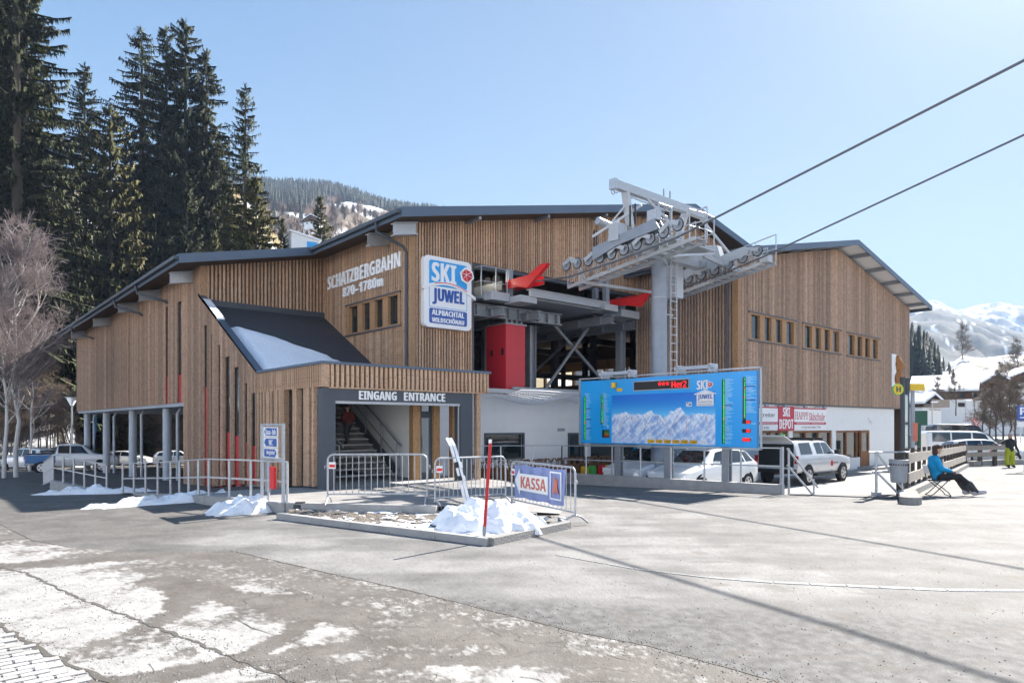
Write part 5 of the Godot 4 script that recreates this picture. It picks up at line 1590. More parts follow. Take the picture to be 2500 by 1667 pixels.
	for k in 3:
		var y := 1.735 - k * 0.232
		b = B.new()
		b.b2(Vector3(-2.0, y - 0.11, 1.2), Vector3(-1.98, y + 0.11, 1.98))
		var p := part(b, "panel", "white", t)
		b = B.new()
		var x0 := 1.24
		var x1 := 1.94
		var poly := PackedVector2Array([Vector2(x0, y), Vector2(x0 + 0.1, y + 0.085), Vector2(x1, y + 0.085), Vector2(x1, y - 0.085), Vector2(x0 + 0.1, y - 0.085)])
		if rows[k][1] > 0: poly = PackedVector2Array([Vector2(x1, y), Vector2(x1 - 0.1, y + 0.085), Vector2(x0, y + 0.085), Vector2(x0, y - 0.085), Vector2(x1 - 0.1, y - 0.085)])
		b.prism(poly, 0.0, 0.004, Transform3D(L, Vector3(-2.001, 0, 0)))
		part(b, "arrow", "blue_sign", p)
		letters(rows[k][0], bold, [0.56, 0.22, 0.46][k], 0.12, 0.004, Vector3(-2.008, y, 1.62), L, "letter_white", "word", p)
	t = in_station("leaflet_box", "red and grey leaflet holders hanging on the rail under the arrow sign", "leaflet holder")
	b = B.new(); b.b2(Vector3(-2.06, 0.42, 1.42), Vector3(-2.02, 1.06, 1.68)); part(b, "grey_holder", "steel_grey", t)
	b = B.new(); b.b2(Vector3(-2.06, 0.5, 1.7), Vector3(-2.0, 0.98, 1.92)); part(b, "red_holder", "red_bright", t)
	# planting bed
	t = Node3D.new()
	t.name = "bed_kerb"; add_child(t)
	tag(t, "concrete kerb stones round the snowy planting bed", "kerb", "", "structure")
	var kl := [[Vector2(-4.7, -13.75), Vector2(-0.36, -10.72), "concrete"], [Vector2(-0.36, -10.72), Vector2(1.0, -12.5), "rough_stone"], [Vector2(1.0, -12.5), Vector2(0.95, -13.2), "concrete"], [Vector2(0.5, -13.75), Vector2(-1.54, -14.1), "concrete"]]
	for e in kl:
		var n := maxi(1, roundi((e[0] as Vector2).distance_to(e[1]) / 1.0))
		for k in n:
			var p: Vector2 = (e[0] as Vector2).lerp(e[1], (k + 0.004) / n)
			var q: Vector2 = (e[0] as Vector2).lerp(e[1], (k + 0.994) / n)
			b = B.new()
			b.bar(Vector3(p.x, 0.02, p.y), Vector3(q.x, 0.02, q.y), 0.13 if e[2] == "concrete" else 0.2, 0.2 + R.randf_range(-0.006, 0.006))
			part(b, "kerb_stone", e[2], t)
	b = B.new()
	var pts := []
	var n1 := noise(1.5, 4, 51)
	var tint := PackedColorArray()
	for r in 41:
		for k in 61:
			var f := r / 40.0
			var g := k / 60.0
			var p := Vector2(-4.55, -13.8).lerp(Vector2(-0.3, -10.85), g)
			var q := Vector2(-4.7, -14.5).lerp(Vector2(0.85, -13.4), g)
			var c := p.lerp(q, f)
			pts.append(Vector3(c.x, 0.07 + 0.05 * n1.get_noise_2d(c.x, c.y) + 0.03 * n1.get_noise_2d(c.x * 4.0, c.y * 4.0) + 0.04 * sin(PI * f), c.y))
			tint.append(Color(0.24, 0.205, 0.17))
	b.grid(pts, 61, 1.0, tint)
	tinted(M.soil).albedo_color = Color(1, 1, 1)
	solo(b, "bed_soil", "soil", "bare brown soil of the planting bed by the entrance", "soil", "", Vector3.ZERO, 0.0, "structure")
	# thin snow crust over part of the soil
	b = B.new()
	var n2 := noise(0.9, 4, 61)
	for r in 40:
		for k in 60:
			var a: Vector3 = pts[r * 61 + k]
			var c: Vector3 = pts[(r + 1) * 61 + k + 1]
			var m := (a + c) * 0.5
			var s := n2.get_noise_2d(m.x * 2.2, m.z * 3.0) + 0.3 * n2.get_noise_2d(m.x * 9.0, m.z * 9.0) + 0.5 * smoothstep(0.55, 0.0, r / 40.0) * smoothstep(0.1, 0.6, k / 60.0) + (0.45 if r > 34 and k < 40 else 0.0)
			if s < 0.4 - 0.34 * smoothstep(0.35, 0.9, k / 60.0): continue
			var u := Vector3.UP * 0.012
			var m2: Vector3 = pts[r * 61 + k + 1]
			var m3: Vector3 = pts[(r + 1) * 61 + k]
			b.quad(a + u, m2 + u, c + u, m3 + u)
	solo(b, "snow_crust", "dirty_snow", "thin patchy crust of dirty snow over the soil of the bed", "snow", "", Vector3.ZERO, 0.0, "stuff")
	heap("bright snow heap in the kerbed bed beside the red marker pole", Vector3(-0.42, 0.06, -12.12), -0.1, 1.02, 0.8, 0.45, 5, "snow", 0.5)
	heap("low snow pile at the foot of the arrow sign's wall", Vector3(-5.75, -0.01, -14.75), 0.7, 0.85, 0.42, 0.34, 9, "snow", 0.5)
	heap("long strip of old snow along the ramp wall", Vector3(-8.1, -0.03, -16.75), 0.78, 2.1, 0.36, 0.24, 14, "snow", 0.8)
	heap("thin strip of snow below the concrete wedge at the lower ramp", Vector3(-12.2, -0.16, -19.9), 0.42, 1.6, 0.32, 0.22, 19, "snow", 0.8)
	heap("small scrap of snow at the roadside below the birch", Vector3(-22.5, -0.75, -30.0), 0.2, 1.3, 0.5, 0.14, 23)
	# red snow marker pole
	t = thing("snow_pole", "thin red snow marker pole leaning in the snow heap", "pole")
	b = B.new(); b.cyl(Vector3(-0.44, 0.26, -10.98), Vector3(-0.35, 1.6, -10.95), 0.027, 12); part(b, "shaft", "red_paint", t)
	b = B.new(); b.cyl(Vector3(-0.455, 0.02, -10.985), Vector3(-0.44, 0.26, -10.98), 0.031, 12); part(b, "sleeve", "steel_grey", t)
	b = B.new(); b.cyl(Vector3(-0.35, 1.6, -10.95), Vector3(-0.349, 1.66, -10.95), 0.029, 12); part(b, "cap", "alloy", t)
	# barriers
	barrier("crowd barrier of grey tubes on the platform before the stairs", Vector3(-3.95, 0.2, -14.5), Vector3(-1.78, 0.2, -14.55))
	barrier("crowd barrier with the skis leaning on it", Vector3(-1.65, 0.15, -14.35), Vector3(-0.12, 0.1, -15.3))
	var kb := barrier("crowd barrier carrying the blue banner", Vector3(-0.02, 0.06, -15.1), Vector3(1.2, 0.0, -12.75))
	kassa(kb)
	# skis and poles
	for e in [[0.0, "white", "single white ski of a pair leaning on the middle barrier"], [0.075, "paint_pale", "pale grey ski with white binding leaning on the middle barrier"]]:
		t = thing("ski", e[2], "ski", "pair of skis", Vector3(-0.96 + e[0], 0.1, -14.5 - e[0] * 0.3))
		var q := Basis.from_euler(Vector3(-0.2, 0.35, 0.2))
		t.basis = q
		b = B.new()
		var prev := Vector3.ZERO
		for k in 9:
			var y := 1.6 * k / 8.0
			var c := Vector3(0, y, 0.03 * sin(PI * k / 8.0) - (0.16 * pow(maxf(0, (k - 6.5) / 1.5), 2)))
			if k: b.bar(prev, c, 0.062 - (0.01 if k > 3 and k < 6 else 0.0), 0.014, Vector3(0, 0, 1))
			prev = c
		part(b, "blade", e[1], t)
		b = B.new(); b.b2(Vector3(-0.035, 0.62, 0.02), Vector3(0.035, 0.72, 0.09)); b.b2(Vector3(-0.035, 0.9, 0.02), Vector3(0.035, 1.02, 0.1)); part(b, "binding", "white" if e[1] != "white" else "black", t)
func kassa(kb: Node3D) -> void:
	var t := thing("ticket_banner", "faded blue cloth banner with white arrow reading KASSA tied to a barrier", "banner", "", kb.position, kb.rotation.y)
	var b := B.new()
	var n := noise(2.2, 3, 71)
	var pts := []
	var w0 := -1.02
	var w1 := 1.0
	for r in 13:
		for k in 31:
			var x := lerpf(w0, w1, k / 30.0)
			var y := lerpf(0.3, 1.0, r / 12.0)
			pts.append(Vector3(x, y + 0.012 * sin(x * 8.0), 0.05 + 0.02 * sin(x * 13.0 + y * 4.0) + 0.02 * n.get_noise_2d(x, y)))
	b.grid(pts, 31)
	part(b, "cloth", "banner_blue", t)
	b = B.new()
	b.prism(PackedVector2Array([Vector2(-0.98, 0.67), Vector2(-0.76, 0.93), Vector2(-0.76, 0.83), Vector2(0.42, 0.83), Vector2(0.42, 0.47), Vector2(-0.76, 0.47), Vector2(-0.76, 0.38)]), 0.083, 0.086)
	part(b, "arrow", "white", t)
	letters("KASSA", bold, 1.06, 0.24, 0.004, Vector3(-0.18, 0.65, 0.09), Basis(), "faded_red", "word", t)
	b = B.new()
	for e in [[0.5, 0.4, 0.53, 0.95], [0.9, 0.4, 0.93, 0.95], [0.53, 0.92, 0.9, 0.95], [0.53, 0.4, 0.9, 0.43]]: b.b2(Vector3(e[0], e[1], 0.083), Vector3(e[2], e[3], 0.086))
	part(b, "picture_frame", "white", t)
	b = B.new()
	b.prism(PackedVector2Array([Vector2(0.6, 0.5), Vector2(0.66, 0.86), Vector2(0.74, 0.78), Vector2(0.8, 0.84), Vector2(0.78, 0.62), Vector2(0.84, 0.5), Vector2(0.72, 0.56)]), 0.083, 0.085)
	part(b, "picture", "faded_red", t)

# ---------- panorama board on the yard railing
func board_image() -> ImageTexture:
	var w := 1024
	var h := 344
	var im := Image.create(w, h, false, Image.FORMAT_RGB8)
	im.fill(Color(0.06, 0.64, 0.93))
	var n1 := noise(0.012, 5, 81)
	var n2 := noise(0.03, 4, 83)
	var n3 := noise(0.09, 3, 85)
	var x0 := 216
	var x1 := 823
	var y0 := 84
	for x in range(x0, x1):
		var f := float(x - x0) / (x1 - x0)
		var ridge := y0 + 118 - 42.0 * exp(-pow((f - 0.66) / 0.07, 2)) - 36.0 * exp(-pow((f - 0.39) / 0.06, 2)) - 30.0 * exp(-pow((f - 0.16) / 0.09, 2)) - 12.0 * exp(-pow((f - 0.9) / 0.08, 2)) + 22.0 * n1.get_noise_2d(x * 1.2, 5.0) + 8.0 * n2.get_noise_2d(x * 1.5, 1.0)
		for y in range(y0, h - 4):
			var c: Color
			if y < ridge:
				c = Color(0.0, 0.45, 0.84).lerp(Color(0.45, 0.8, 0.98), pow(float(y - y0) / 110.0, 1.5))
			else:
				var s := -0.25 + 0.9 * absf(n1.get_noise_2d(x * 1.1 + y * 0.9, y * 0.7)) * 2.0 + 0.5 * n2.get_noise_2d(x * 0.9 - y * 0.7, y * 0.5) + 0.2 * n3.get_noise_2d(x, y) + 0.25 * float(y - y0 - 120) / 140.0
				c = Color(0.95, 0.97, 1.0).lerp(Color(0.5, 0.66, 0.88), clampf(0.25 + s * 0.8, 0, 0.85))
			im.set_pixel(x, y, c)
	var rr := RandomNumberGenerator.new()
	rr.seed = 5
	for k in 420:   # pistes and marks on the map
		var x := rr.randi_range(x0 + 6, x1 - 8)
		var y := rr.randi_range(y0 + 140, h - 30)
		im.fill_rect(Rect2i(x, y, rr.randi_range(1, 3), 1), [Color(0.7, 0.12, 0.12), Color(0.1, 0.2, 0.5), Color(0.1, 0.1, 0.1)][rr.randi() % 3])
	for k in 26:
		var p := Vector2(rr.randf_range(x0 + 30, x1 - 30), y0 + 110)
		var cc: Color = [Color(0.75, 0.15, 0.15), Color(0.15, 0.3, 0.7), Color(0.2, 0.2, 0.25)][rr.randi() % 3]
		var dx := rr.randf_range(-0.8, 0.8)
		for j in rr.randi_range(40, 120):
			p += Vector2(dx + rr.randf_range(-0.7, 0.7), 1)
			dx = clampf(dx + rr.randf_range(-0.25, 0.25), -1.2, 1.2)
			if p.x > x0 + 2 and p.x < x1 - 2 and p.y < h - 6: im.set_pixel(int(p.x), int(p.y), cc)
	for col in [[16, 78, 330, 22], [140, 78, 250, 26], [848, 40, 330, 34], [958, 34, 190, 34]]:   # lists of lines
		var y: int = col[1] - 12
		while y < col[2]:
			if rr.randf() > 0.06:
				im.fill_rect(Rect2i(col[0] + 14, y, 4, 2), Color(0.9, 0.93, 0.95))
				im.fill_rect(Rect2i(col[0] + 21, y, rr.randi_range(14, col[3] + 14), 2), Color(0.66, 0.82, 0.93))
			y += 4
	for e in [[16, 150], [16, 210], [16, 262], [848, 150], [958, 66], [958, 128]]: im.fill_rect(Rect2i(e[0] + 14, e[1], 44, 5), Color(0.03, 0.25, 0.6))
	im.fill_rect(Rect2i(340, 205, 50, 14), Color(0.85, 0.87, 0.92)); im.fill_rect(Rect2i(668, 132, 32, 22), Color(0.85, 0.87, 0.92))
	im.fill_rect(Rect2i(342, 207, 10, 4), Color(0.7, 0.1, 0.15)); im.fill_rect(Rect2i(671, 134, 9, 4), Color(0.7, 0.1, 0.15)); im.fill_rect(Rect2i(684, 140, 10, 8), Color(0.2, 0.25, 0.35))
	for k in 6: 
		im.fill_rect(Rect2i(447 + k * 48, 318, 40, 18), Color(0.9, 0.72, 0.05) if k == 0 else Color(0.82, 0.64, 0.12))
		im.fill_rect(Rect2i(462 + k * 48, 324, 20, 2), Color(0.5, 0.3, 0.05)); im.fill_rect(Rect2i(462 + k * 48, 329, 16, 2), Color(0.5, 0.3, 0.05))
	im.fill_rect(Rect2i(738, 318, 46, 18), Color(0.85, 0.86, 0.9))
	im.fill_rect(Rect2i(150, 270, 50, 44), Color(0.1, 0.1, 0.1))
	for k in 5: im.fill_rect(Rect2i(166, 274 + k * 8, 32, 6), [Color(0.1, 0.45, 0.2), Color(0.35, 0.55, 0.2), Color(0.7, 0.55, 0.15), Color(0.7, 0.3, 0.15), Color(0.5, 0.15, 0.15)][k])
	im.fill_rect(Rect2i(150, 250, 8, 6), Color(0.1, 0.1, 0.2)); im.fill_rect(Rect2i(186, 246, 8, 14), Color(0.8, 0.85, 0.9))
	im.fill_rect(Rect2i(250, 46, 36, 18), Color(0.88, 0.7, 0.1))
	im.fill_rect(Rect2i(958, 236, 62, 3), Color(0.66, 0.82, 0.93)); im.fill_rect(Rect2i(958, 268, 44, 3), Color(0.66, 0.82, 0.93)); im.fill_rect(Rect2i(958, 300, 44, 3), Color(0.66, 0.82, 0.93))
	return ImageTexture.create_from_image(im)
func build_board() -> void:
	var t := in_station("panorama_board", "large blue piste map board with lit displays on grey posts", "board")
	var L := Basis(Vector3.UP, -PI / 2)
	var za := -0.18
	var zb := 6.56
	var ya := 1.24
	var yb := 3.42
	var b := B.new()
	b.b2(Vector3(9.82, ya, za), Vector3(9.92, yb, zb))
	part(b, "panel", "board_blue", t)
	b = B.new()
	b.quad(Vector3(9.814, ya + 0.02, za + 0.02), Vector3(9.814, ya + 0.02, zb - 0.02), Vector3(9.814, yb - 0.02, zb - 0.02), Vector3(9.814, yb - 0.02, za + 0.02))
	var m := mat("board_print", Color(1, 1, 1), 0.3)
	m.albedo_texture = board_image()
	part(b, "printed_face", "board_print", t)
	b = B.new()
	for e in [[ya - 0.06, za - 0.12, ya - 0.02, zb + 0.1], [yb + 0.06, za - 0.12, yb + 0.1, zb + 0.1]]: b.b2(Vector3(9.84, e[0], e[1]), Vector3(9.9, e[2], e[3]))
	for z in [za - 0.12, zb + 0.06]: b.b2(Vector3(9.84, ya - 0.06, z), Vector3(9.9, yb + 0.1, z + 0.04))
	part(b, "frame", "galvanised", t)
	for z in [0.1, 1.38, 3.42, 5.47]:
		b = B.new()
		b.b2(Vector3(9.93, -0.45, z - 0.11), Vector3(9.97, yb - 0.1, z + 0.11)); b.b2(Vector3(9.97, -0.45, z - 0.02), Vector3(10.1, yb - 0.1, z + 0.02)); b.b2(Vector3(10.1, -0.45, z - 0.11), Vector3(10.14, yb - 0.1, z + 0.11))
		if z > 1: part(b, "post", "steel_grey", t)
	# lamps along the top
	for e in [[0.95, 2.35], [4.0, 5.35]]:
		b = B.new()
		b.b2(Vector3(9.5, yb + 0.12, e[0]), Vector3(9.66, yb + 0.22, e[1]))
		var lp := part(b, "lamp_housing", "column_grey", t)
		b = B.new()
		for z in [e[0] + 0.12, e[1] - 0.12]: b.b2(Vector3(9.5, yb + 0.02, z - 0.03), Vector3(9.9, yb + 0.26, z + 0.03))
		part(b, "lamp_bracket", "galvanised", lp)
	# text display
	b = B.new(); b.b2(Vector3(9.79, 2.99, 2.2), Vector3(9.812, 3.3, 4.34))
	var dp := part(b, "text_display", "galvanised", t)
	b = B.new(); b.b2(Vector3(9.785, 3.015, 2.225), Vector3(9.789, 3.275, 4.315)); part(b, "display_face", "black", dp)
	letters("*** Her2", plain, 1.05, 0.2, 0.003, Vector3(9.782, 3.14, 3.72), L, "led_red", "display_text", dp)
	# strips of small lamps
	for e in [[0.02, 1.36, 2.9, 70], [0.82, 1.9, 2.92, 45], [5.5, 1.34, 3.22, 90], [6.16, 2.0, 3.24, 45]]:
		b = B.new(); b.b2(Vector3(9.8, e[1], e[0] - 0.045), Vector3(9.812, e[2], e[0] + 0.045))
		var st := part(b, "lamp_strip", "black", t)
		b = B.new()
		var rd := B.new()
		for k in e[3]:
			var y: float = lerpf(e[1] + 0.02, e[2] - 0.02, (k + 0.5) / e[3])
			var r := R.randf()
			if r < 0.1: continue
			var tgt: B = rd if r > 0.94 else b
			tgt.b2(Vector3(9.795, y - 0.008, e[0] + 0.0), Vector3(9.799, y + 0.009, e[0] + 0.034))
		part(b, "green_lamps", "led_green", st).set_meta("kind", "stuff")
		if rd.v.size(): part(rd, "red_lamps", "led_red", st).set_meta("kind", "stuff")
	for k in 3:
		b = B.new(); b.b2(Vector3(9.8, 1.42 + k * 0.25, 6.1), Vector3(9.812, 1.52 + k * 0.25, 6.36))
		var cl := part(b, "clock_display", "black", t)
		b = B.new(); b.b2(Vector3(9.794, 1.435 + k * 0.25, 6.24 if k else 6.12), Vector3(9.798, 1.505 + k * 0.25, 6.34)); part(b, "display_face", "led_red", cl)
	# beacon
	b = B.new(); b.cyl(Vector3(9.75, 3.12, 1.4), Vector3(9.75, 3.3, 1.4), 0.09, 14); part(b, "beacon", "yellow", t)
	# emblem
	var q := Transform3D(L, Vector3(9.8, 2.5, 4.5))
	b = B.new()
	b.prism(PackedVector2Array([Vector2(0.1, -0.05), Vector2(0.68, -0.05), Vector2(0.68, 0.3), Vector2(0.39, 0.4), Vector2(0.1, 0.3)]), 0, 0.004, q)
	part(b, "emblem_field", "letter_white", t)
	b = B.new()
	b.bar(q * Vector3(0.02, 0.3, 0.003), q * Vector3(0.39, 0.42, 0.003), 0.01, 0.03); b.bar(q * Vector3(0.39, 0.42, 0.003), q * Vector3(0.76, 0.3, 0.003), 0.01, 0.03)
	part(b, "emblem_arc", "letter_white", t)
	letters("SKI", bold, 0.38, 0.27, 0.004, q * Vector3(0.3, 0.58, 0.004), L, "letter_white", "word", t)
	letters("JUWEL", bold, 0.5, 0.17, 0.004, q * Vector3(0.39, 0.21, 0.008), L, "blue_sign", "word", t)
	letters("ALPBACHTAL", plain, 0.5, 0.05, 0.003, q * Vector3(0.39, 0.07, 0.008), L, "grey_text", "word", t)
	letters("WILDSCHÖNAU", plain, 0.5, 0.05, 0.003, q * Vector3(0.39, 0.0, 0.008), L, "grey_text", "word", t)
	ski_logo(t, Transform3D(L.scaled(Vector3(0.62, 0.62, 0.62)), Vector3(9.8, 2.55, 4.52)))

# ---------- yard wall and railing, gate, fence, bus stop, sledges
func build_yard() -> void:
	var b := B.new()
	var t: Node3D
	var gy := [[-3.3, -0.33], [-0.6, -0.27], [1.4, -0.18], [3.4, -0.1], [5.5, -0.04], [7.2, 0.0]]
	var l := []
	var tops := []
	for z in [-1.3, 1.4, 3.4, 5.5, 7.2]:
		var p := W(10.0, 0, z)
		l.append(Vector2(p.x, p.z)); tops.append(lerpf(0.13, 0.25, (z + 1.3) / 8.5))
	ribbon(b, l, tops, 0.22, 0.9)
	solo(b, "yard_wall", "concrete", "long low concrete wall under the piste map board", "wall")
	railing("yard_railing", "galvanised railing on the low wall under the piste map board", "yard railings", [W(10.0, 0.12, -1.3), W(10.0, 0.25, 7.15)], 1.0, 1.2, [0.5])
	railing("yard_railing", "galvanised railing before the row of rental sledges", "yard railings", [W(5.6, -0.05, -1.3), W(10.0, -0.12, -1.3)], 1.25, 1.45, [0.5])
	# gate between wall and fence
	t = thing("gate", "grey tubular gate leaf with slanting rails at the end of the yard wall", "gate", "yard gate leaves")
	var p0 := W(10.0, 0, 7.2)
	b = B.new(); b.cyl(p0 + Vector3(0, -0.1, 0), p0 + Vector3(0, 1.28, 0), 0.035, 10); part(b, "post", "galvanised", t)
	b = B.new(); b.cyl(p0 + Vector3(0.15, -0.1, 0.05), p0 + Vector3(0.15, 1.25, 0.05), 0.03, 10); part(b, "post", "galvanised", t)
	b = B.new(); b.cyl(p0 + Vector3(0.72, -0.05, 0.3), p0 + Vector3(0.72, 0.42, 0.3), 0.025, 8); part(b, "post", "galvanised", t)
	for e in [[1.25, 0.2], [0.8, -0.15]]:
		b = B.new(); b.cyl(p0 + Vector3(0.1, e[0], 0.05), p0 + Vector3(0.82, e[1], 0.33), 0.028, 8); part(b, "slanting_rail", "galvanised", t)
	t = thing("gate", "grey tubular gate leaf with diagonal braces beside the waste bin", "gate", "yard gate leaves")
	var g0 := Vector3(9.72, -0.02, -18.2)
	b = B.new(); b.cyl(g0, g0 + Vector3(0, 1.2, 0), 0.035, 10); b.b2(g0 + Vector3(-0.09, 0, -0.09), g0 + Vector3(0.09, 0.12, 0.09)); part(b, "post", "galvanised", t)
	b = B.new(); b.cyl(g0 + Vector3(-0.2, 1.18, 0), g0 + Vector3(0.95, 1.18, -0.1), 0.022, 8); part(b, "rail", "galvanised", t)
	b = B.new(); b.cyl(g0 + Vector3(-0.1, 0.65, 0), g0 + Vector3(0.85, 0.65, -0.1), 0.03, 8); part(b, "rail", "galvanised", t)
	b = B.new(); b.cyl(g0 + Vector3(0.03, 1.15, 0.0), g0 + Vector3(0.62, 0.22, 0.12), 0.028, 8); part(b, "brace", "galvanised", t)
	b = B.new(); b.cyl(g0 + Vector3(0.03, 0.62, 0.02), g0 + Vector3(0.55, -0.02, 0.3), 0.03, 8); part(b, "brace", "galvanised", t)
	b = B.new(); b.cyl(g0 + Vector3(0.56, 0.0, 0.28), g0 + Vector3(0.56, 0.62, 0.2), 0.022, 8); part(b, "post", "galvanised", t)
	b = B.new()
	b.bar(Vector3(7.5, 0.012, -18.45), Vector3(9.9, 0.012, -17.55), 0.22, 0.03)
	solo(b, "gate_rail", "dark_steel", "dark metal track lying on the ground across the gateway", "track")
	# kerb and fence along the yard
	b = B.new()
	var fl := [Vector2(9.55, -16.35), Vector2(10.65, -18.4), Vector2(14.2, -23.1), Vector2(18.6, -28.9), Vector2(23.9, -36.0)]
	var ft := []
	for q in fl: ft.append(plaza_y(q.x, q.y) + 0.17)
	ribbon(b, fl, ft, 0.42, 0.5)
	b.cyl(Vector3(9.55, -0.1, -16.35), Vector3(9.55, 0.17, -16.35), 0.24, 16)
	solo(b, "fence_kerb", "rough_stone", "rounded concrete kerb under the weathered fence", "kerb")
	b = B.new()
	ribbon(b, [Vector2(24.3, -36.2), Vector2(27.2, -38.0), Vector2(30, -39.0)], [-0.05, -0.05, -0.1], 0.4, 0.6)
	solo(b, "fence_kerb", "rough_stone", "far piece of concrete kerb beyond the fence corner", "kerb")
	t = thing("plank_fence", "weathered pale plank fence with dark posts beside the yard", "fence")
	var fp := Vector2(10.75, -18.6)
	var fq := Vector2(23.9, -36.0)
	var n := 16
	var tw := atan2(-(fq.y - fp.y), fq.x - fp.x)
	for k in n + 1:
		var p := fp.lerp(fq, float(k) / n)
		var y := plaza_y(p.x, p.y)
		b = B.new()
		b.col = tone(Color(0.09, 0.075, 0.065), 0.15)
		b.box(Vector3(p.x, y + 0.65, p.y), Vector3(0.07, 1.2, 0.09), Basis(Vector3.UP, tw))
		part(b, "post", "timber", t)
		if k == n: break
		var q := fp.lerp(fq, float(k + 1) / n)
		for yy in [0.45, 0.98]:
			b = B.new()
			b.col = tone(Color(0.55, 0.52, 0.47), 0.08); b.uo = Vector2(R.randf(), R.randf())
			var o := Vector3(-sin(tw), 0, -cos(tw)) * -0.055
			b.bar(Vector3(p.x, y + yy + R.randf_range(-0.015, 0.015), p.y) + o, Vector3(q.x, plaza_y(q.x, q.y) + yy, q.y) + o, 0.035, 0.27)
			part(b, "plank", "timber", t)
	t = thing("fence_panel", "grey weathered fence panel turning off at the far fence corner", "fence")
	for k in 4:
		b = B.new(); b.col = Color(0.1, 0.085, 0.075); var p := Vector2(23.9, -36.0).lerp(Vector2(27.4, -37.6), k / 3.0); b.b2(Vector3(p.x - 0.08, -0.5, p.y - 0.08), Vector3(p.x + 0.08, 0.85, p.y + 0.08)); part(b, "post", "timber", t)
	for y in [0.3, 0.65]:
		b = B.new(); b.col = Color(0.4, 0.37, 0.33); b.bar(Vector3(23.9, y, -35.9), Vector3(27.4, y, -37.5), 0.04, 0.24); part(b, "plank", "timber", t)
	# bin on a post
	t = thing("waste_bin", "galvanised waste bin on a dark wooden post beside the fence", "bin")
	b = B.new(); b.col = Color(0.07, 0.06, 0.05); b.cyl(Vector3(10.42, -0.05, -18.3), Vector3(10.42, 1.15, -18.3), 0.1, 12); part(b, "post", "timber", t)
	b = B.new()
	var prof := [[0.36, 0.17], [0.38, 0.19], [0.92, 0.225], [0.94, 0.235], [0.97, 0.235], [0.97, 0.2]]
	var pts := []
	for r in prof:
		for k in 25: pts.append(Vector3(10.25 + cos(TAU * -k / 24.0) * r[1], r[0], -18.08 + sin(TAU * -k / 24.0) * r[1]))
	b.grid(pts, 25)
	b.disc(Vector3(10.25, 0.37, -18.08), Vector3.UP, 0.17, 0.01, 16)
	var bn := part(b, "bucket", "steel_grey", t)
	b = B.new()
	for k in 24:
		var an := TAU * k / 24.0
		b.box(Vector3(10.25 + cos(an) * 0.221, 0.84, -18.08 + sin(an) * 0.221), Vector3(0.012, 0.05, 0.025), Basis(Vector3.UP, -an))
	part(b, "vent_slots", "black", bn)
	# bus stop
	t = thing("bus_stop", "dark bus stop frame with round yellow H sign and timetable case", "bus stop")
	var q1 := Vector3(11.0, 0, -19.2)
	var q2 := Vector3(11.45, 0, -19.75)
	for q in [q1, q2]:
		b = B.new(); b.cyl(q, q + Vector3(0, 3.18, 0), 0.06, 12); part(b, "post", "dark_steel", t)
		b = B.new(); b.disc(q + Vector3(0, 3.2, 0), Vector3.UP, 0.075, 0.06, 14); part(b, "cap", "dark_steel", t)
	var qa := (q2 - q1).normalized()
	var face := Basis(qa, Vector3.UP, qa.cross(Vector3.UP))
	var turn := atan2(-qa.z, qa.x)
	for e in [[2.35, 0.8], [1.55, 0.7]]:
		b = B.new(); b.box((q1 + q2) * 0.5 + Vector3(0, e[0], 0), Vector3(0.52, e[1], 0.06), Basis(Vector3.UP, turn))
		var cs := part(b, "timetable_case", "steel_grey", t)
		b = B.new(); b.box((q1 + q2) * 0.5 + Vector3(0, e[0], 0), Vector3(0.44, e[1] - 0.1, 0.068), Basis(Vector3.UP, turn)); part(b, "notice", "pale_green", cs)
	b = B.new(); b.disc(q1 + Vector3(-0.2, 2.88, 0.12), Vector3(0.1, 0, 1).normalized(), 0.16, 0.03, 28)
	var hs := part(b, "stop_disc", "green_sign", t)
	b = B.new(); b.disc(q1 + Vector3(-0.198, 2.88, 0.138), Vector3(0.1, 0, 1).normalized(), 0.14, 0.006, 28); part(b, "disc_face", "yellow", hs)
	letters("H", bold, 0.13, 0.16, 0.004, q1 + Vector3(-0.196, 2.88, 0.145), Basis(Vector3.UP, 0.1), "green_dark", "letter", hs)
	b = B.new(); b.box(q2 + Vector3(0.28, 2.98, 0), Vector3(0.42, 0.2, 0.04)); part(b, "name_plate", "yellow", t)
	t = thing("street_pole", "plain grey metal pole standing behind the bus stop", "pole")
	b = B.new(); b.cyl(Vector3(12.1, -0.1, -20.6), Vector3(12.1, 3.0, -20.6), 0.06, 12); part(b, "shaft", "steel_grey", t)
	b = B.new(); b.b2(Vector3(12.06, 1.4, -20.52), Vector3(12.2, 1.95, -20.5)); part(b, "notice", "faded_red", t)
	# sledges standing on end before the white wall
	b = B.new()
	t = in_station("sledge", "wooden sledge on end in the rental row by the white wall", "sledge", "rental sledges in a row")
	sledge(t)
	var first := true
	for k in 34:
		var x := 6.9 + k * 0.25
		var at := W(x, -0.38, -2.75 + 0.12 * sin(k * 1.7))
		var o: Node3D = t if first else copy(t, "sledge", at, 0)
		first = false
		o.position = at
		o.rotation = Vector3(0, TH + PI / 2 + R.randf_range(-0.12, 0.12), 0)
	for e in [[11.9, "yellow"], [12.35, "green_sign"], [12.9, "red_bright"], [13.3, "yellow"], [13.7, "faded_red"], [14.2, "red_bright"]]:
		b = B.new()
		b.prism(rrect(-0.19, 0, 0.19, 0.62, 0.08), -0.07, 0.0); b.prism(rrect(-0.15, 0.04, 0.15, 0.55, 0.06), 0.0, 0.05)
		var lb: String = {"yellow": "yellow plastic bob sledge on end beside the wooden sledges", "green_sign": "green plastic bob sledge on end beside the wooden sledges", "red_bright": "red plastic bob sledge on end beside the wooden sledges", "faded_red": "faded orange bob sledge on end beside the wooden sledges"}[e[1]]
		solo(b, "bob_sledge", e[1], lb, "sledge", "plastic bob sledges", W(e[0], -0.36, -1.9), TH)
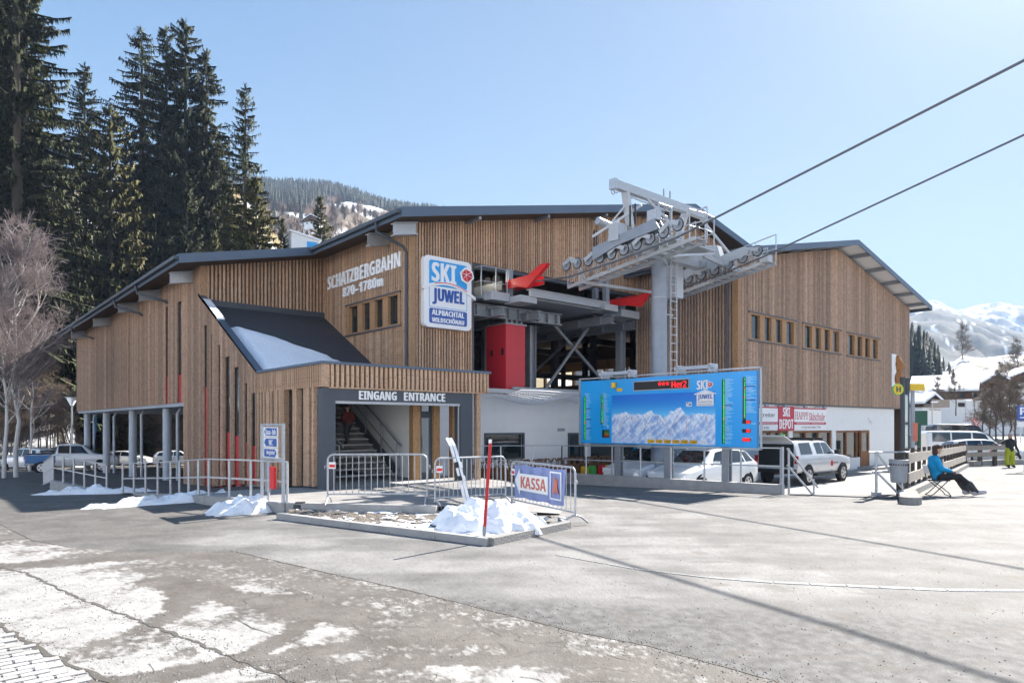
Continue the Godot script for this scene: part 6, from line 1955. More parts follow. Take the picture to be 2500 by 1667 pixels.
	# clutter shown behind the shop front glass
	b = B.new()
	for k in 14: b.b2(Vector3(18 + k * 1.2, -0.3, -0.2), Vector3(18.6 + k * 1.2, 0.6 + 0.5 * R.randf(), 0.2))
	solo(b, "shop_shelf", "steel_grey", "grey display shelves inside the shop windows", "shelf", "", ORG, TH, "stuff")
func sledge(t: Node3D) -> void:
	for z in [-0.17, 0.17]:
		var b := B.new()
		b.col = Color(0.34, 0.17, 0.08)
		b.tube([Vector3(0, 0, z), Vector3(0, 0.7, z), Vector3(-0.03, 0.85, z), Vector3(-0.12, 0.95, z), Vector3(-0.24, 0.95, z), Vector3(-0.31, 0.85, z), Vector3(-0.32, 0.7, z)], 0.02, 5)
		part(b, "runner", "timber", t)
	for x in [0.1, 0.6]:
		var b := B.new()
		b.col = Color(0.4, 0.22, 0.1)
		b.b2(Vector3(-0.3, x, -0.18), Vector3(0.0, x + 0.04, 0.18))
		part(b, "bridge", "timber", t)
	for k in 4:
		var b := B.new()
		b.col = Color(0.3, 0.15, 0.07)
		b.b2(Vector3(-0.33, 0.02, -0.15 + k * 0.085), Vector3(-0.3, 0.72, -0.1 + k * 0.085))
		part(b, "slat", "timber", t)

# ---------- vehicles
# stations along the length: [x, low, belt, roof, half width low, belt, roof]
func car(called: String, label: String, cat: String, paint: String, st: Array, wheels: Array, wr: float, panes: Array, group := "") -> Node3D:
	var t := thing(called, label, cat, group)
	var fine := []
	var steps := 4
	for k in st.size() - 1:
		for j in steps:
			var f := float(j) / steps
			var row := []
			var a: Array = st[maxi(k - 1, 0)]
			var d: Array = st[mini(k + 2, st.size() - 1)]
			for m in 7: 
				var v := cubic_interpolate(st[k][m], st[k + 1][m], a[m], d[m], f) if m > 0 else lerpf(st[k][0], st[k + 1][0], f)
				row.append(lerpf(lerpf(st[k][m], st[k + 1][m], f), v, 0.6))
			fine.append(row)
	fine.append(st[-1])
	var body := B.new()
	var pts := []
	var cols := 19
	for r in fine:
		var low: float = r[1]
		var belt: float = r[2]
		var top: float = maxf(r[3], belt + 0.005)
		var ring := [Vector2(r[4] * 0.86, low), Vector2(r[4] * 0.98, low + 0.07), Vector2(r[5] * 1.0, lerpf(low, belt, 0.45)), Vector2(r[5] * 1.005, lerpf(low, belt, 0.6)), Vector2(r[5] * 0.985, belt - 0.04), Vector2(r[5] * 0.95, belt), Vector2(lerpf(r[5] * 0.95, r[6], 0.5), lerpf(belt, top, 0.52)), Vector2(r[6], top - 0.035), Vector2(r[6] * 0.86, top - 0.004), Vector2(0, top + 0.012)]
		for k in 10: pts.append(Vector3(r[0], ring[k].y, ring[k].x))
		for k in range(8, -1, -1): pts.append(Vector3(r[0], ring[k].y, -ring[k].x))
	body.grid(pts, cols)
	for e in [0, fine.size() - 1]:
		var c := Vector3(fine[e][0], (fine[e][1] + fine[e][2]) * 0.5, 0)
		for k in cols - 1:
			var p: Vector3 = pts[e * cols + k]
			var q: Vector3 = pts[e * cols + k + 1]
			if e == 0: body.tri(c, p, q)
			else: body.tri(c, q, p)
		var p: Vector3 = pts[e * cols]
		var q: Vector3 = pts[e * cols + cols - 1]
		if e == 0: body.tri(c, q, p)
		else: body.tri(c, p, q)
	part(body, "body", paint, t)
	# glazing: patches lifted off the body between given x, either on the flanks or across
	for pn in panes:
		for s in ([1, -1] if pn[0] == "side" else [0]):
			var g := B.new()
			if s != 0:
				var m := 8
				var q := []
				for r in 5:
					for k in m + 1:
						var x := lerpf(lerpf(pn[1], pn[3], r / 4.0), lerpf(pn[2], pn[4], r / 4.0), float(k) / m)
						var c := cross(fine, x)
						var f := lerpf(0.08, 0.86, r / 4.0)
						q.append(Vector3(x, lerpf(c[2], c[3], f), s * (lerpf(c[5] * 0.95, c[6], f) + 0.008)))
				if s < 0:
					for r in 5:
						var sl := q.slice(r * (m + 1), (r + 1) * (m + 1))
						sl.reverse()
						for k in m + 1: q[r * (m + 1) + k] = sl[k]
				g.grid(q, m + 1)
				part(g, "side_window", "dark_glass", t)
			else:
				var q := []
				for r in 7:
					for k in 11:
						var x := lerpf(pn[1], pn[2], r / 6.0)
						var c := cross(fine, x)
						var wd: float = c[6] * 0.9 if c[3] > c[2] + 0.1 else c[5] * 0.84
						var f := lerpf(-1, 1, k / 10.0)
						var sgn := 1.0 if pn[2] < pn[1] else -1.0
						q.append(Vector3(x + 0.016 * sgn, maxf(c[3], c[2]) + 0.022 - 0.012 * f * f, -f * wd * sgn))
				g.grid(q, 11)
				part(g, "windscreen" if pn[1] > 0 else "rear_window", "dark_glass", t)
	for w in wheels:
		for s in [1, -1]:
			var zc: float = s * (w[1] - 0.09)
			var b := B.new()
			b.disc(Vector3(w[0], wr + 0.03, s * (w[1] - 0.02)), Vector3(0, 0, 1), wr + 0.065, 0.05, 24)
			part(b, "wheel_arch", "rubber", t)
			b = B.new()
			b.disc(Vector3(w[0], wr, zc + s * 0.02), Vector3(0, 0, 1), wr, 0.2, 28)
			var wl := part(b, "wheel", "rubber", t)
			b = B.new()
			b.disc(Vector3(w[0], wr, zc + s * 0.115), Vector3(0, 0, 1), wr * 0.66, 0.02, 22)
			part(b, "rim", "alloy", wl)
			b = B.new()
			for k in 5: b.box(Vector3(w[0] + cos(TAU * (k + 0.5) / 5) * wr * 0.42, wr + sin(TAU * (k + 0.5) / 5) * wr * 0.42, zc + s * 0.126), Vector3(wr * 0.22, wr * 0.2, 0.01), Basis(Vector3(0, 0, 1), TAU * (k + 0.5) / 5))
			part(b, "rim_opening", "rubber", wl)
	return t
func cross(fine: Array, x: float) -> Array:
	for k in fine.size() - 1:
		if (x <= fine[k][0] and x >= fine[k + 1][0]) or (x >= fine[k][0] and x <= fine[k + 1][0]):
			var f: float = (x - fine[k][0]) / (fine[k + 1][0] - fine[k][0] + 1e-9)
			var o := []
			for m in 7: o.append(lerpf(fine[k][m], fine[k + 1][m], f))
			return o
	return fine[-1]
func fit(t: Node3D, parts: Array) -> void:   # [name, material, corner, corner] mirrored left and right
	for e in parts:
		for s in ([1, -1] if e.size() < 5 else [1]):
			var b := B.new()
			b.b2(Vector3(e[2].x, e[2].y, e[2].z * s), Vector3(e[3].x, e[3].y, e[3].z * s))
			part(b, e[0], e[1], t)
func hatch(label: String, paint: String, called := "parked_car", h := 1.5, group := "cars parked in the yard") -> Node3D:
	var st := [[2.12, 0.3, 0.62, 0.62, 0.62, 0.66, 0.5], [2.0, 0.2, 0.74, 0.74, 0.8, 0.8, 0.62], [1.5, 0.18, 0.86, 0.87, 0.86, 0.88, 0.7], [1.1, 0.18, 0.93, 0.97, 0.87, 0.89, 0.66], [0.35, 0.18, 0.96, h - 0.08, 0.87, 0.89, 0.6], [-0.3, 0.18, 0.97, h, 0.87, 0.89, 0.62], [-1.1, 0.18, 0.98, h - 0.03, 0.87, 0.89, 0.6], [-1.75, 0.2, 1.0, h - 0.14, 0.86, 0.87, 0.56], [-2.05, 0.28, 0.98, 1.1, 0.82, 0.82, 0.55], [-2.15, 0.4, 0.8, 0.84, 0.74, 0.74, 0.5]]
	var t := car(called, label, "car", paint, st, [[1.36, 0.88], [-1.3, 0.88]], 0.31, [["side", -0.35, 0.82, -0.35, 0.3], ["side", -1.2, -0.42, -1.15, -0.42], ["side", -1.78, -1.28, -1.6, -1.24], ["front", 1.06, 0.4], ["front", -2.06, -1.78]], group)
	fit(t, [["headlamp", "lamp_clear", Vector3(1.82, 0.6, 0.5), Vector3(2.05, 0.76, 0.78)], ["wing_mirror", paint, Vector3(0.62, 0.98, 0.9), Vector3(0.8, 1.1, 1.06)], ["tail_lamp", "tail_red", Vector3(-2.1, 0.8, 0.62), Vector3(-1.96, 1.02, 0.8)], ["door_handle", "alloy", Vector3(-0.2, 0.82, 0.885), Vector3(-0.02, 0.85, 0.905)], ["grille", "black", Vector3(2.0, 0.42, -0.45), Vector3(2.09, 0.58, 0.45), 1], ["number_plate", "white", Vector3(2.08, 0.34, -0.26), Vector3(2.125, 0.44, 0.26), 1], ["number_plate", "white", Vector3(-2.17, 0.6, -0.26), Vector3(-2.13, 0.71, 0.26), 1], ["sill_strip", "black", Vector3(-0.95, 0.2, 0.84), Vector3(1.0, 0.26, 0.885)]])
	return t
func build_cars() -> void:
	var a := hatch("pale silver-white people carrier parked behind the yard railing", "paint_pale", "parked_car", 1.5)
	a.position = W(12.75, YARD, 0.8); a.rotation.y = TH - PI + 0.03
	var c := hatch("bright white estate car parked beside the open pickup", "paint_white", "parked_car", 1.5)
	c.position = W(12.45, YARD, 3.1); c.rotation.y = TH - PI - 0.02
	# pickup with hardtop, tail open
	var st := [[2.6, 0.5, 0.86, 0.86, 0.7, 0.74, 0.6], [2.48, 0.42, 1.0, 1.0, 0.86, 0.86, 0.7], [1.9, 0.42, 1.1, 1.12, 0.9, 0.92, 0.74], [1.3, 0.42, 1.16, 1.2, 0.9, 0.92, 0.72], [0.6, 0.42, 1.18, 1.72, 0.9, 0.92, 0.64], [0.0, 0.42, 1.19, 1.78, 0.9, 0.92, 0.66], [-0.75, 0.42, 1.2, 1.77, 0.9, 0.92, 0.66], [-0.9, 0.46, 1.2, 1.79, 0.9, 0.92, 0.7], [-2.3, 0.5, 1.2, 1.78, 0.9, 0.92, 0.72], [-2.45, 0.55, 1.2, 1.76, 0.9, 0.91, 0.71]]
	var p := car("pickup_truck", "silver pickup with white hardtop and open tailgate by the shop", "pickup", "paint_silver", st, [[1.62, 0.92], [-1.55, 0.92]], 0.38, [["side", -0.05, 0.92, -0.05, 0.5], ["side", -0.72, -0.13, -0.7, -0.13], ["side", -2.1, -1.1, -2.1, -1.15], ["front", 1.26, 0.66]])
	fit(p, [["headlamp", "lamp_clear", Vector3(2.3, 0.86, 0.56), Vector3(2.53, 1.02, 0.84)], ["wing_mirror", "black", Vector3(0.75, 1.2, 0.93), Vector3(0.9, 1.38, 1.12)], ["door_handle", "alloy", Vector3(0.02, 1.02, 0.92), Vector3(0.2, 1.05, 0.94)], ["door_handle", "alloy", Vector3(-0.68, 1.02, 0.92), Vector3(-0.5, 1.05, 0.94)], ["sill_step", "black", Vector3(-0.9, 0.36, 0.8), Vector3(1.0, 0.42, 0.98)], ["tail_lamp", "tail_red", Vector3(-2.47, 0.9, 0.78), Vector3(-2.42, 1.2, 0.92)], ["load_bay", "black", Vector3(-2.47, 0.75, -0.74), Vector3(-2.455, 1.66, 0.74), 1], ["rear_bumper", "black", Vector3(-2.62, 0.5, -0.86), Vector3(-2.45, 0.66, 0.86), 1], ["roof_bar", "black", Vector3(0.3, 1.78, -0.62), Vector3(0.36, 1.88, 0.62), 1], ["roof_bar", "black", Vector3(-0.5, 1.78, -0.62), Vector3(-0.44, 1.88, 0.62), 1]])
	var b := B.new()
	b.prism(PackedVector2Array([Vector2(-2.45, 1.74), Vector2(-2.45, 1.78), Vector2(-3.15, 2.02), Vector2(-3.16, 1.98)]), -0.7, 0.7)
	var fl := part(b, "hardtop_flap", "paint_white", p)
	b = B.new(); b.prism(PackedVector2Array([Vector2(-2.52, 1.81), Vector2(-2.52, 1.822), Vector2(-3.08, 2.012), Vector2(-3.08, 2.0)]), -0.6, 0.6); part(b, "flap_window", "dark_glass", fl)
	b = B.new(); b.disc(Vector3(0.55, 0.82, 0.926), Vector3(0, 0, 1), 0.13, 0.006, 20); part(b, "door_emblem", "red_paint", p)
	b = B.new(); b.b2(Vector3(0.72, 0.8, 0.922), Vector3(1.12, 0.87, 0.928)); part(b, "door_emblem", "grey_text", p)
	p.position = Vector3(11.75, YARD, -27.4); p.rotation.y = 0.72
	p.scale = Vector3.ONE * 0.94
	# cars by the wood on the other side
	var s1 := hatch("white estate car parked under the birch beside the blue pickup", "paint_white", "parked_car", 1.62, "cars parked by the wood")
	s1.position = Vector3((72.0 - 1250.0) / 1667.0 * 49.0, plaza_y(-35, -49), -49.0); s1.rotation.y = 2.75
	var st2 := st.slice(0, 7) + [[-0.85, 0.46, 1.19, 1.3, 0.9, 0.92, 0.8], [-1.0, 0.5, 1.18, 1.19, 0.9, 0.92, 0.86], [-2.45, 0.55, 1.18, 1.19, 0.9, 0.91, 0.86]]
	var pu := car("pickup_truck", "blue and white pickup parked by the wood under the long hall", "pickup", "paint_pale", st2, [[1.62, 0.92], [-1.55, 0.92]], 0.38, [["side", -0.05, 0.92, -0.05, 0.5], ["side", -0.72, -0.13, -0.7, -0.13], ["front", 1.26, 0.66]])
	fit(pu, [["roof_panel", "paint_white", Vector3(-0.7, 1.765, -0.55), Vector3(0.4, 1.8, 0.55), 1], ["tail_lamp", "tail_red", Vector3(-2.47, 0.9, 0.78), Vector3(-2.42, 1.2, 0.92)], ["bed_side", "paint_blue", Vector3(-2.4, 0.66, 0.91), Vector3(-0.85, 1.16, 0.928)], ["load_cover", "black", Vector3(-2.46, 1.2, -0.8), Vector3(-0.95, 1.215, 0.8), 1], ["tail_gate", "paint_blue", Vector3(-2.48, 0.7, -0.76), Vector3(-2.455, 1.18, 0.76), 1]])
	pu.position = Vector3(-28.0, plaza_y(-28, -43.5), -43.5); pu.rotation.y = 0.5
	var s2 := hatch("white estate car seen between the round columns", "paint_white", "parked_car", 1.48, "cars parked by the wood")
	s2.position = Vector3(-39.0, plaza_y(-39, -68), -68.0); s2.rotation.y = 0.1
	s2.position.x = (312.0 - 1250.0) / 1667.0 * 68.0
	var s3 := hatch("white hatchback half hidden behind the last round column", "paint_white", "parked_car", 1.5, "cars parked by the wood")
	s3.position = Vector3((432.0 - 1250.0) / 1667.0 * 66.0, plaza_y(-30, -66), -66.0); s3.rotation.y = 0.5
	# right hand side: vans and cars along the street
	var vs := [[2.35, 0.4, 0.8, 0.8, 0.7, 0.76, 0.6], [2.2, 0.24, 1.0, 1.0, 0.9, 0.9, 0.74], [1.75, 0.22, 1.14, 1.22, 0.94, 0.96, 0.76], [1.1, 0.22, 1.18, 1.86, 0.94, 0.96, 0.74], [0.4, 0.22, 1.18, 1.97, 0.94, 0.96, 0.78], [-1.6, 0.22, 1.18, 1.98, 0.94, 0.96, 0.8], [-2.3, 0.26, 1.18, 1.95, 0.93, 0.95, 0.79], [-2.45, 0.34, 1.1, 1.8, 0.9, 0.92, 0.76]]
	var van := car("van", "white passenger van parked behind the plank fence", "van", "paint_white", vs, [[1.5, 0.94], [-1.5, 0.94]], 0.33, [["side", 0.35, 1.5, 0.35, 1.12], ["side", -0.9, 0.25, -0.9, 0.25], ["side", -2.1, -1.0, -2.1, -1.0], ["front", 1.72, 1.14]], "vehicles along the street")
	van.position = Vector3((2350.0 - 1250.0) / 1667.0 * 47.0, -0.52, -47.0); van.rotation.y = -0.25
	var dv := car("van", "dark van with a high roof parked behind the white van", "van", "paint_dark", vs, [[1.5, 0.94], [-1.5, 0.94]], 0.33, [["side", 0.35, 1.5, 0.35, 1.12], ["side", -2.1, 0.25, -2.1, 0.25], ["front", 1.72, 1.14]], "vehicles along the street")
	dv.position = Vector3((2345.0 - 1250.0) / 1667.0 * 62.0, -0.45, -62.0); dv.rotation.y = -0.2; dv.scale = Vector3(1.05, 1.2, 1.0)
	var sc := hatch("silver estate car with a red door emblem before the white van", "paint_silver", "parked_car", 1.46, "vehicles along the street")
	b = B.new(); b.disc(Vector3(0.1, 0.66, 0.9), Vector3(0, 0, 1), 0.16, 0.012, 18); part(b, "door_emblem", "red_paint", sc)
	sc.position = Vector3((2398.0 - 1250.0) / 1667.0 * 41.5, -0.45, -41.5); sc.rotation.y = -0.12
	var k := 0
	for e in [[2285, 74, "paint_dark", 0.2], [2262, 70, "paint_white", 0.1], [2300, 84, "paint_silver", 0.0], [2330, 88, "paint_dark", -0.1], [2350, 98, "paint_white", 0.1], [2275, 96, "paint_dark", 0.2], [2318, 108, "paint_silver", 0.15], [2395, 66, "paint_dark", -0.5], [2255, 60, "paint_dark", 0.1]]:
		var lab: String = ["black car parked at the near end of the distant row", "white car parked beside the green container", "silver car in the distant row below the chalets", "dark car in the distant row below the chalets", "white car farthest up the parking row", "dark car at the back of the parking row under the chalet", "silver car at the back of the parking row", "dark car parked across the street by the bare bushes", "dark car just behind the bus stop"][k]
		var o := hatch(lab, e[2], "parked_car", 1.5, "vehicles along the street")
		var d: float = e[1]
		o.position = Vector3((e[0] - 1250.0) / 1667.0 * d, ground_y((e[0] - 1250.0) / 1667.0 * d, -d) + (0.012 * (d - 60.0) if d > 60 else 0.0), -d); o.rotation.y = e[3]
		k += 1

# ---------- people: one skin over tapered bones
class Body:
	var lo: Vector3
	var cell: float
	var nx: int
	var ny: int
	var nz: int
	var f := PackedFloat32Array()
	var near := PackedFloat32Array()
	var who := PackedByteArray()
	func _init(a: Vector3, c: Vector3, s: float) -> void:
		lo = a; cell = s
		nx = int((c.x - a.x) / s) + 2; ny = int((c.y - a.y) / s) + 2; nz = int((c.z - a.z) / s) + 2
		f.resize(nx * ny * nz); f.fill(1.0)
		near.resize(nx * ny * nz); near.fill(1.0)
		who.resize(nx * ny * nz)
	func bone(a: Vector3, c: Vector3, ra: float, rb: float, id: int, k: float) -> void:
		var m := maxf(ra, rb) + k + cell * 2.0
		var p := (a.min(c) - Vector3.ONE * m - lo) / cell
		var q := (a.max(c) + Vector3.ONE * m - lo) / cell
		var ab := c - a
		var l2 := maxf(ab.length_squared(), 1e-8)
		for x in range(maxi(0, int(p.x)), mini(nx, int(q.x) + 2)):
			for y in range(maxi(0, int(p.y)), mini(ny, int(q.y) + 2)):
				for z in range(maxi(0, int(p.z)), mini(nz, int(q.z) + 2)):
					var w := lo + Vector3(x, y, z) * cell - a
					var t := clampf(w.dot(ab) / l2, 0, 1)
					var d := (w - ab * t).length() - lerpf(ra, rb, t)
					var i := (x * ny + y) * nz + z
					if d < near[i]:
						near[i] = d; who[i] = id
					var o := f[i]
					var h := maxf(k - absf(o - d), 0.0) / k
					f[i] = minf(o, d) - h * h * k * 0.25
	func skin(b: B, cols: Array) -> void:
		var at := PackedInt32Array()
		at.resize(nx * ny * nz); at.fill(-1)
		var step := [1, nz, ny * nz]
		for x in nx - 1:
			for y in ny - 1:
				for z in nz - 1:
					var i := (x * ny + y) * nz + z
					var s := 0.0
					var n := 0
					var c := Vector3.ZERO
					var ins := 0
					for e in 8:
						if f[i + (e & 1) + ((e >> 1) & 1) * nz + ((e >> 2) & 1) * ny * nz] < 0: ins += 1
					if ins == 0 or ins == 8: continue
					for e in 8:
						for ax in 3:
							if (e >> ax) & 1: continue
							var e2 := e | (1 << ax)
							var f0 := f[i + (e & 1) + ((e >> 1) & 1) * nz + ((e >> 2) & 1) * ny * nz]
							var f1 := f[i + (e2 & 1) + ((e2 >> 1) & 1) * nz + ((e2 >> 2) & 1) * ny * nz]
							if (f0 < 0) == (f1 < 0): continue
							var t := f0 / (f0 - f1)
							var p := Vector3((e >> 2) & 1, (e >> 1) & 1, e & 1)
							p[2 - ax] += t
							c += p; n += 1
					c = c / n
					var g := Vector3(f[i + step[2]] - f[i], f[i + step[1]] - f[i], f[i + 1] - f[i])
					at[i] = b.v.size()
					b.col = cols[who[i]]
					b.put(lo + (Vector3(x, y, z) + c) * cell, g.normalized(), Vector2.ZERO)
		for x in range(1, nx - 1):
			for y in range(1, ny - 1):
				for z in range(1, nz - 1):
					var i := (x * ny + y) * nz + z
					for ax in 3:
						var j: int = i + step[ax]
						if (f[i] < 0) == (f[j] < 0): continue
						var u: int = step[(ax + 1) % 3]
						var w: int = step[(ax + 2) % 3]
						var q := [at[i - u - w], at[i - w], at[i], at[i - u]]
						if q[0] < 0 or q[1] < 0 or q[2] < 0 or q[3] < 0: continue
						if f[i] < 0: b.i.append_array(PackedInt32Array([q[0], q[1], q[2], q[0], q[2], q[3]]))
						else: b.i.append_array(PackedInt32Array([q[0], q[2], q[1], q[0], q[3], q[2]]))
func hand(b: B, wrist: Vector3, dir: Vector3, palm_up: Vector3, cols: Array, id: int) -> void:
	var sd := dir.cross(palm_up).normalized()
	var s := Body.new(wrist - Vector3.ONE * 0.2, wrist + Vector3.ONE * 0.2, 0.0075)
	s.bone(wrist - dir * 0.03, wrist + dir * 0.02, 0.027, 0.03, id, 0.01)
	s.bone(wrist + dir * 0.02 - sd * 0.018, wrist + dir * 0.085 - sd * 0.026, 0.02, 0.016, id, 0.012)
	s.bone(wrist + dir * 0.02 + sd * 0.018, wrist + dir * 0.085 + sd * 0.026, 0.02, 0.016, id, 0.012)
	for k in 4:
		var r := wrist + dir * 0.09 + sd * (k - 1.5) * 0.021
		var l: float = [0.03, 0.036, 0.034, 0.027][k]
		var m := r + dir * l * 1.1 - palm_up * 0.006
		s.bone(r, m, 0.0095, 0.009, id, 0.003)
		s.bone(m, m + (dir - palm_up * 0.9).normalized() * l, 0.009, 0.008, id, 0.003)
	var th := wrist + dir * 0.03 + sd * 0.032
	s.bone(th, th + (dir + sd).normalized() * 0.04, 0.012, 0.01, id, 0.004)
	s.bone(th + (dir + sd).normalized() * 0.04, th + (dir * 2 + sd).normalized() * 0.07, 0.01, 0.009, id, 0.003)
	s.skin(b, cols)
func head(b: B, c: Vector3, fwd: Vector3, cols: Array, long_hair: bool, cap := false) -> void:   # 0 skin, 1 hair, 2 dark, 3 lips
	var side_ := fwd.cross(Vector3.UP).normalized()
	var up := Vector3.UP
	var s := Body.new(c - Vector3.ONE * 0.24, c + Vector3.ONE * 0.24, 0.01)
	s.bone(c + up * 0.03 - fwd * 0.012, c + up * 0.02 + fwd * 0.012, 0.086, 0.083, 0, 0.03)
	s.bone(c - up * 0.055 + fwd * 0.02, c - up * 0.08 + fwd * 0.045, 0.06, 0.035, 0, 0.03)
	s.bone(c + fwd * 0.092 + up * 0.012, c + fwd * 0.112 - up * 0.018, 0.008, 0.013, 0, 0.015)
	s.bone(c - up * 0.05 + fwd * 0.093 - side_ * 0.018, c - up * 0.05 + fwd * 0.093 + side_ * 0.018, 0.008, 0.008, 3, 0.006)
	for k in [-1, 1]:
		s.bone(c + fwd * 0.086 + side_ * 0.032 * k + up * 0.008, c + fwd * 0.088 + side_ * 0.032 * k + up * 0.008, 0.011, 0.011, 2, 0.004)
		s.bone(c + side_ * 0.086 * k - up * 0.02, c + side_ * 0.09 * k + up * 0.02, 0.012, 0.016, 0, 0.008)
	s.bone(c - up * 0.07 - fwd * 0.02, c - up * 0.16 - fwd * 0.03, 0.055, 0.06, 0, 0.03)
	if cap:
		s.bone(c + up * 0.07 - fwd * 0.01, c + up * 0.085 - fwd * 0.01, 0.098, 0.085, 1, 0.02)
	else:
		s.bone(c + up * 0.06 - fwd * 0.02, c + up * 0.07 + fwd * 0.01, 0.094, 0.088, 1, 0.02)
		for k in [-1, 0, 1]: s.bone(c + up * 0.05 + side_ * 0.055 * k - fwd * 0.05, c - up * (0.1 if long_hair else 0.0) + side_ * 0.075 * k - fwd * 0.055, 0.06, 0.05, 1, 0.03)
	s.skin(b, cols)
func build_people() -> void:
	var skin_c := Color(0.5, 0.3, 0.21)
	# seated woman
	var t := thing("person", "seated person in a bright blue jacket, black trousers and ski boots", "person", "", Vector3(11.42, 0, -18.25), -0.22)
	var b := B.new()
	var cols := [skin_c, Color(0.0, 0.26, 0.52), Color(0.018, 0.018, 0.022), Color(0.42, 0.42, 0.44), Color(0.7, 0.7, 0.68), Color(0.05, 0.05, 0.055)]
	var s := Body.new(Vector3(-0.35, -0.02, -0.42), Vector3(1.15, 1.2, 0.42), 0.019)
	s.bone(Vector3(-0.02, 0.52, 0), Vector3(-0.1, 0.78, 0), 0.155, 0.15, 1, 0.05)
	s.bone(Vector3(-0.1, 0.78, -0.06), Vector3(-0.12, 0.97, -0.07), 0.14, 0.11, 1, 0.06)
	s.bone(Vector3(-0.1, 0.78, 0.06), Vector3(-0.12, 0.97, 0.07), 0.14, 0.11, 1, 0.06)
	s.bone(Vector3(0.03, 0.6, 0.03), Vector3(-0.01, 0.98, 0.02), 0.105, 0.075, 2, 0.02)
	s.bone(Vector3(-0.1, 1.03, 0), Vector3(-0.07, 1.08, 0), 0.08, 0.072, 4, 0.02)
	for k in [-1, 1]:
		s.bone(Vector3(-0.12, 0.97, 0.17 * k), Vector3(-0.02, 0.73, 0.25 * k), 0.085, 0.07, 1, 0.04)
		s.bone(Vector3(-0.02, 0.73, 0.25 * k), Vector3(0.24, 0.66, 0.12 * k), 0.068, 0.05, 1, 0.03)
		s.bone(Vector3(0.0, 0.5, 0.1 * k), Vector3(0.42, 0.53, 0.12 * k + 0.02), 0.105, 0.082, 2, 0.05)
		s.bone(Vector3(0.42, 0.53, 0.12 * k + 0.02), Vector3(0.66 + 0.05 * k, 0.28, 0.12 * k + 0.03), 0.08, 0.07, 2, 0.03)
		s.bone(Vector3(0.62 + 0.05 * k, 0.33, 0.12 * k + 0.03), Vector3(0.76 + 0.06 * k, 0.12, 0.12 * k + 0.03), 0.088, 0.075, 5, 0.02)
		s.bone(Vector3(0.72 + 0.06 * k, 0.1, 0.12 * k + 0.03), Vector3(0.95 + 0.07 * k, 0.13, 0.12 * k + 0.04), 0.07, 0.055, 3, 0.02)
	s.skin(b, cols)
	head(b, Vector3(-0.04, 1.21, 0.0), Vector3(0.97, 0.12, 0.2).normalized(), [skin_c, Color(0.045, 0.022, 0.012), Color(0.01, 0.008, 0.008), Color(0.4, 0.14, 0.12)], true)
	hand(b, Vector3(0.26, 0.655, 0.11), Vector3(0.8, -0.1, -0.55).normalized(), Vector3.UP, [skin_c], 0)
	hand(b, Vector3(0.26, 0.655, -0.11), Vector3(0.8, -0.1, 0.55).normalized(), Vector3.UP, [skin_c], 0)
	part(b, "body", "cloth", t)
	var ch := thing("folding_chair", "black metal folding chair under the seated person", "chair", "", Vector3(11.42, 0, -18.25), -0.22)
	b = B.new(); b.prism(rrect(-0.24, -0.2, 0.22, 0.2, 0.05), 0.4, 0.425, Transform3D(Basis(Vector3(1, 0, 0), Vector3(0, 0, -1), Vector3.UP), Vector3.ZERO)); part(b, "seat", "black", ch)
	for z in [-0.2, 0.2]:
		b = B.new(); b.tube([Vector3(0.22, 0.01, z), Vector3(0.16, 0.1, z), Vector3(-0.22, 0.42, z), Vector3(-0.34, 0.85, z)], 0.013, 6); part(b, "leg", "black", ch)
		b = B.new(); b.tube([Vector3(-0.26, 0.01, z), Vector3(-0.18, 0.06, z), Vector3(0.16, 0.42, z)], 0.013, 6); part(b, "leg", "black", ch)
	b = B.new(); b.cyl(Vector3(0.22, 0.012, -0.2), Vector3(0.22, 0.012, 0.2), 0.012, 6); b.cyl(Vector3(-0.26, 0.012, -0.2), Vector3(-0.26, 0.012, 0.2), 0.012, 6); part(b, "foot_rail", "black", ch)
	b = B.new(); b.box(Vector3(-0.3, 0.7, 0), Vector3(0.02, 0.24, 0.4), Basis(Vector3(0, 0, 1), 0.26)); part(b, "backrest", "cord_white", ch)
	# skier walking up the plaza
	t = thing("person", "standing skier in a black jacket and lime trousers on the plaza", "person", "", Vector3(25.33, plaza_y(25.33, -34.7) , -34.7), 0)
	b = B.new()
	cols = [skin_c, Color(0.015, 0.016, 0.02), Color(0.36, 0.4, 0.02), Color(0.03, 0.03, 0.035), Color(0.5, 0.5, 0.52)]
	s = Body.new(Vector3(-0.75, -0.02, -0.35), Vector3(0.55, 1.62, 0.35), 0.022)
	s.bone(Vector3(0, 0.95, 0), Vector3(0, 1.18, 0), 0.16, 0.17, 1, 0.05)
	for k in [-1, 1]:
		s.bone(Vector3(0.07 * k, 1.15, 0), Vector3(0.1 * k, 1.36, 0), 0.13, 0.1, 1, 0.06)
		s.bone(Vector3(0.1 * k, 0.9, 0), Vector3(0.12 * k, 0.5, 0.04 * k), 0.12, 0.1, 2, 0.05)
		s.bone(Vector3(0.12 * k, 0.5, 0.04 * k), Vector3(0.13 * k, 0.16, 0.0), 0.1, 0.1, 2, 0.03)
		s.bone(Vector3(0.13 * k, 0.14, 0.0), Vector3(0.14 * k, 0.06, 0.12), 0.08, 0.06, 3, 0.02)
	s.bone(Vector3(-0.16, 1.38, 0), Vector3(-0.42, 1.3, 0.05), 0.085, 0.065, 1, 0.04)
	s.bone(Vector3(-0.42, 1.3, 0.05), Vector3(-0.64, 1.24, 0.12), 0.062, 0.05, 1, 0.03)
	s.bone(Vector3(0.17, 1.36, 0), Vector3(0.3, 1.12, 0.0), 0.085, 0.065, 1, 0.04)
	s.bone(Vector3(0.3, 1.12, 0.0), Vector3(0.36, 0.88, 0.08), 0.062, 0.05, 1, 0.03)
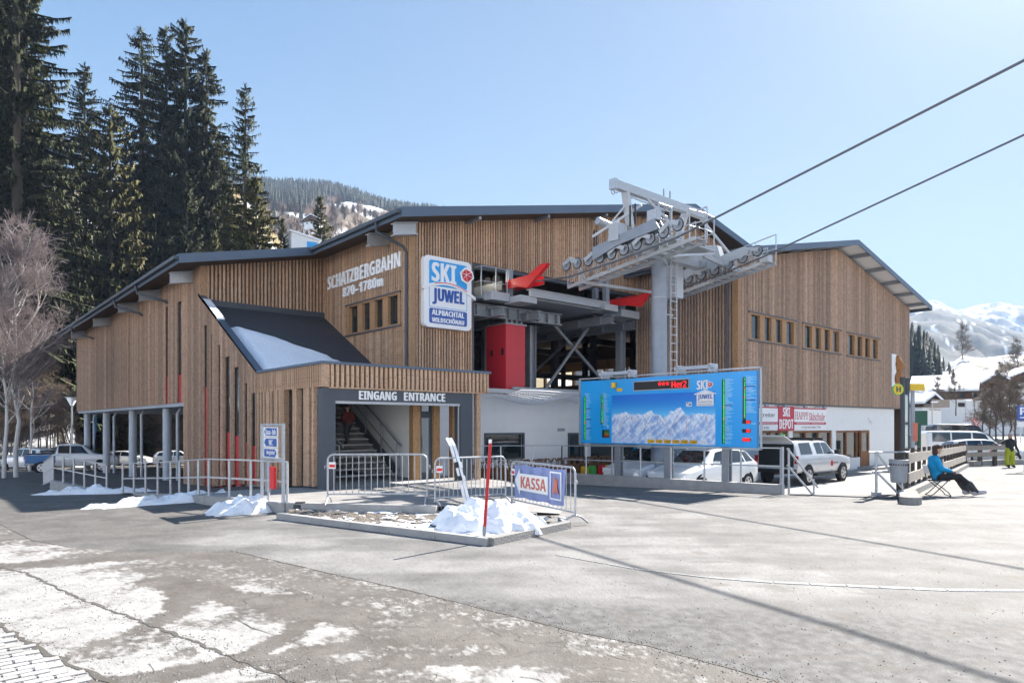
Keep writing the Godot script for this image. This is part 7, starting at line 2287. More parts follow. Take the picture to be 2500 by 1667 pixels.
	s.bone(Vector3(0.03, 1.44, 0), Vector3(0.03, 1.5, 0.0), 0.075, 0.07, 1, 0.03)
	s.skin(b, cols)
	head(b, Vector3(0.02, 1.62, 0.02), Vector3(0.1, 0, 1).normalized(), [skin_c, Color(0.35, 0.35, 0.36), Color(0.01, 0.01, 0.01), Color(0.4, 0.14, 0.12)], false, true)
	hand(b, Vector3(-0.66, 1.235, 0.13), Vector3(-0.95, -0.15, 0.2).normalized(), Vector3.UP, [Color(0.02, 0.02, 0.022)], 0)
	hand(b, Vector3(0.365, 0.86, 0.085), Vector3(0.15, -0.95, 0.2).normalized(), Vector3(0, 0.2, 1).normalized(), [Color(0.02, 0.02, 0.022)], 0)
	part(b, "body", "cloth", t)
	# climber on the stairs, seen from behind
	var st := W(2.5, 0.22 + 0.175 * 6, -1.9 - 0.28 * 5.5)
	t = thing("person", "person in dark red jacket and cap climbing the entrance stairs", "person", "", st, TH)
	t.scale = Vector3.ONE * 0.74
	b = B.new()
	cols = [skin_c, Color(0.13, 0.02, 0.018), Color(0.03, 0.03, 0.035), Color(0.02, 0.02, 0.02)]
	s = Body.new(Vector3(-0.4, -0.02, -0.55), Vector3(0.4, 1.6, 0.35), 0.026)
	s.bone(Vector3(0, 0.95, 0), Vector3(0, 1.2, -0.06), 0.16, 0.17, 1, 0.05)
	for k in [-1, 1]:
		s.bone(Vector3(0.07 * k, 1.15, -0.06), Vector3(0.1 * k, 1.34, -0.08), 0.13, 0.1, 1, 0.06)
		s.bone(Vector3(0.17 * k, 1.34, -0.06), Vector3(0.26 * k, 1.1, 0.0), 0.085, 0.07, 1, 0.04)
		s.bone(Vector3(0.26 * k, 1.1, 0.0), Vector3(0.22 * k, 0.9, -0.14), 0.065, 0.05, 1, 0.03)
	s.bone(Vector3(-0.1, 0.9, 0), Vector3(-0.11, 0.5, 0.0), 0.12, 0.09, 2, 0.05); s.bone(Vector3(-0.11, 0.5, 0.0), Vector3(-0.11, 0.1, 0.08), 0.085, 0.07, 2, 0.03); s.bone(Vector3(-0.11, 0.06, 0.1), Vector3(-0.11, 0.05, -0.08), 0.06, 0.05, 3, 0.02)
	s.bone(Vector3(0.1, 0.9, 0), Vector3(0.11, 0.62, -0.26), 0.12, 0.09, 2, 0.05); s.bone(Vector3(0.11, 0.62, -0.26), Vector3(0.11, 0.26, -0.26), 0.085, 0.07, 2, 0.03); s.bone(Vector3(0.11, 0.23, -0.2), Vector3(0.11, 0.22, -0.4), 0.06, 0.05, 3, 0.02)
	s.skin(b, cols)
	head(b, Vector3(0, 1.56, -0.1), Vector3(0, 0, -1), [skin_c, Color(0.1, 0.015, 0.015), Color(0.01, 0.01, 0.01), Color(0.3, 0.1, 0.1)], false, true)
	hand(b, Vector3(0.22, 0.89, -0.15), Vector3(0.1, -0.6, -0.8).normalized(), Vector3(0, 0.8, -0.6).normalized(), [skin_c], 0)
	hand(b, Vector3(-0.22, 0.89, -0.15), Vector3(-0.1, -0.6, -0.8).normalized(), Vector3(0, 0.8, -0.6).normalized(), [skin_c], 0)
	part(b, "body", "cloth", t)
	# shopper behind the parked cars
	t = thing("person", "person in a light blue jacket standing behind the parked cars", "person", "", W(14.6, YARD, -1.6), TH + 0.6)
	b = B.new()
	cols = [skin_c, Color(0.01, 0.25, 0.5), Color(0.03, 0.03, 0.035), Color(0.02, 0.02, 0.02)]
	s = Body.new(Vector3(-0.4, -0.02, -0.35), Vector3(0.4, 1.55, 0.4), 0.028)
	s.bone(Vector3(0, 0.9, 0), Vector3(0, 1.12, 0.02), 0.16, 0.17, 1, 0.05)
	for k in [-1, 1]:
		s.bone(Vector3(0.07 * k, 1.08, 0.02), Vector3(0.1 * k, 1.26, 0.03), 0.13, 0.1, 1, 0.06)
		s.bone(Vector3(0.17 * k, 1.26, 0.02), Vector3(0.25 * k, 1.02, 0.04), 0.085, 0.07, 1, 0.04)
		s.bone(Vector3(0.25 * k, 1.02, 0.04), Vector3(0.2 * k, 0.86, 0.2), 0.065, 0.05, 1, 0.03)
		s.bone(Vector3(0.1 * k, 0.85, 0), Vector3(0.11 * k, 0.46, 0.02), 0.12, 0.09, 2, 0.05)
		s.bone(Vector3(0.11 * k, 0.46, 0.02), Vector3(0.12 * k, 0.1, 0.0), 0.085, 0.07, 2, 0.03)
		s.bone(Vector3(0.12 * k, 0.05, -0.02), Vector3(0.13 * k, 0.05, 0.12), 0.06, 0.05, 3, 0.02)
	s.skin(b, cols)
	head(b, Vector3(0, 1.47, 0.05), Vector3(0, 0, 1), [skin_c, Color(0.05, 0.03, 0.02), Color(0.01, 0.01, 0.01), Color(0.35, 0.13, 0.11)], false)
	hand(b, Vector3(0.2, 0.855, 0.21), Vector3(-0.3, -0.3, 0.9).normalized(), Vector3.UP, [skin_c], 0)
	hand(b, Vector3(-0.2, 0.855, 0.21), Vector3(0.3, -0.3, 0.9).normalized(), Vector3.UP, [skin_c], 0)
	part(b, "body", "cloth", t)

# ---------- land beyond, trees, chalets
func px(x: float, y: float, d: float) -> Vector3:   # a point seen at a place of the photograph, at a depth
	return Vector3((x - 1250.0) / 1667.0 * d, 1.9 - (y - 1036.0) / 1667.0 * d, -d)
# hillside between a foot and a ridge, each given as [place, height seen] at its depth
func hillside(called: String, label: String, ridge: Array, d1: float, foot: Array, d0: float, cols: int, rows: int, rough: float, sd: int, snow: float, dark: Color, light: Color, patch: float, thick := 1.0) -> MeshInstance3D:
	var n := noise(1.0, 5, sd)
	var pts := []
	var tint := PackedColorArray()
	for r in rows + 1:
		var f := float(r) / rows
		for c in cols + 1:
			var x := lerpf(ridge[0][0], ridge[-1][0], float(c) / cols)
			var d := lerpf(d0, d1, f)
			var a := px(x, along(foot, x), d0)
			var b := px(x, along(ridge, x), d1)
			var p := a.lerp(b, f)
			p.y = lerpf(a.y, b.y, pow(f, thick))
			var wob := n.get_noise_2d(p.x / patch, p.z / patch)
			p.y += wob * rough * sin(PI * minf(f * 1.0, 1.0)) + wob * rough * 0.35 * f
			pts.append(p)
			var s := n.get_noise_2d(p.x * 3.0 / patch + 40.0, p.z * 2.0 / patch) * 0.9 + 0.45 * n.get_noise_2d(p.x * 14.0 / patch, p.z * 9.0 / patch) + snow
			var g := n.get_noise_2d(p.x * 6.0 / patch, p.z * 6.0 / patch + 90.0)
			var col := dark.lerp(light, clampf(0.5 + g, 0, 1))
			if called == "hill" and absf(x - 880.0) < 82.0 + 30.0 * g and f > 0.6 and f < 0.82: s = 1.0
			tint.append(col.lerp(Color(0.82, 0.85, 0.9), smoothstep(-0.06, 0.1, s)))
	for c in cols + 1:   # back slope
		var p: Vector3 = pts[rows * (cols + 1) + c]
		pts.append(Vector3(p.x * 1.3, -30.0 if d1 > 200 else p.y * 0.6, p.z * 1.3)); tint.append(dark)
	var bb := B.new()
	bb.grid(pts, cols + 1, 1.0, tint)
	var o := solo(bb, called, "hill", label, "hill", "", Vector3.ZERO, 0.0, "structure")
	return o
func hill_y(x: float, z: float) -> float:   # wooded slope behind the station
	var d := -z
	var k := 1250.0 + 1667.0 * x / d
	var top := along([[-900.0, 380.0], [560.0, 440.0], [700.0, 600.0], [800.0, 700.0], [1100.0, 800.0], [1400.0, 900.0]], k)
	var y1 := 1.9 - (top - 1036.0) / 1667.0 * 150.0
	var y0 := maxf(-2.6, minf(-1.4, -0.043 * (d - 17.0))) - 0.04
	var d0 := along([[-900.0, 52.0], [150.0, 54.0], [250.0, 78.0], [1400.0, 80.0]], k)
	return lerpf(y0, y1, pow(clampf((d - d0) / (150.0 - d0), 0, 1), 1.1))
func build_land() -> void:
	var b := B.new()
	var pts := []
	var tint := PackedColorArray()
	var n := noise(0.06, 5, 33)
	var n2 := noise(0.3, 4, 35)
	for r in 41:
		var d := lerpf(52.0, 150.0, r / 40.0)
		for c in 91:
			var x := lerpf(-900.0, 1400.0, c / 90.0)
			var p := Vector3((x - 1250.0) / 1667.0 * d, 0, -d)
			p.y = hill_y(p.x, p.z) + 1.2 * n.get_noise_2d(p.x, p.z) * smoothstep(0, 6, r)
			pts.append(p)
			var g := n2.get_noise_2d(p.x, p.z)
			var meadow := smoothstep(20, 30, r) * 0.8
			var col := Color(0.05, 0.042, 0.03).lerp(Color(0.1, 0.08, 0.055), clampf(0.5 + g, 0, 1)).lerp(Color(0.28, 0.22, 0.11), meadow)
			tint.append(col.lerp(Color(0.8, 0.83, 0.88), smoothstep(0.05, 0.2, n.get_noise_2d(p.x * 2.0, p.z * 2.0) + 0.4 * g - 0.12)))
	b.grid(pts, 91, 1.0, tint)
	# the sunlit valley side behind the camera, mirrored in the wing's windows
	var vb := B.new()
	var vp := []
	var vt := PackedColorArray()
	for r in 31:
		for c in 61:
			var an := lerpf(deg_to_rad(285.0), deg_to_rad(75.0), c / 60.0)
			var d := lerpf(75.0, 420.0, r / 30.0)
			var p := Vector3(sin(an) * d, 0, -cos(an) * d)
			p.y = -0.6 + 0.34 * (d - 75.0) * smoothstep(0, 0.12, c / 60.0) * smoothstep(1.0, 0.88, c / 60.0) + 9.0 * n.get_noise_2d(p.x * 0.25, p.z * 0.25) * smoothstep(0, 5, r)
			vp.append(p)
			var q := n.get_noise_2d(p.x * 0.5, p.z * 0.5) + 0.5 * n2.get_noise_2d(p.x * 0.3, p.z * 0.3)
			vt.append(Color(0.8, 0.83, 0.88).lerp(Color(0.13, 0.11, 0.08), smoothstep(0.2, 0.35, q)))
	vb.grid(vp, 61, 1.0, vt)
	solo(vb, "valley_side", "hill", "sunlit snowy valley side facing the station", "hill", "", Vector3.ZERO, 0.0, "structure")
	solo(b, "wooded_slope", "hill", "dark wooded slope with snow patches behind the station", "hill", "", Vector3.ZERO, 0.0, "structure")
	hillside("hill", "forested hill with snowy clearings above the station roof", [[300.0, 420.0], [500.0, 440.0], [665.0, 464.0], [760.0, 470.0], [850.0, 482.0], [950.0, 510.0], [1075.0, 535.0], [1250.0, 570.0], [1500.0, 620.0]], 900.0, [[300.0, 640.0], [1500.0, 760.0]], 280.0, 110, 60, 14.0, 5, -0.22, Color(0.1, 0.075, 0.055), Color(0.26, 0.2, 0.13), 150.0)
	hillside("mountain", "distant snow-covered mountain range under the hazy sky", [[1900.0, 770.0], [2150.0, 752.0], [2230.0, 745.0], [2290.0, 736.0], [2340.0, 752.0], [2400.0, 744.0], [2440.0, 735.0], [2500.0, 742.0], [2620.0, 722.0], [2900.0, 700.0]], 3300.0, [[1900.0, 960.0], [2900.0, 960.0]], 2000.0, 150, 60, 70.0, 7, 0.0, Color(0.09, 0.1, 0.1), Color(0.14, 0.13, 0.12), 320.0)
	hillside("mountain", "blue-grey wooded mountain with snow fields beyond the chalets", [[1900.0, 800.0], [2150.0, 778.0], [2225.0, 770.0], [2262.0, 757.0], [2300.0, 755.0], [2350.0, 768.0], [2400.0, 786.0], [2450.0, 802.0], [2500.0, 812.0], [2620.0, 826.0], [2900.0, 800.0]], 1700.0, [[1900.0, 985.0], [2900.0, 985.0]], 700.0, 140, 70, 28.0, 9, -0.42, Color(0.05, 0.06, 0.05), Color(0.1, 0.09, 0.07), 180.0)
	hillside("snow_hill", "bright snowy hillside with bare tufts behind the chalets", [[1900.0, 1010.0], [2180.0, 975.0], [2235.0, 962.0], [2275.0, 935.0], [2320.0, 892.0], [2350.0, 870.0], [2400.0, 874.0], [2460.0, 868.0], [2520.0, 865.0], [2700.0, 845.0], [2900.0, 840.0]], 270.0, [[1900.0, 1030.0], [2900.0, 1028.0]], 120.0, 120, 60, 2.5, 13, 0.06, Color(0.09, 0.075, 0.05), Color(0.2, 0.16, 0.1), 40.0)

var sprays := 0
func spruce_mesh(h: float, rb: float, sd: int, tint: Color, dens: float, bare := 0.06) -> ArrayMesh:
	var rr := RandomNumberGenerator.new()
	rr.seed = sd
	var b := B.new()
	var y := h * bare
	var gap := 0.42
	while y < h - 0.15:
		var f := y / h
		var r := rb * pow(1.0 - f, 0.6) * rr.randf_range(0.7, 1.12) + 0.12
		var cnt := int(lerpf(8, 5, f) * rr.randf_range(0.75, 1.2))
		for k in cnt:
			var an := rr.randf() * TAU
			var dir := Vector3(cos(an), 0, sin(an))
			var ln := r * rr.randf_range(0.6, 1.1)
			var rise := lerpf(-0.16, 0.4, pow(f, 1.5))
			var droop := lerpf(0.42, 0.06, f) * rr.randf_range(0.6, 1.3)
			var n := maxi(4, int(ln * 20.0 * dens))
			for j in n:
				var t := (j + 0.6) / n
				if t < 0.12: continue
				var p := dir * ln * t + Vector3.UP * (y + ln * (rise * t - droop * t * t + 0.1 * pow(t, 4.0)))
				var sz := rr.randf_range(0.34, 0.62) * lerpf(1.0, 0.72, f)
				var sh := rr.randf_range(0.55, 1.35)
				b.col = Color(tint.r * sh * rr.randf_range(0.9, 1.3), tint.g * sh, tint.b * sh)
				var sd_ := Vector3(-dir.z, 0, dir.x)
				var nn := (dir * 0.7 + Vector3.UP * 0.7).normalized()
				# hanging spray
				var dn := (Vector3.DOWN + dir * rr.randf_range(-0.1, 0.5) + sd_ * rr.randf_range(-0.3, 0.3)).normalized() * 0.95 * sz
				var w := (sd_ * rr.randf_range(-1, 1) + dir * rr.randf_range(-1, 1)).normalized() * 0.13 * sz
				b.tri_n(p - w, p + w, p + dn, nn)
				# side twigs
				for q in [-1.0, 1.0]:
					var l: Vector3 = (sd_ * q + dir * 0.75 + Vector3.DOWN * rr.randf_range(0.05, 0.5)).normalized() * 0.72 * sz * (1.15 - t * 0.5)
					var ww: Vector3 = (dir - sd_ * q).normalized() * 0.11 * sz + Vector3.DOWN * 0.04
					b.tri_n(p - ww, p + ww, p + l, nn)
		y += gap * lerpf(1.15, 0.6, f)
	for k in 10:
		b.tri_n(Vector3(0.05, h - 0.5 + k * 0.05, 0), Vector3(-0.05, h - 0.5 + k * 0.05, 0.02), Vector3(rr.randf_range(-0.2, 0.2), h - 0.2 + k * 0.05, rr.randf_range(-0.2, 0.2)), Vector3.UP)
	return b.mesh(M.needles)
func limb(b: B, rr: RandomNumberGenerator, p: Vector3, dir: Vector3, ln: float, r: float, lev: int, cols: Array, spread: float, up: float, kids: int, fine: float) -> void:
	var pts := [p]
	var d := dir
	var n := 4 if lev > 1 else 3
	for k in n:
		d = (d + Vector3(rr.randf_range(-1, 1), rr.randf_range(-1, 1), rr.randf_range(-1, 1)) * 0.16 + Vector3.UP * up * (1.0 if lev > 1 else -0.5 if fine < 0 else 0.3)).normalized()
		p += d * ln / n
		pts.append(p)
	b.col = cols[mini(lev, cols.size() - 1)]
	b.tube(pts, r, 7 if lev > 3 else 5 if lev > 2 else 3, r * 0.55, false)
	if lev == 0: return
	for k in kids:
		var f := rr.randf_range(0.25, 1.0)
		var q: Vector3 = (pts[int(f * (n - 1))] as Vector3).lerp(pts[mini(int(f * (n - 1)) + 1, n)], fmod(f * (n - 1), 1.0))
		var side_ := Vector3(rr.randf_range(-1, 1), rr.randf_range(-0.5, 0.8), rr.randf_range(-1, 1)).normalized()
		limb(b, rr, q, (d * (1.0 - spread) + side_ * spread).normalized(), ln * rr.randf_range(0.5, 0.78), maxf(r * 0.48, absf(fine)), lev - 1, cols, spread, up, kids, fine)
func bare_tree(called: String, label: String, cat: String, at: Vector3, h: float, r: float, levels: int, cols: Array, spread: float, up: float, kids: int, fine: float, sd: int, stems := 1, group := "") -> Node3D:
	var t := thing(called, label, cat, group, at)
	var rr := RandomNumberGenerator.new()
	rr.seed = sd
	var tr := B.new()
	var cr := B.new()
	for s in stems:
		var p := Vector3(rr.randf_range(-1, 1), 0, rr.randf_range(-1, 1)) * (0.0 if stems == 1 else 0.5)
		var lean := Vector3(rr.randf_range(-1, 1), 0, rr.randf_range(-1, 1)) * (0.05 if stems == 1 else 0.3)
		var pts := []
		var n := 8
		for k in n + 1: pts.append(p + (Vector3.UP + lean * (float(k) / n)) * h * 0.93 * k / n + Vector3(rr.randf_range(-1, 1), 0, rr.randf_range(-1, 1)) * h * 0.006 * k)
		tr.col = cols[-1]
		tr.tube(pts, r, 8, r * 0.15)
		var cnt := int((10 if stems == 1 else 6) * (1.0 if h < 10 else 2.2))
		for k in cnt:
			var f := lerpf(0.25 if stems == 1 else 0.1, 0.98, (k + rr.randf()) / cnt)
			var q: Vector3 = (pts[int(f * n)] as Vector3).lerp(pts[mini(int(f * n) + 1, n)], fmod(f * n, 1.0))
			var an := rr.randf() * TAU
			limb(cr, rr, q, (Vector3(cos(an), lerpf(0.5, 1.2, f), sin(an))).normalized(), h * lerpf(0.3, 0.12, f) * rr.randf_range(0.8, 1.2), maxf(r * lerpf(0.4, 0.15, f), absf(fine)), levels, cols, spread, up, kids, fine)
	part(tr, "trunk", "bark", t)
	part(cr, "crown", "bark", t)
	return t
func build_trees() -> void:
	var bark_c := Color(0.07, 0.055, 0.045)
	var dark := Color(0.04, 0.053, 0.016)
	var olive := Color(0.1, 0.106, 0.03)
	var kinds := []
	for e in [[30.0, 5.4, 101, dark, 1.0], [30.0, 4.4, 102, dark, 0.8], [30.0, 4.2, 103, dark * 1.15, 0.5], [22.0, 4.8, 104, olive, 1.05]]:
		var b := B.new()
		b.col = bark_c
		b.tube([Vector3(0, -2.0, 0), Vector3(0, e[0] * 0.5, 0), Vector3(0, e[0] * 0.97, 0)], e[0] * 0.014, 7, 0.03)
		kinds.append([e[0], spruce_mesh(e[0], e[1], e[2], e[3], e[4]), b.mesh(M.bark)])
	# [place, top seen, depth, kind, width, label]
	var list := [[40, -170, 61, 0, 1.38, "huge dark spruce rising over the birch trees"], [205, 155, 88, 1, 1.22, "slender spruce between the huge spruce and the paired tops"], [345, 68, 89, 2, 1.61, "tall open spruce with sky showing through its branches"], [405, 64, 87, 1, 1.37, "tall spruce crowded against the highest spruce"], [452, 46, 87, 0, 1.23, "highest spruce of the clump with a dense dark crown"], [503, 120, 88, 1, 1.3, "spruce filling the flank of the highest spruce"], [598, 207, 60, 2, 1.03, "slim spruce standing free over the low roof"], [268, 262, 75, 3, 1.3, "olive green spruce low in front of the tall clump"], [625, 430, 56, 3, 0.95, "bushy olive spruce just behind the low roof"], [782, 478, 92, 3, 0.8, "small spruce standing alone above the roof valley"], [560, 500, 81, 3, 0.96, "olive spruce half hidden behind the slim spruce"], [135, 760, 79, 3, 0.76, "young spruce beside the end of the long hall"], [-40, 60, 69, 0, 1.31, "dark spruce behind the birch crowns"], [130, 330, 77, 1, 1.24, "dark spruce in the gap below the slender spruce"], [310, 340, 84, 0, 0.91, "dark spruce in the shadow of the olive spruce"], [380, 400, 82, 0, 0.91, "dark low spruce under the tall clump"], [455, 420, 81, 1, 1.04, "dark low spruce before the highest spruce"], [180, 520, 69, 0, 0.83, "small dark spruce behind the eaves of the long hall"], [80, 420, 66, 0, 0.97, "dark spruce at the back of the birches"], [520, 560, 77, 3, 0.84, "low olive spruce by the roof edge"], [330, 520, 78, 3, 0.98, "olive spruce close behind the long roof"], [240, 620, 75, 0, 0.78, "little dark spruce behind the gutter of the long hall"], [420, 590, 80, 3, 0.91, "short olive spruce at the middle of the long roof"], [62, -70, 66, 0, 1.15, "great dark spruce shoulder to shoulder with the huge spruce"], [8, -90, 68, 0, 1.15, "great dark spruce behind the huge spruce"], [-20, 300, 70, 0, 0.9, "dark spruce filling the edge of the wood"], [62, 520, 66, 0, 0.8, "dark spruce low behind the birch crowns"], [112, 560, 66, 3, 0.8, "olive spruce between birch and long roof"], [160, 420, 70, 0, 0.9, "dark spruce below the slender spruce"], [225, 430, 96, 0, 1.0, "dark spruce filling the wood behind the olive spruce"], [290, 450, 98, 1, 1.1, "dark spruce in the second rank of the wood"], [355, 330, 100, 0, 1.0, "dense spruce behind the open spruce"], [400, 280, 102, 0, 1.0, "dense spruce behind the paired tops"], [482, 280, 100, 0, 1.05, "dense spruce behind the highest crown"], [530, 330, 98, 1, 1.1, "dark spruce closing the gap beside the slim spruce"], [552, 430, 96, 0, 0.95, "dark spruce low behind the slim spruce"], [495, 480, 96, 3, 1.0, "olive spruce before the meadow gap"], [590, 520, 92, 3, 0.9, "olive spruce at the end of the wood"], [650, 560, 84, 3, 0.7, "small olive spruce at the wood's edge above the roof"], [690, 530, 70, 3, 0.5, "little spruce before the small white house"]]
	var k := 0
	for e in list:
		var d: float = e[2]
		var kd: Array = kinds[e[3]]
		var at := px(e[0], 0, d)
		at.y = hill_y(at.x, at.z) - 0.3
		var h := px(e[0], e[1], d).y - at.y
		var t := thing("spruce_tree", e[5], "tree", "spruces behind the station", at, R.randf() * TAU)
		var s: float = h / kd[0]
		var w: float = lerpf(s, 1.0, 0.35) * e[4]
		hang(kd[2], "trunk", t).scale = Vector3(w, s, w)
		hang(kd[1], "crown", t).scale = Vector3(w, s, w)
		k += 1
	# birches and scrub at the road
	var birch := [Color(0.24, 0.195, 0.19), Color(0.24, 0.195, 0.19), Color(0.3, 0.25, 0.235), Color(0.42, 0.38, 0.35), Color(0.62, 0.6, 0.57)]
	bare_tree("birch_tree", "white-stemmed bare birch with a hazy crown at the roadside", "tree", px(38, 0, 34) * Vector3(1, 0, 1) + Vector3(0, -0.9, 0), 12.8, 0.12, 4, birch, 0.5, 0.1, 4, -0.007, 7, 1, "bare birches")
	bare_tree("birch_tree", "second bare birch close behind the white-stemmed one", "tree", px(8, 0, 33) * Vector3(1, 0, 1) + Vector3(0, -0.9, 0), 11.6, 0.1, 4, birch, 0.5, 0.1, 4, -0.007, 8, 1, "bare birches")
	bare_tree("birch_tree", "thin birch leaning towards the long hall", "tree", px(72, 0, 46) * Vector3(1, 0, 1) + Vector3(0, -1.25, 0), 9.0, 0.08, 4, birch, 0.5, 0.1, 3, -0.008, 9, 1, "bare birches")
	var scrub := [Color(0.2, 0.15, 0.11), Color(0.2, 0.15, 0.11), Color(0.17, 0.13, 0.1), Color(0.13, 0.1, 0.08)]
	k = 0
	for e in [[60, 55, 7.5], [110, 57, 8.0], [155, 56, 7.0], [250, 74, 6.0], [285, 75, 7.0], [325, 74, 6.5], [365, 76, 7.5], [405, 74, 6.5], [445, 75, 7.0], [20, 54, 6.5], [135, 58, 6.0]]:
		var lab: String = ["grey thicket under the birches", "grey thicket behind the parked estate car", "thicket beside the street lamp", "leafless bush seen between the far round columns", "leafless bush behind the columns and the white estate car", "tangled bush seen past the middle column", "tall leafless bush behind the last column bay", "leafless bush behind the last round column", "leafless bush at the inner end of the column row", "low thicket at the foot of the birch", "low brush beside the young spruce"][k]
		var at := px(e[0], 0, e[1])
		at.y = (plaza_y(at.x, at.z) if e[1] < 52 else hill_y(at.x, at.z)) - 0.1
		bare_tree("bush", lab, "bush", at, e[2], 0.045, 3, scrub, 0.6, 0.05, 4, 0.009, 30 + k, 5, "leafless scrub")
		k += 1
	# street lamp and feather flag at the road
	var t := thing("street_lamp", "slim street lamp with a flat white head beside the wood", "street lamp", "", Vector3(-34.2, plaza_y(-34, -53), -53))
	var b := B.new(); b.tube([Vector3.ZERO, Vector3(0, 5.0, 0)], 0.09, 10, 0.06); part(b, "pole", "galvanised", t)
	b = B.new(); b.tube([Vector3(0, 4.9, 0), Vector3(0, 5.2, 0), Vector3(0, 5.5, 0)], 0.1, 16, 0.4); part(b, "diffuser", "lamp_clear", t)
	b = B.new(); b.disc(Vector3(0, 5.53, 0), Vector3.UP, 0.5, 0.06, 20); part(b, "head_cap", "galvanised", t)
	t = thing("feather_flag", "tall narrow blue feather flag beyond the columns", "flag", "", px(227, 0, 45) * Vector3(1, 0, 1) + Vector3(0, plaza_y(-27.6, -45), 0))
	b = B.new(); b.cyl(Vector3.ZERO, Vector3(0, 4.6, 0), 0.025, 6); part(b, "pole", "galvanised", t)
	b = B.new(); b.prism(PackedVector2Array([Vector2(0.0, 1.6), Vector2(0.06, 1.6), Vector2(0.19, 2.8), Vector2(0.22, 3.8), Vector2(0.15, 4.5), Vector2(0.0, 4.62)]), -0.01, 0.01); part(b, "cloth", "sky_blue_sign", t)
func far_wood(called: String, label: String, ms: Array, trs: Array) -> void:
	var mm := MultiMesh.new()
	mm.transform_format = MultiMesh.TRANSFORM_3D; mm.use_colors = true
	mm.mesh = ms[0]
	mm.instance_count = trs.size()
	for k in trs.size():
		mm.set_instance_transform(k, trs[k])
		var g := R.randf_range(0.7, 1.3)
		mm.set_instance_color(k, Color(g, g, g))
	var mi := MultiMeshInstance3D.new()
	mi.name = numbered(called); mi.multimesh = mm; add_child(mi)
	tag(mi, label, "forest", "", "stuff")
func build_far() -> void:
	# far conifers: ragged stacked skirts
	var b := B.new()
	var rr := RandomNumberGenerator.new()
	rr.seed = 3
	for l in 9:
		var y0 := 0.08 + l * 0.1
		var r := 0.17 * (1.0 - l / 9.5)
		for k in 9:
			var an := TAU * (k + rr.randf() * 0.6) / 9.0
			var o := Vector3(cos(an), 0, sin(an))
			var s := Vector3(-o.z, 0, o.x)
			b.col = Color(0.022, 0.036, 0.024) * rr.randf_range(0.7, 1.3)
			b.tri_n(Vector3(0, y0 + 0.13, 0) - s * 0.012, o * r * rr.randf_range(0.7, 1.15) + Vector3(0, y0 - 0.03, 0) + s * r * 0.4, o * r * 0.9 + Vector3(0, y0 - 0.01, 0) - s * r * 0.4, (o + Vector3.UP).normalized())
	var m := b.mesh(M.needles)
	var ridge := [[300.0, 420.0], [500.0, 440.0], [665.0, 464.0], [760.0, 470.0], [850.0, 482.0], [950.0, 510.0], [1075.0, 535.0], [1250.0, 570.0], [1500.0, 620.0]]
	var foot := [[300.0, 640.0], [1500.0, 760.0]]
	var hn := noise(1.0, 5, 5)
	var cl := noise(0.012, 3, 91)
	var trs := []
	var tries := 0
	while trs.size() < 5200 and tries < 60000:
		tries += 1
		var x := R.randf_range(480, 1250)
		var f := pow(R.randf(), 0.55)
		var a := px(x, along(foot, x), 280.0)
		var c := px(x, along(ridge, x), 900.0)
		var p := a.lerp(c, f)
		var w := hn.get_noise_2d(p.x / 150.0, p.z / 150.0)
		p.y += w * 14.0 * sin(PI * f) + w * 14.0 * 0.35 * f
		if f < 0.6 + 0.12 * cl.get_noise_2d(p.x, p.z) * 4.0 and R.randf() > 0.05: continue
		if absf(x - 880.0) < 88.0 and f < 0.83: continue
		var h := R.randf_range(11, 19)
		trs.append(Transform3D(Basis(Vector3.UP, R.randf() * TAU).scaled(Vector3(h, h, h)), p - Vector3.UP * 1.0))
	far_wood("forest", "far conifer forest covering the hill above the roof", [m], trs)
	trs = []
	for k in 90:
		var x := R.randf_range(2195, 2345)
		var top := along([[2190.0, 770.0], [2225.0, 778.0], [2265.0, 800.0], [2300.0, 850.0], [2330.0, 900.0], [2350.0, 930.0]], x) + R.randf_range(0, 70)
		var d := R.randf_range(215, 260)
		var p := px(x, top, d)
		var base_y := px(x, along([[2180.0, 975.0], [2235.0, 962.0], [2275.0, 940.0], [2350.0, 945.0]], x), d).y
		var h := maxf(6.0, p.y - base_y)
		trs.append(Transform3D(Basis(Vector3.UP, R.randf() * TAU).scaled(Vector3(h * 1.1, h, h * 1.1)), Vector3(p.x, base_y, p.z)))
	far_wood("forest", "dark conifer wood on the hill beside the snowy slope", [m], trs)
	# brush on the hill above the roof
	var gb := B.new()
	for k in 70:
		var an := rr.randf() * TAU
		var el := rr.randf_range(0.5, 1.5)
		var p := Vector3(0, rr.randf() * 0.4, 0)
		gb.col = Color(0.16, 0.12, 0.1) * rr.randf_range(0.7, 1.3)
		var q := p + Vector3(cos(an) * cos(el), sin(el), sin(an) * cos(el)) * rr.randf_range(0.3, 0.6)
		gb.tri_n(p - Vector3(0.012, 0, 0), p + Vector3(0.012, 0, 0.01), q, Vector3.UP)
	trs = []
	for k in 420:
		var x := R.randf_range(640, 1120)
		var f := R.randf_range(0.05, 0.66)
		var p := px(x, along(foot, x), 280.0).lerp(px(x, along(ridge, x), 900.0), f)
		var w := hn.get_noise_2d(p.x / 150.0, p.z / 150.0)
		p.y += w * 14.0 * sin(PI * f) + w * 14.0 * 0.35 * f
		var h := R.randf_range(10, 17)
		trs.append(Transform3D(Basis(Vector3.UP, R.randf() * TAU).scaled(Vector3(h, h, h)), p))
	far_wood("brushwood", "leafless brown brushwood on the lower hill above the roof", [gb.mesh(M.bark)], trs)
	# small white house above the roof
	var t := thing("small_house", "little white house with a snowy roof and blue window above the low roof", "house", "", px(735, 604, 72), 0.5)
	t.scale = Vector3.ONE * 0.7
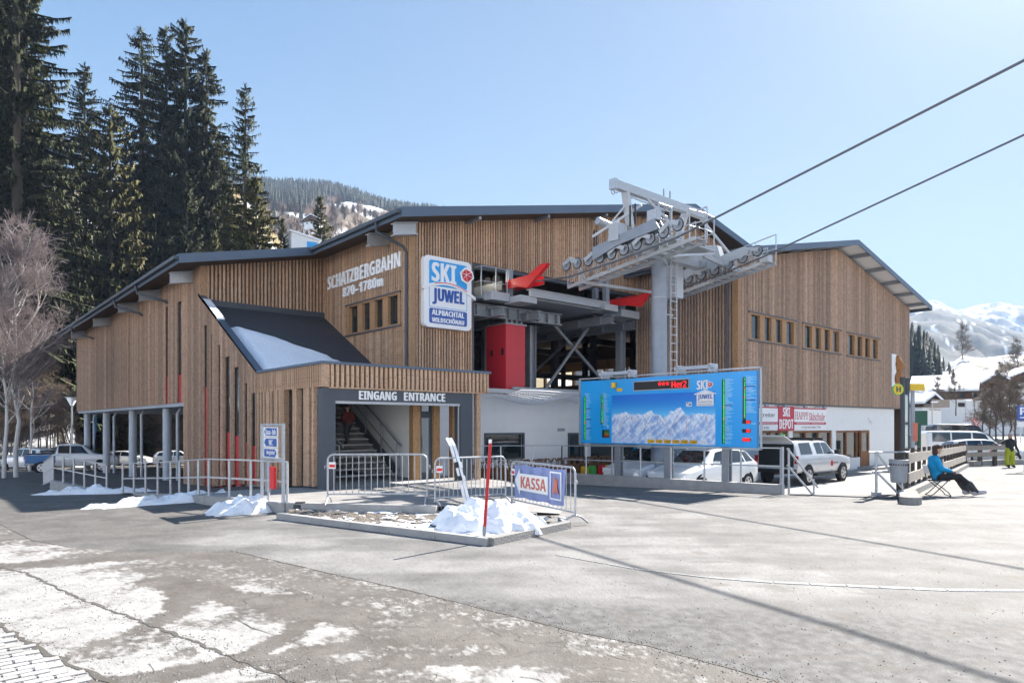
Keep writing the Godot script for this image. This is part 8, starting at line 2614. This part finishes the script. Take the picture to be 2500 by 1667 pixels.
	b = B.new(); b.b2(Vector3(-2.0, -6, -3), Vector3(2.0, 0.3, 3)); b.prism(PackedVector2Array([Vector2(-2.0, 0.3), Vector2(2.0, 0.3), Vector2(2.0, 0.5), Vector2(-2.0, 1.3)]), -3, 3); part(b, "wall", "render_white", t)
	b = B.new(); b.prism(PackedVector2Array([Vector2(-2.3, 1.4), Vector2(2.3, 0.48), Vector2(2.3, 0.7), Vector2(-2.3, 1.62)]), -3.3, 3.3); part(b, "roof", "snow", t)
	b = B.new(); b.b2(Vector3(0.2, -0.6, 3.0), Vector3(1.7, 0.25, 3.04)); part(b, "window", "sky_blue_sign", t)
	# two farmhouses among the trees
	chalet("farmhouse on the far meadow above the roof valley", px(768, 552, 330), -0.3, 8.0, 2.6, 6.0, false)
	# village at the right
	chalet("dark timber chalet with a wide snowy roof behind the parking row", px(2308, 1002, 112), 0.95, 8.4, 3.3, 7.6, true)
	chalet("gabled chalet with white balcony beside the bare street trees", px(2374, 1000, 118), 0.25, 7.6, 4.0, 8.0, true)
	chalet("snow-roofed chalet above the parking sign", px(2505, 975, 120), -0.3, 8.0, 3.4, 7.0, true)
	chalet("low shed with a snowy roof beside the green kiosk", px(2246, 1006, 92), 0.5, 4.0, 1.2, 3.4, true)
	var twig := [Color(0.15, 0.115, 0.09), Color(0.15, 0.115, 0.09), Color(0.13, 0.1, 0.08), Color(0.1, 0.08, 0.065)]
	var k := 0
	for e in [[2400, 66, 6.0], [2417, 63, 6.6], [2434, 60, 6.3], [2450, 58, 6.8], [2466, 56, 6.2], [2482, 60, 6.9]]:
		bare_tree("street_tree", "bushy leafless street tree in the row along the pavement", "tree", Vector3((e[0] - 1250.0) / 1667.0 * e[1], -0.5, -e[1]), e[2], 0.09, 3, twig, 0.55, 0.08, 5, 0.012, 60 + k, 1, "street trees along the pavement")
		k += 1
	for e in [[2352, 898, 258, 17.0, "broad bare tree on the crest of the snowy hill"], [2482, 965, 190, 16.0, "tall bare tree standing on the snowy slope"], [2440, 990, 110, 7.0, "bare tree between the chalets"], [2292, 1005, 100, 5.0, "small bare tree before the dark chalet"], [2335, 1015, 95, 6.0, "leafless tree before the white chalet wall"]]:
		bare_tree("bare_tree", e[4], "tree", px(e[0], e[1], e[2]), e[3], 0.2 if e[3] > 10 else 0.09, 3, twig, 0.55, 0.1, 5, 0.016 if e[3] > 10 else 0.012, 70 + k, 1)
		k += 1
	# street things
	t = thing("notice_kiosk", "dark green notice box with snow on top, on a post", "kiosk", "", Vector3((2245.0 - 1250.0) / 1667.0 * 34.0, -0.4, -34))
	b = B.new(); b.cyl(Vector3.ZERO, Vector3(0, 2.25, 0), 0.09, 10); part(b, "post", "green_dark", t)
	b = B.new(); b.b2(Vector3(-0.3, 2.25, -0.2), Vector3(0.3, 2.98, 0.2)); part(b, "box", "green_dark", t)
	b = B.new(); b.b2(Vector3(-0.34, 2.98, -0.24), Vector3(0.34, 3.06, 0.24)); part(b, "snow_cap", "snow", t)
	t = thing("parking_sign", "blue parking sign with white P over a small white plate", "sign", "", Vector3((2503.0 - 1250.0) / 1667.0 * 31.0, plaza_y(23.3, -31), -31))
	b = B.new(); b.cyl(Vector3.ZERO, Vector3(0, 3.0, 0), 0.035, 8); part(b, "post", "galvanised", t)
	b = B.new(); b.b2(Vector3(-0.38, 2.32, 0.04), Vector3(0.42, 2.98, 0.06)); var ps := part(b, "plate", "blue_sign", t)
	letters("P", bold, 0.26, 0.34, 0.006, Vector3(-0.12, 2.74, 0.066), Basis(), "letter_white", "letter", ps)
	b = B.new(); b.b2(Vector3(-0.26, 2.42, 0.061), Vector3(0.06, 2.47, 0.066)); part(b, "car_mark", "letter_white", ps)
	b = B.new(); b.b2(Vector3(-0.38, 2.02, 0.04), Vector3(0.42, 2.26, 0.06)); part(b, "small_plate", "white", t)
	t = thing("yield_sign", "small red and white triangular yield sign at the street corner", "sign", "", Vector3((2384.0 - 1250.0) / 1667.0 * 72.0, -0.6, -72))
	b = B.new(); b.cyl(Vector3.ZERO, Vector3(0, 2.6, 0), 0.04, 8); part(b, "post", "galvanised", t)
	b = B.new(); b.prism(PackedVector2Array([Vector2(0, 2.1), Vector2(0.55, 3.05), Vector2(-0.55, 3.05)]), 0.04, 0.06); var ys := part(b, "plate", "red_bright", t)
	b = B.new(); b.prism(PackedVector2Array([Vector2(0, 2.38), Vector2(0.32, 2.94), Vector2(-0.32, 2.94)]), 0.061, 0.066); part(b, "white_field", "white", ys)
	k = 0
	for e in [[2277, 78, 5.0, "street lamp before the dark chalet"], [2359, 74, 5.1, "street lamp before the gabled chalet"], [2493, 72, 5.4, "street lamp beside the row of street trees"]]:
		t = thing("street_lamp", e[3], "street lamp", "village street lamps", Vector3((e[0] - 1250.0) / 1667.0 * e[1], -0.6, -e[1]))
		b = B.new(); b.cyl(Vector3.ZERO, Vector3(0, e[2], 0), 0.06, 8); part(b, "pole", "galvanised", t)
		b = B.new(); b.b2(Vector3(-0.1, e[2], -0.15), Vector3(0.6, e[2] + 0.12, 0.15)); part(b, "head", "lamp_clear", t)
	# snow bank and parking field under the village
	b = B.new()
	var pts := []
	for r in 13:
		for c in 41: 
			var d := lerpf(54.0, 125.0, r / 12.0)
			var x := lerpf(2180, 2700, c / 40.0)
			pts.append(Vector3((x - 1250.0) / 1667.0 * d, ground_y(60, -d) + 0.012 * maxf(0, d - 60.0) - 0.02, -d))
	b.grid(pts, 41)
	solo(b, "parking_field", "far_ground", "grey parking ground rising towards the chalets", "ground", "", Vector3.ZERO, 0.0, "structure")
	for e in [[2385, 72, 9.0, 0.5, "bright snow bank beside the street below the chalets"], [2440, 68, 8.0, 0.45, "ridge of cleared snow along the street trees"], [2300, 66, 5.0, 0.4, "snow bank between the parked cars"]]:
		heap(e[4], Vector3((e[0] - 1250.0) / 1667.0 * e[1], -0.5, -e[1]), 0.2, e[2], 2.2, e[3], 80 + k, "snow", 0.4)
		k += 1
func chalet(label: String, at: Vector3, turn: float, w: float, h: float, l: float, detail: bool) -> void:
	var t := thing("chalet", label, "house", "village houses", at, turn)
	var rise := w * 0.24
	var b := B.new()
	b.b2(Vector3(-w * 0.5, -8.0 if detail else -2.0, -l * 0.5), Vector3(w * 0.5, h * 0.5, l * 0.5))
	part(b, "lower_wall", "render_white", t)
	b = B.new()
	b.col = Color(0.13, 0.07, 0.04)
	b.prism(PackedVector2Array([Vector2(-w * 0.505, h * 0.5), Vector2(w * 0.505, h * 0.5), Vector2(w * 0.505, h), Vector2(0, h + rise), Vector2(-w * 0.505, h)]), -l * 0.505, l * 0.505)
	part(b, "timber_wall", "timber", t)
	for s in [-1, 1]:
		b = B.new()
		b.prism(PackedVector2Array([Vector2(0, h + rise + 0.1), Vector2(s * w * 0.62, h - rise * 0.24 + 0.1), Vector2(s * w * 0.62, h - rise * 0.24 + 0.45), Vector2(0, h + rise + 0.5)]), -l * 0.62, l * 0.62)
		part(b, "roof", "snow", t)
		b = B.new()
		b.col = Color(0.07, 0.045, 0.03)
		b.prism(PackedVector2Array([Vector2(0, h + rise - 0.1), Vector2(s * w * 0.64, h - rise * 0.28 - 0.1), Vector2(s * w * 0.64, h - rise * 0.28 + 0.09), Vector2(0, h + rise + 0.09)]), -l * 0.63, l * 0.63)
		part(b, "eaves", "timber", t)
	b = B.new(); b.b2(Vector3(w * 0.15, h + rise * 0.4, -0.4), Vector3(w * 0.15 + 0.7, h + rise + 1.2, 0.4)); part(b, "chimney", "render_white", t)
	if not detail: 
		for x in [-0.28, 0.0, 0.28]:
			b = B.new(); b.b2(Vector3(x * w - 0.5, h * 0.15, l * 0.5), Vector3(x * w + 0.5, h * 0.38, l * 0.5 + 0.05)); part(b, "window", "dark_glass", t)
		return
	b = B.new(); b.col = Color(0.4, 0.36, 0.3); b.b2(Vector3(-w * 0.5, h * 0.5, l * 0.5 + 0.05), Vector3(w * 0.5, h * 0.5 + 0.15, l * 0.5 + 1.1)); b.b2(Vector3(-w * 0.5, h * 0.5 + 0.15, l * 0.5 + 1.0), Vector3(w * 0.5, h * 0.5 + 1.0, l * 0.5 + 1.1)); part(b, "balcony", "timber", t)
	for y in [0.14, 0.66]:
		for x in [-0.34, -0.12, 0.12, 0.34]:
			b = B.new(); b.b2(Vector3(x * w - 0.48, y * h, l * 0.505), Vector3(x * w + 0.48, y * h + h * 0.2, l * 0.505 + 0.06)); var wn := part(b, "window", "white", t)
			b = B.new(); b.b2(Vector3(x * w - 0.38, y * h + 0.08, l * 0.505 + 0.06), Vector3(x * w + 0.38, y * h + h * 0.2 - 0.08, l * 0.505 + 0.075)); part(b, "pane", "dark_glass", wn)
	for y in [0.14, 0.6]:
		for z in [-0.28, 0.05, 0.32]:
			for s in [-1, 1]:
				b = B.new(); b.b2(Vector3(s * w * 0.505, y * h, z * l - 0.45), Vector3(s * (w * 0.505 + 0.05), y * h + h * 0.2, z * l + 0.45)); part(b, "window", "dark_glass", t)
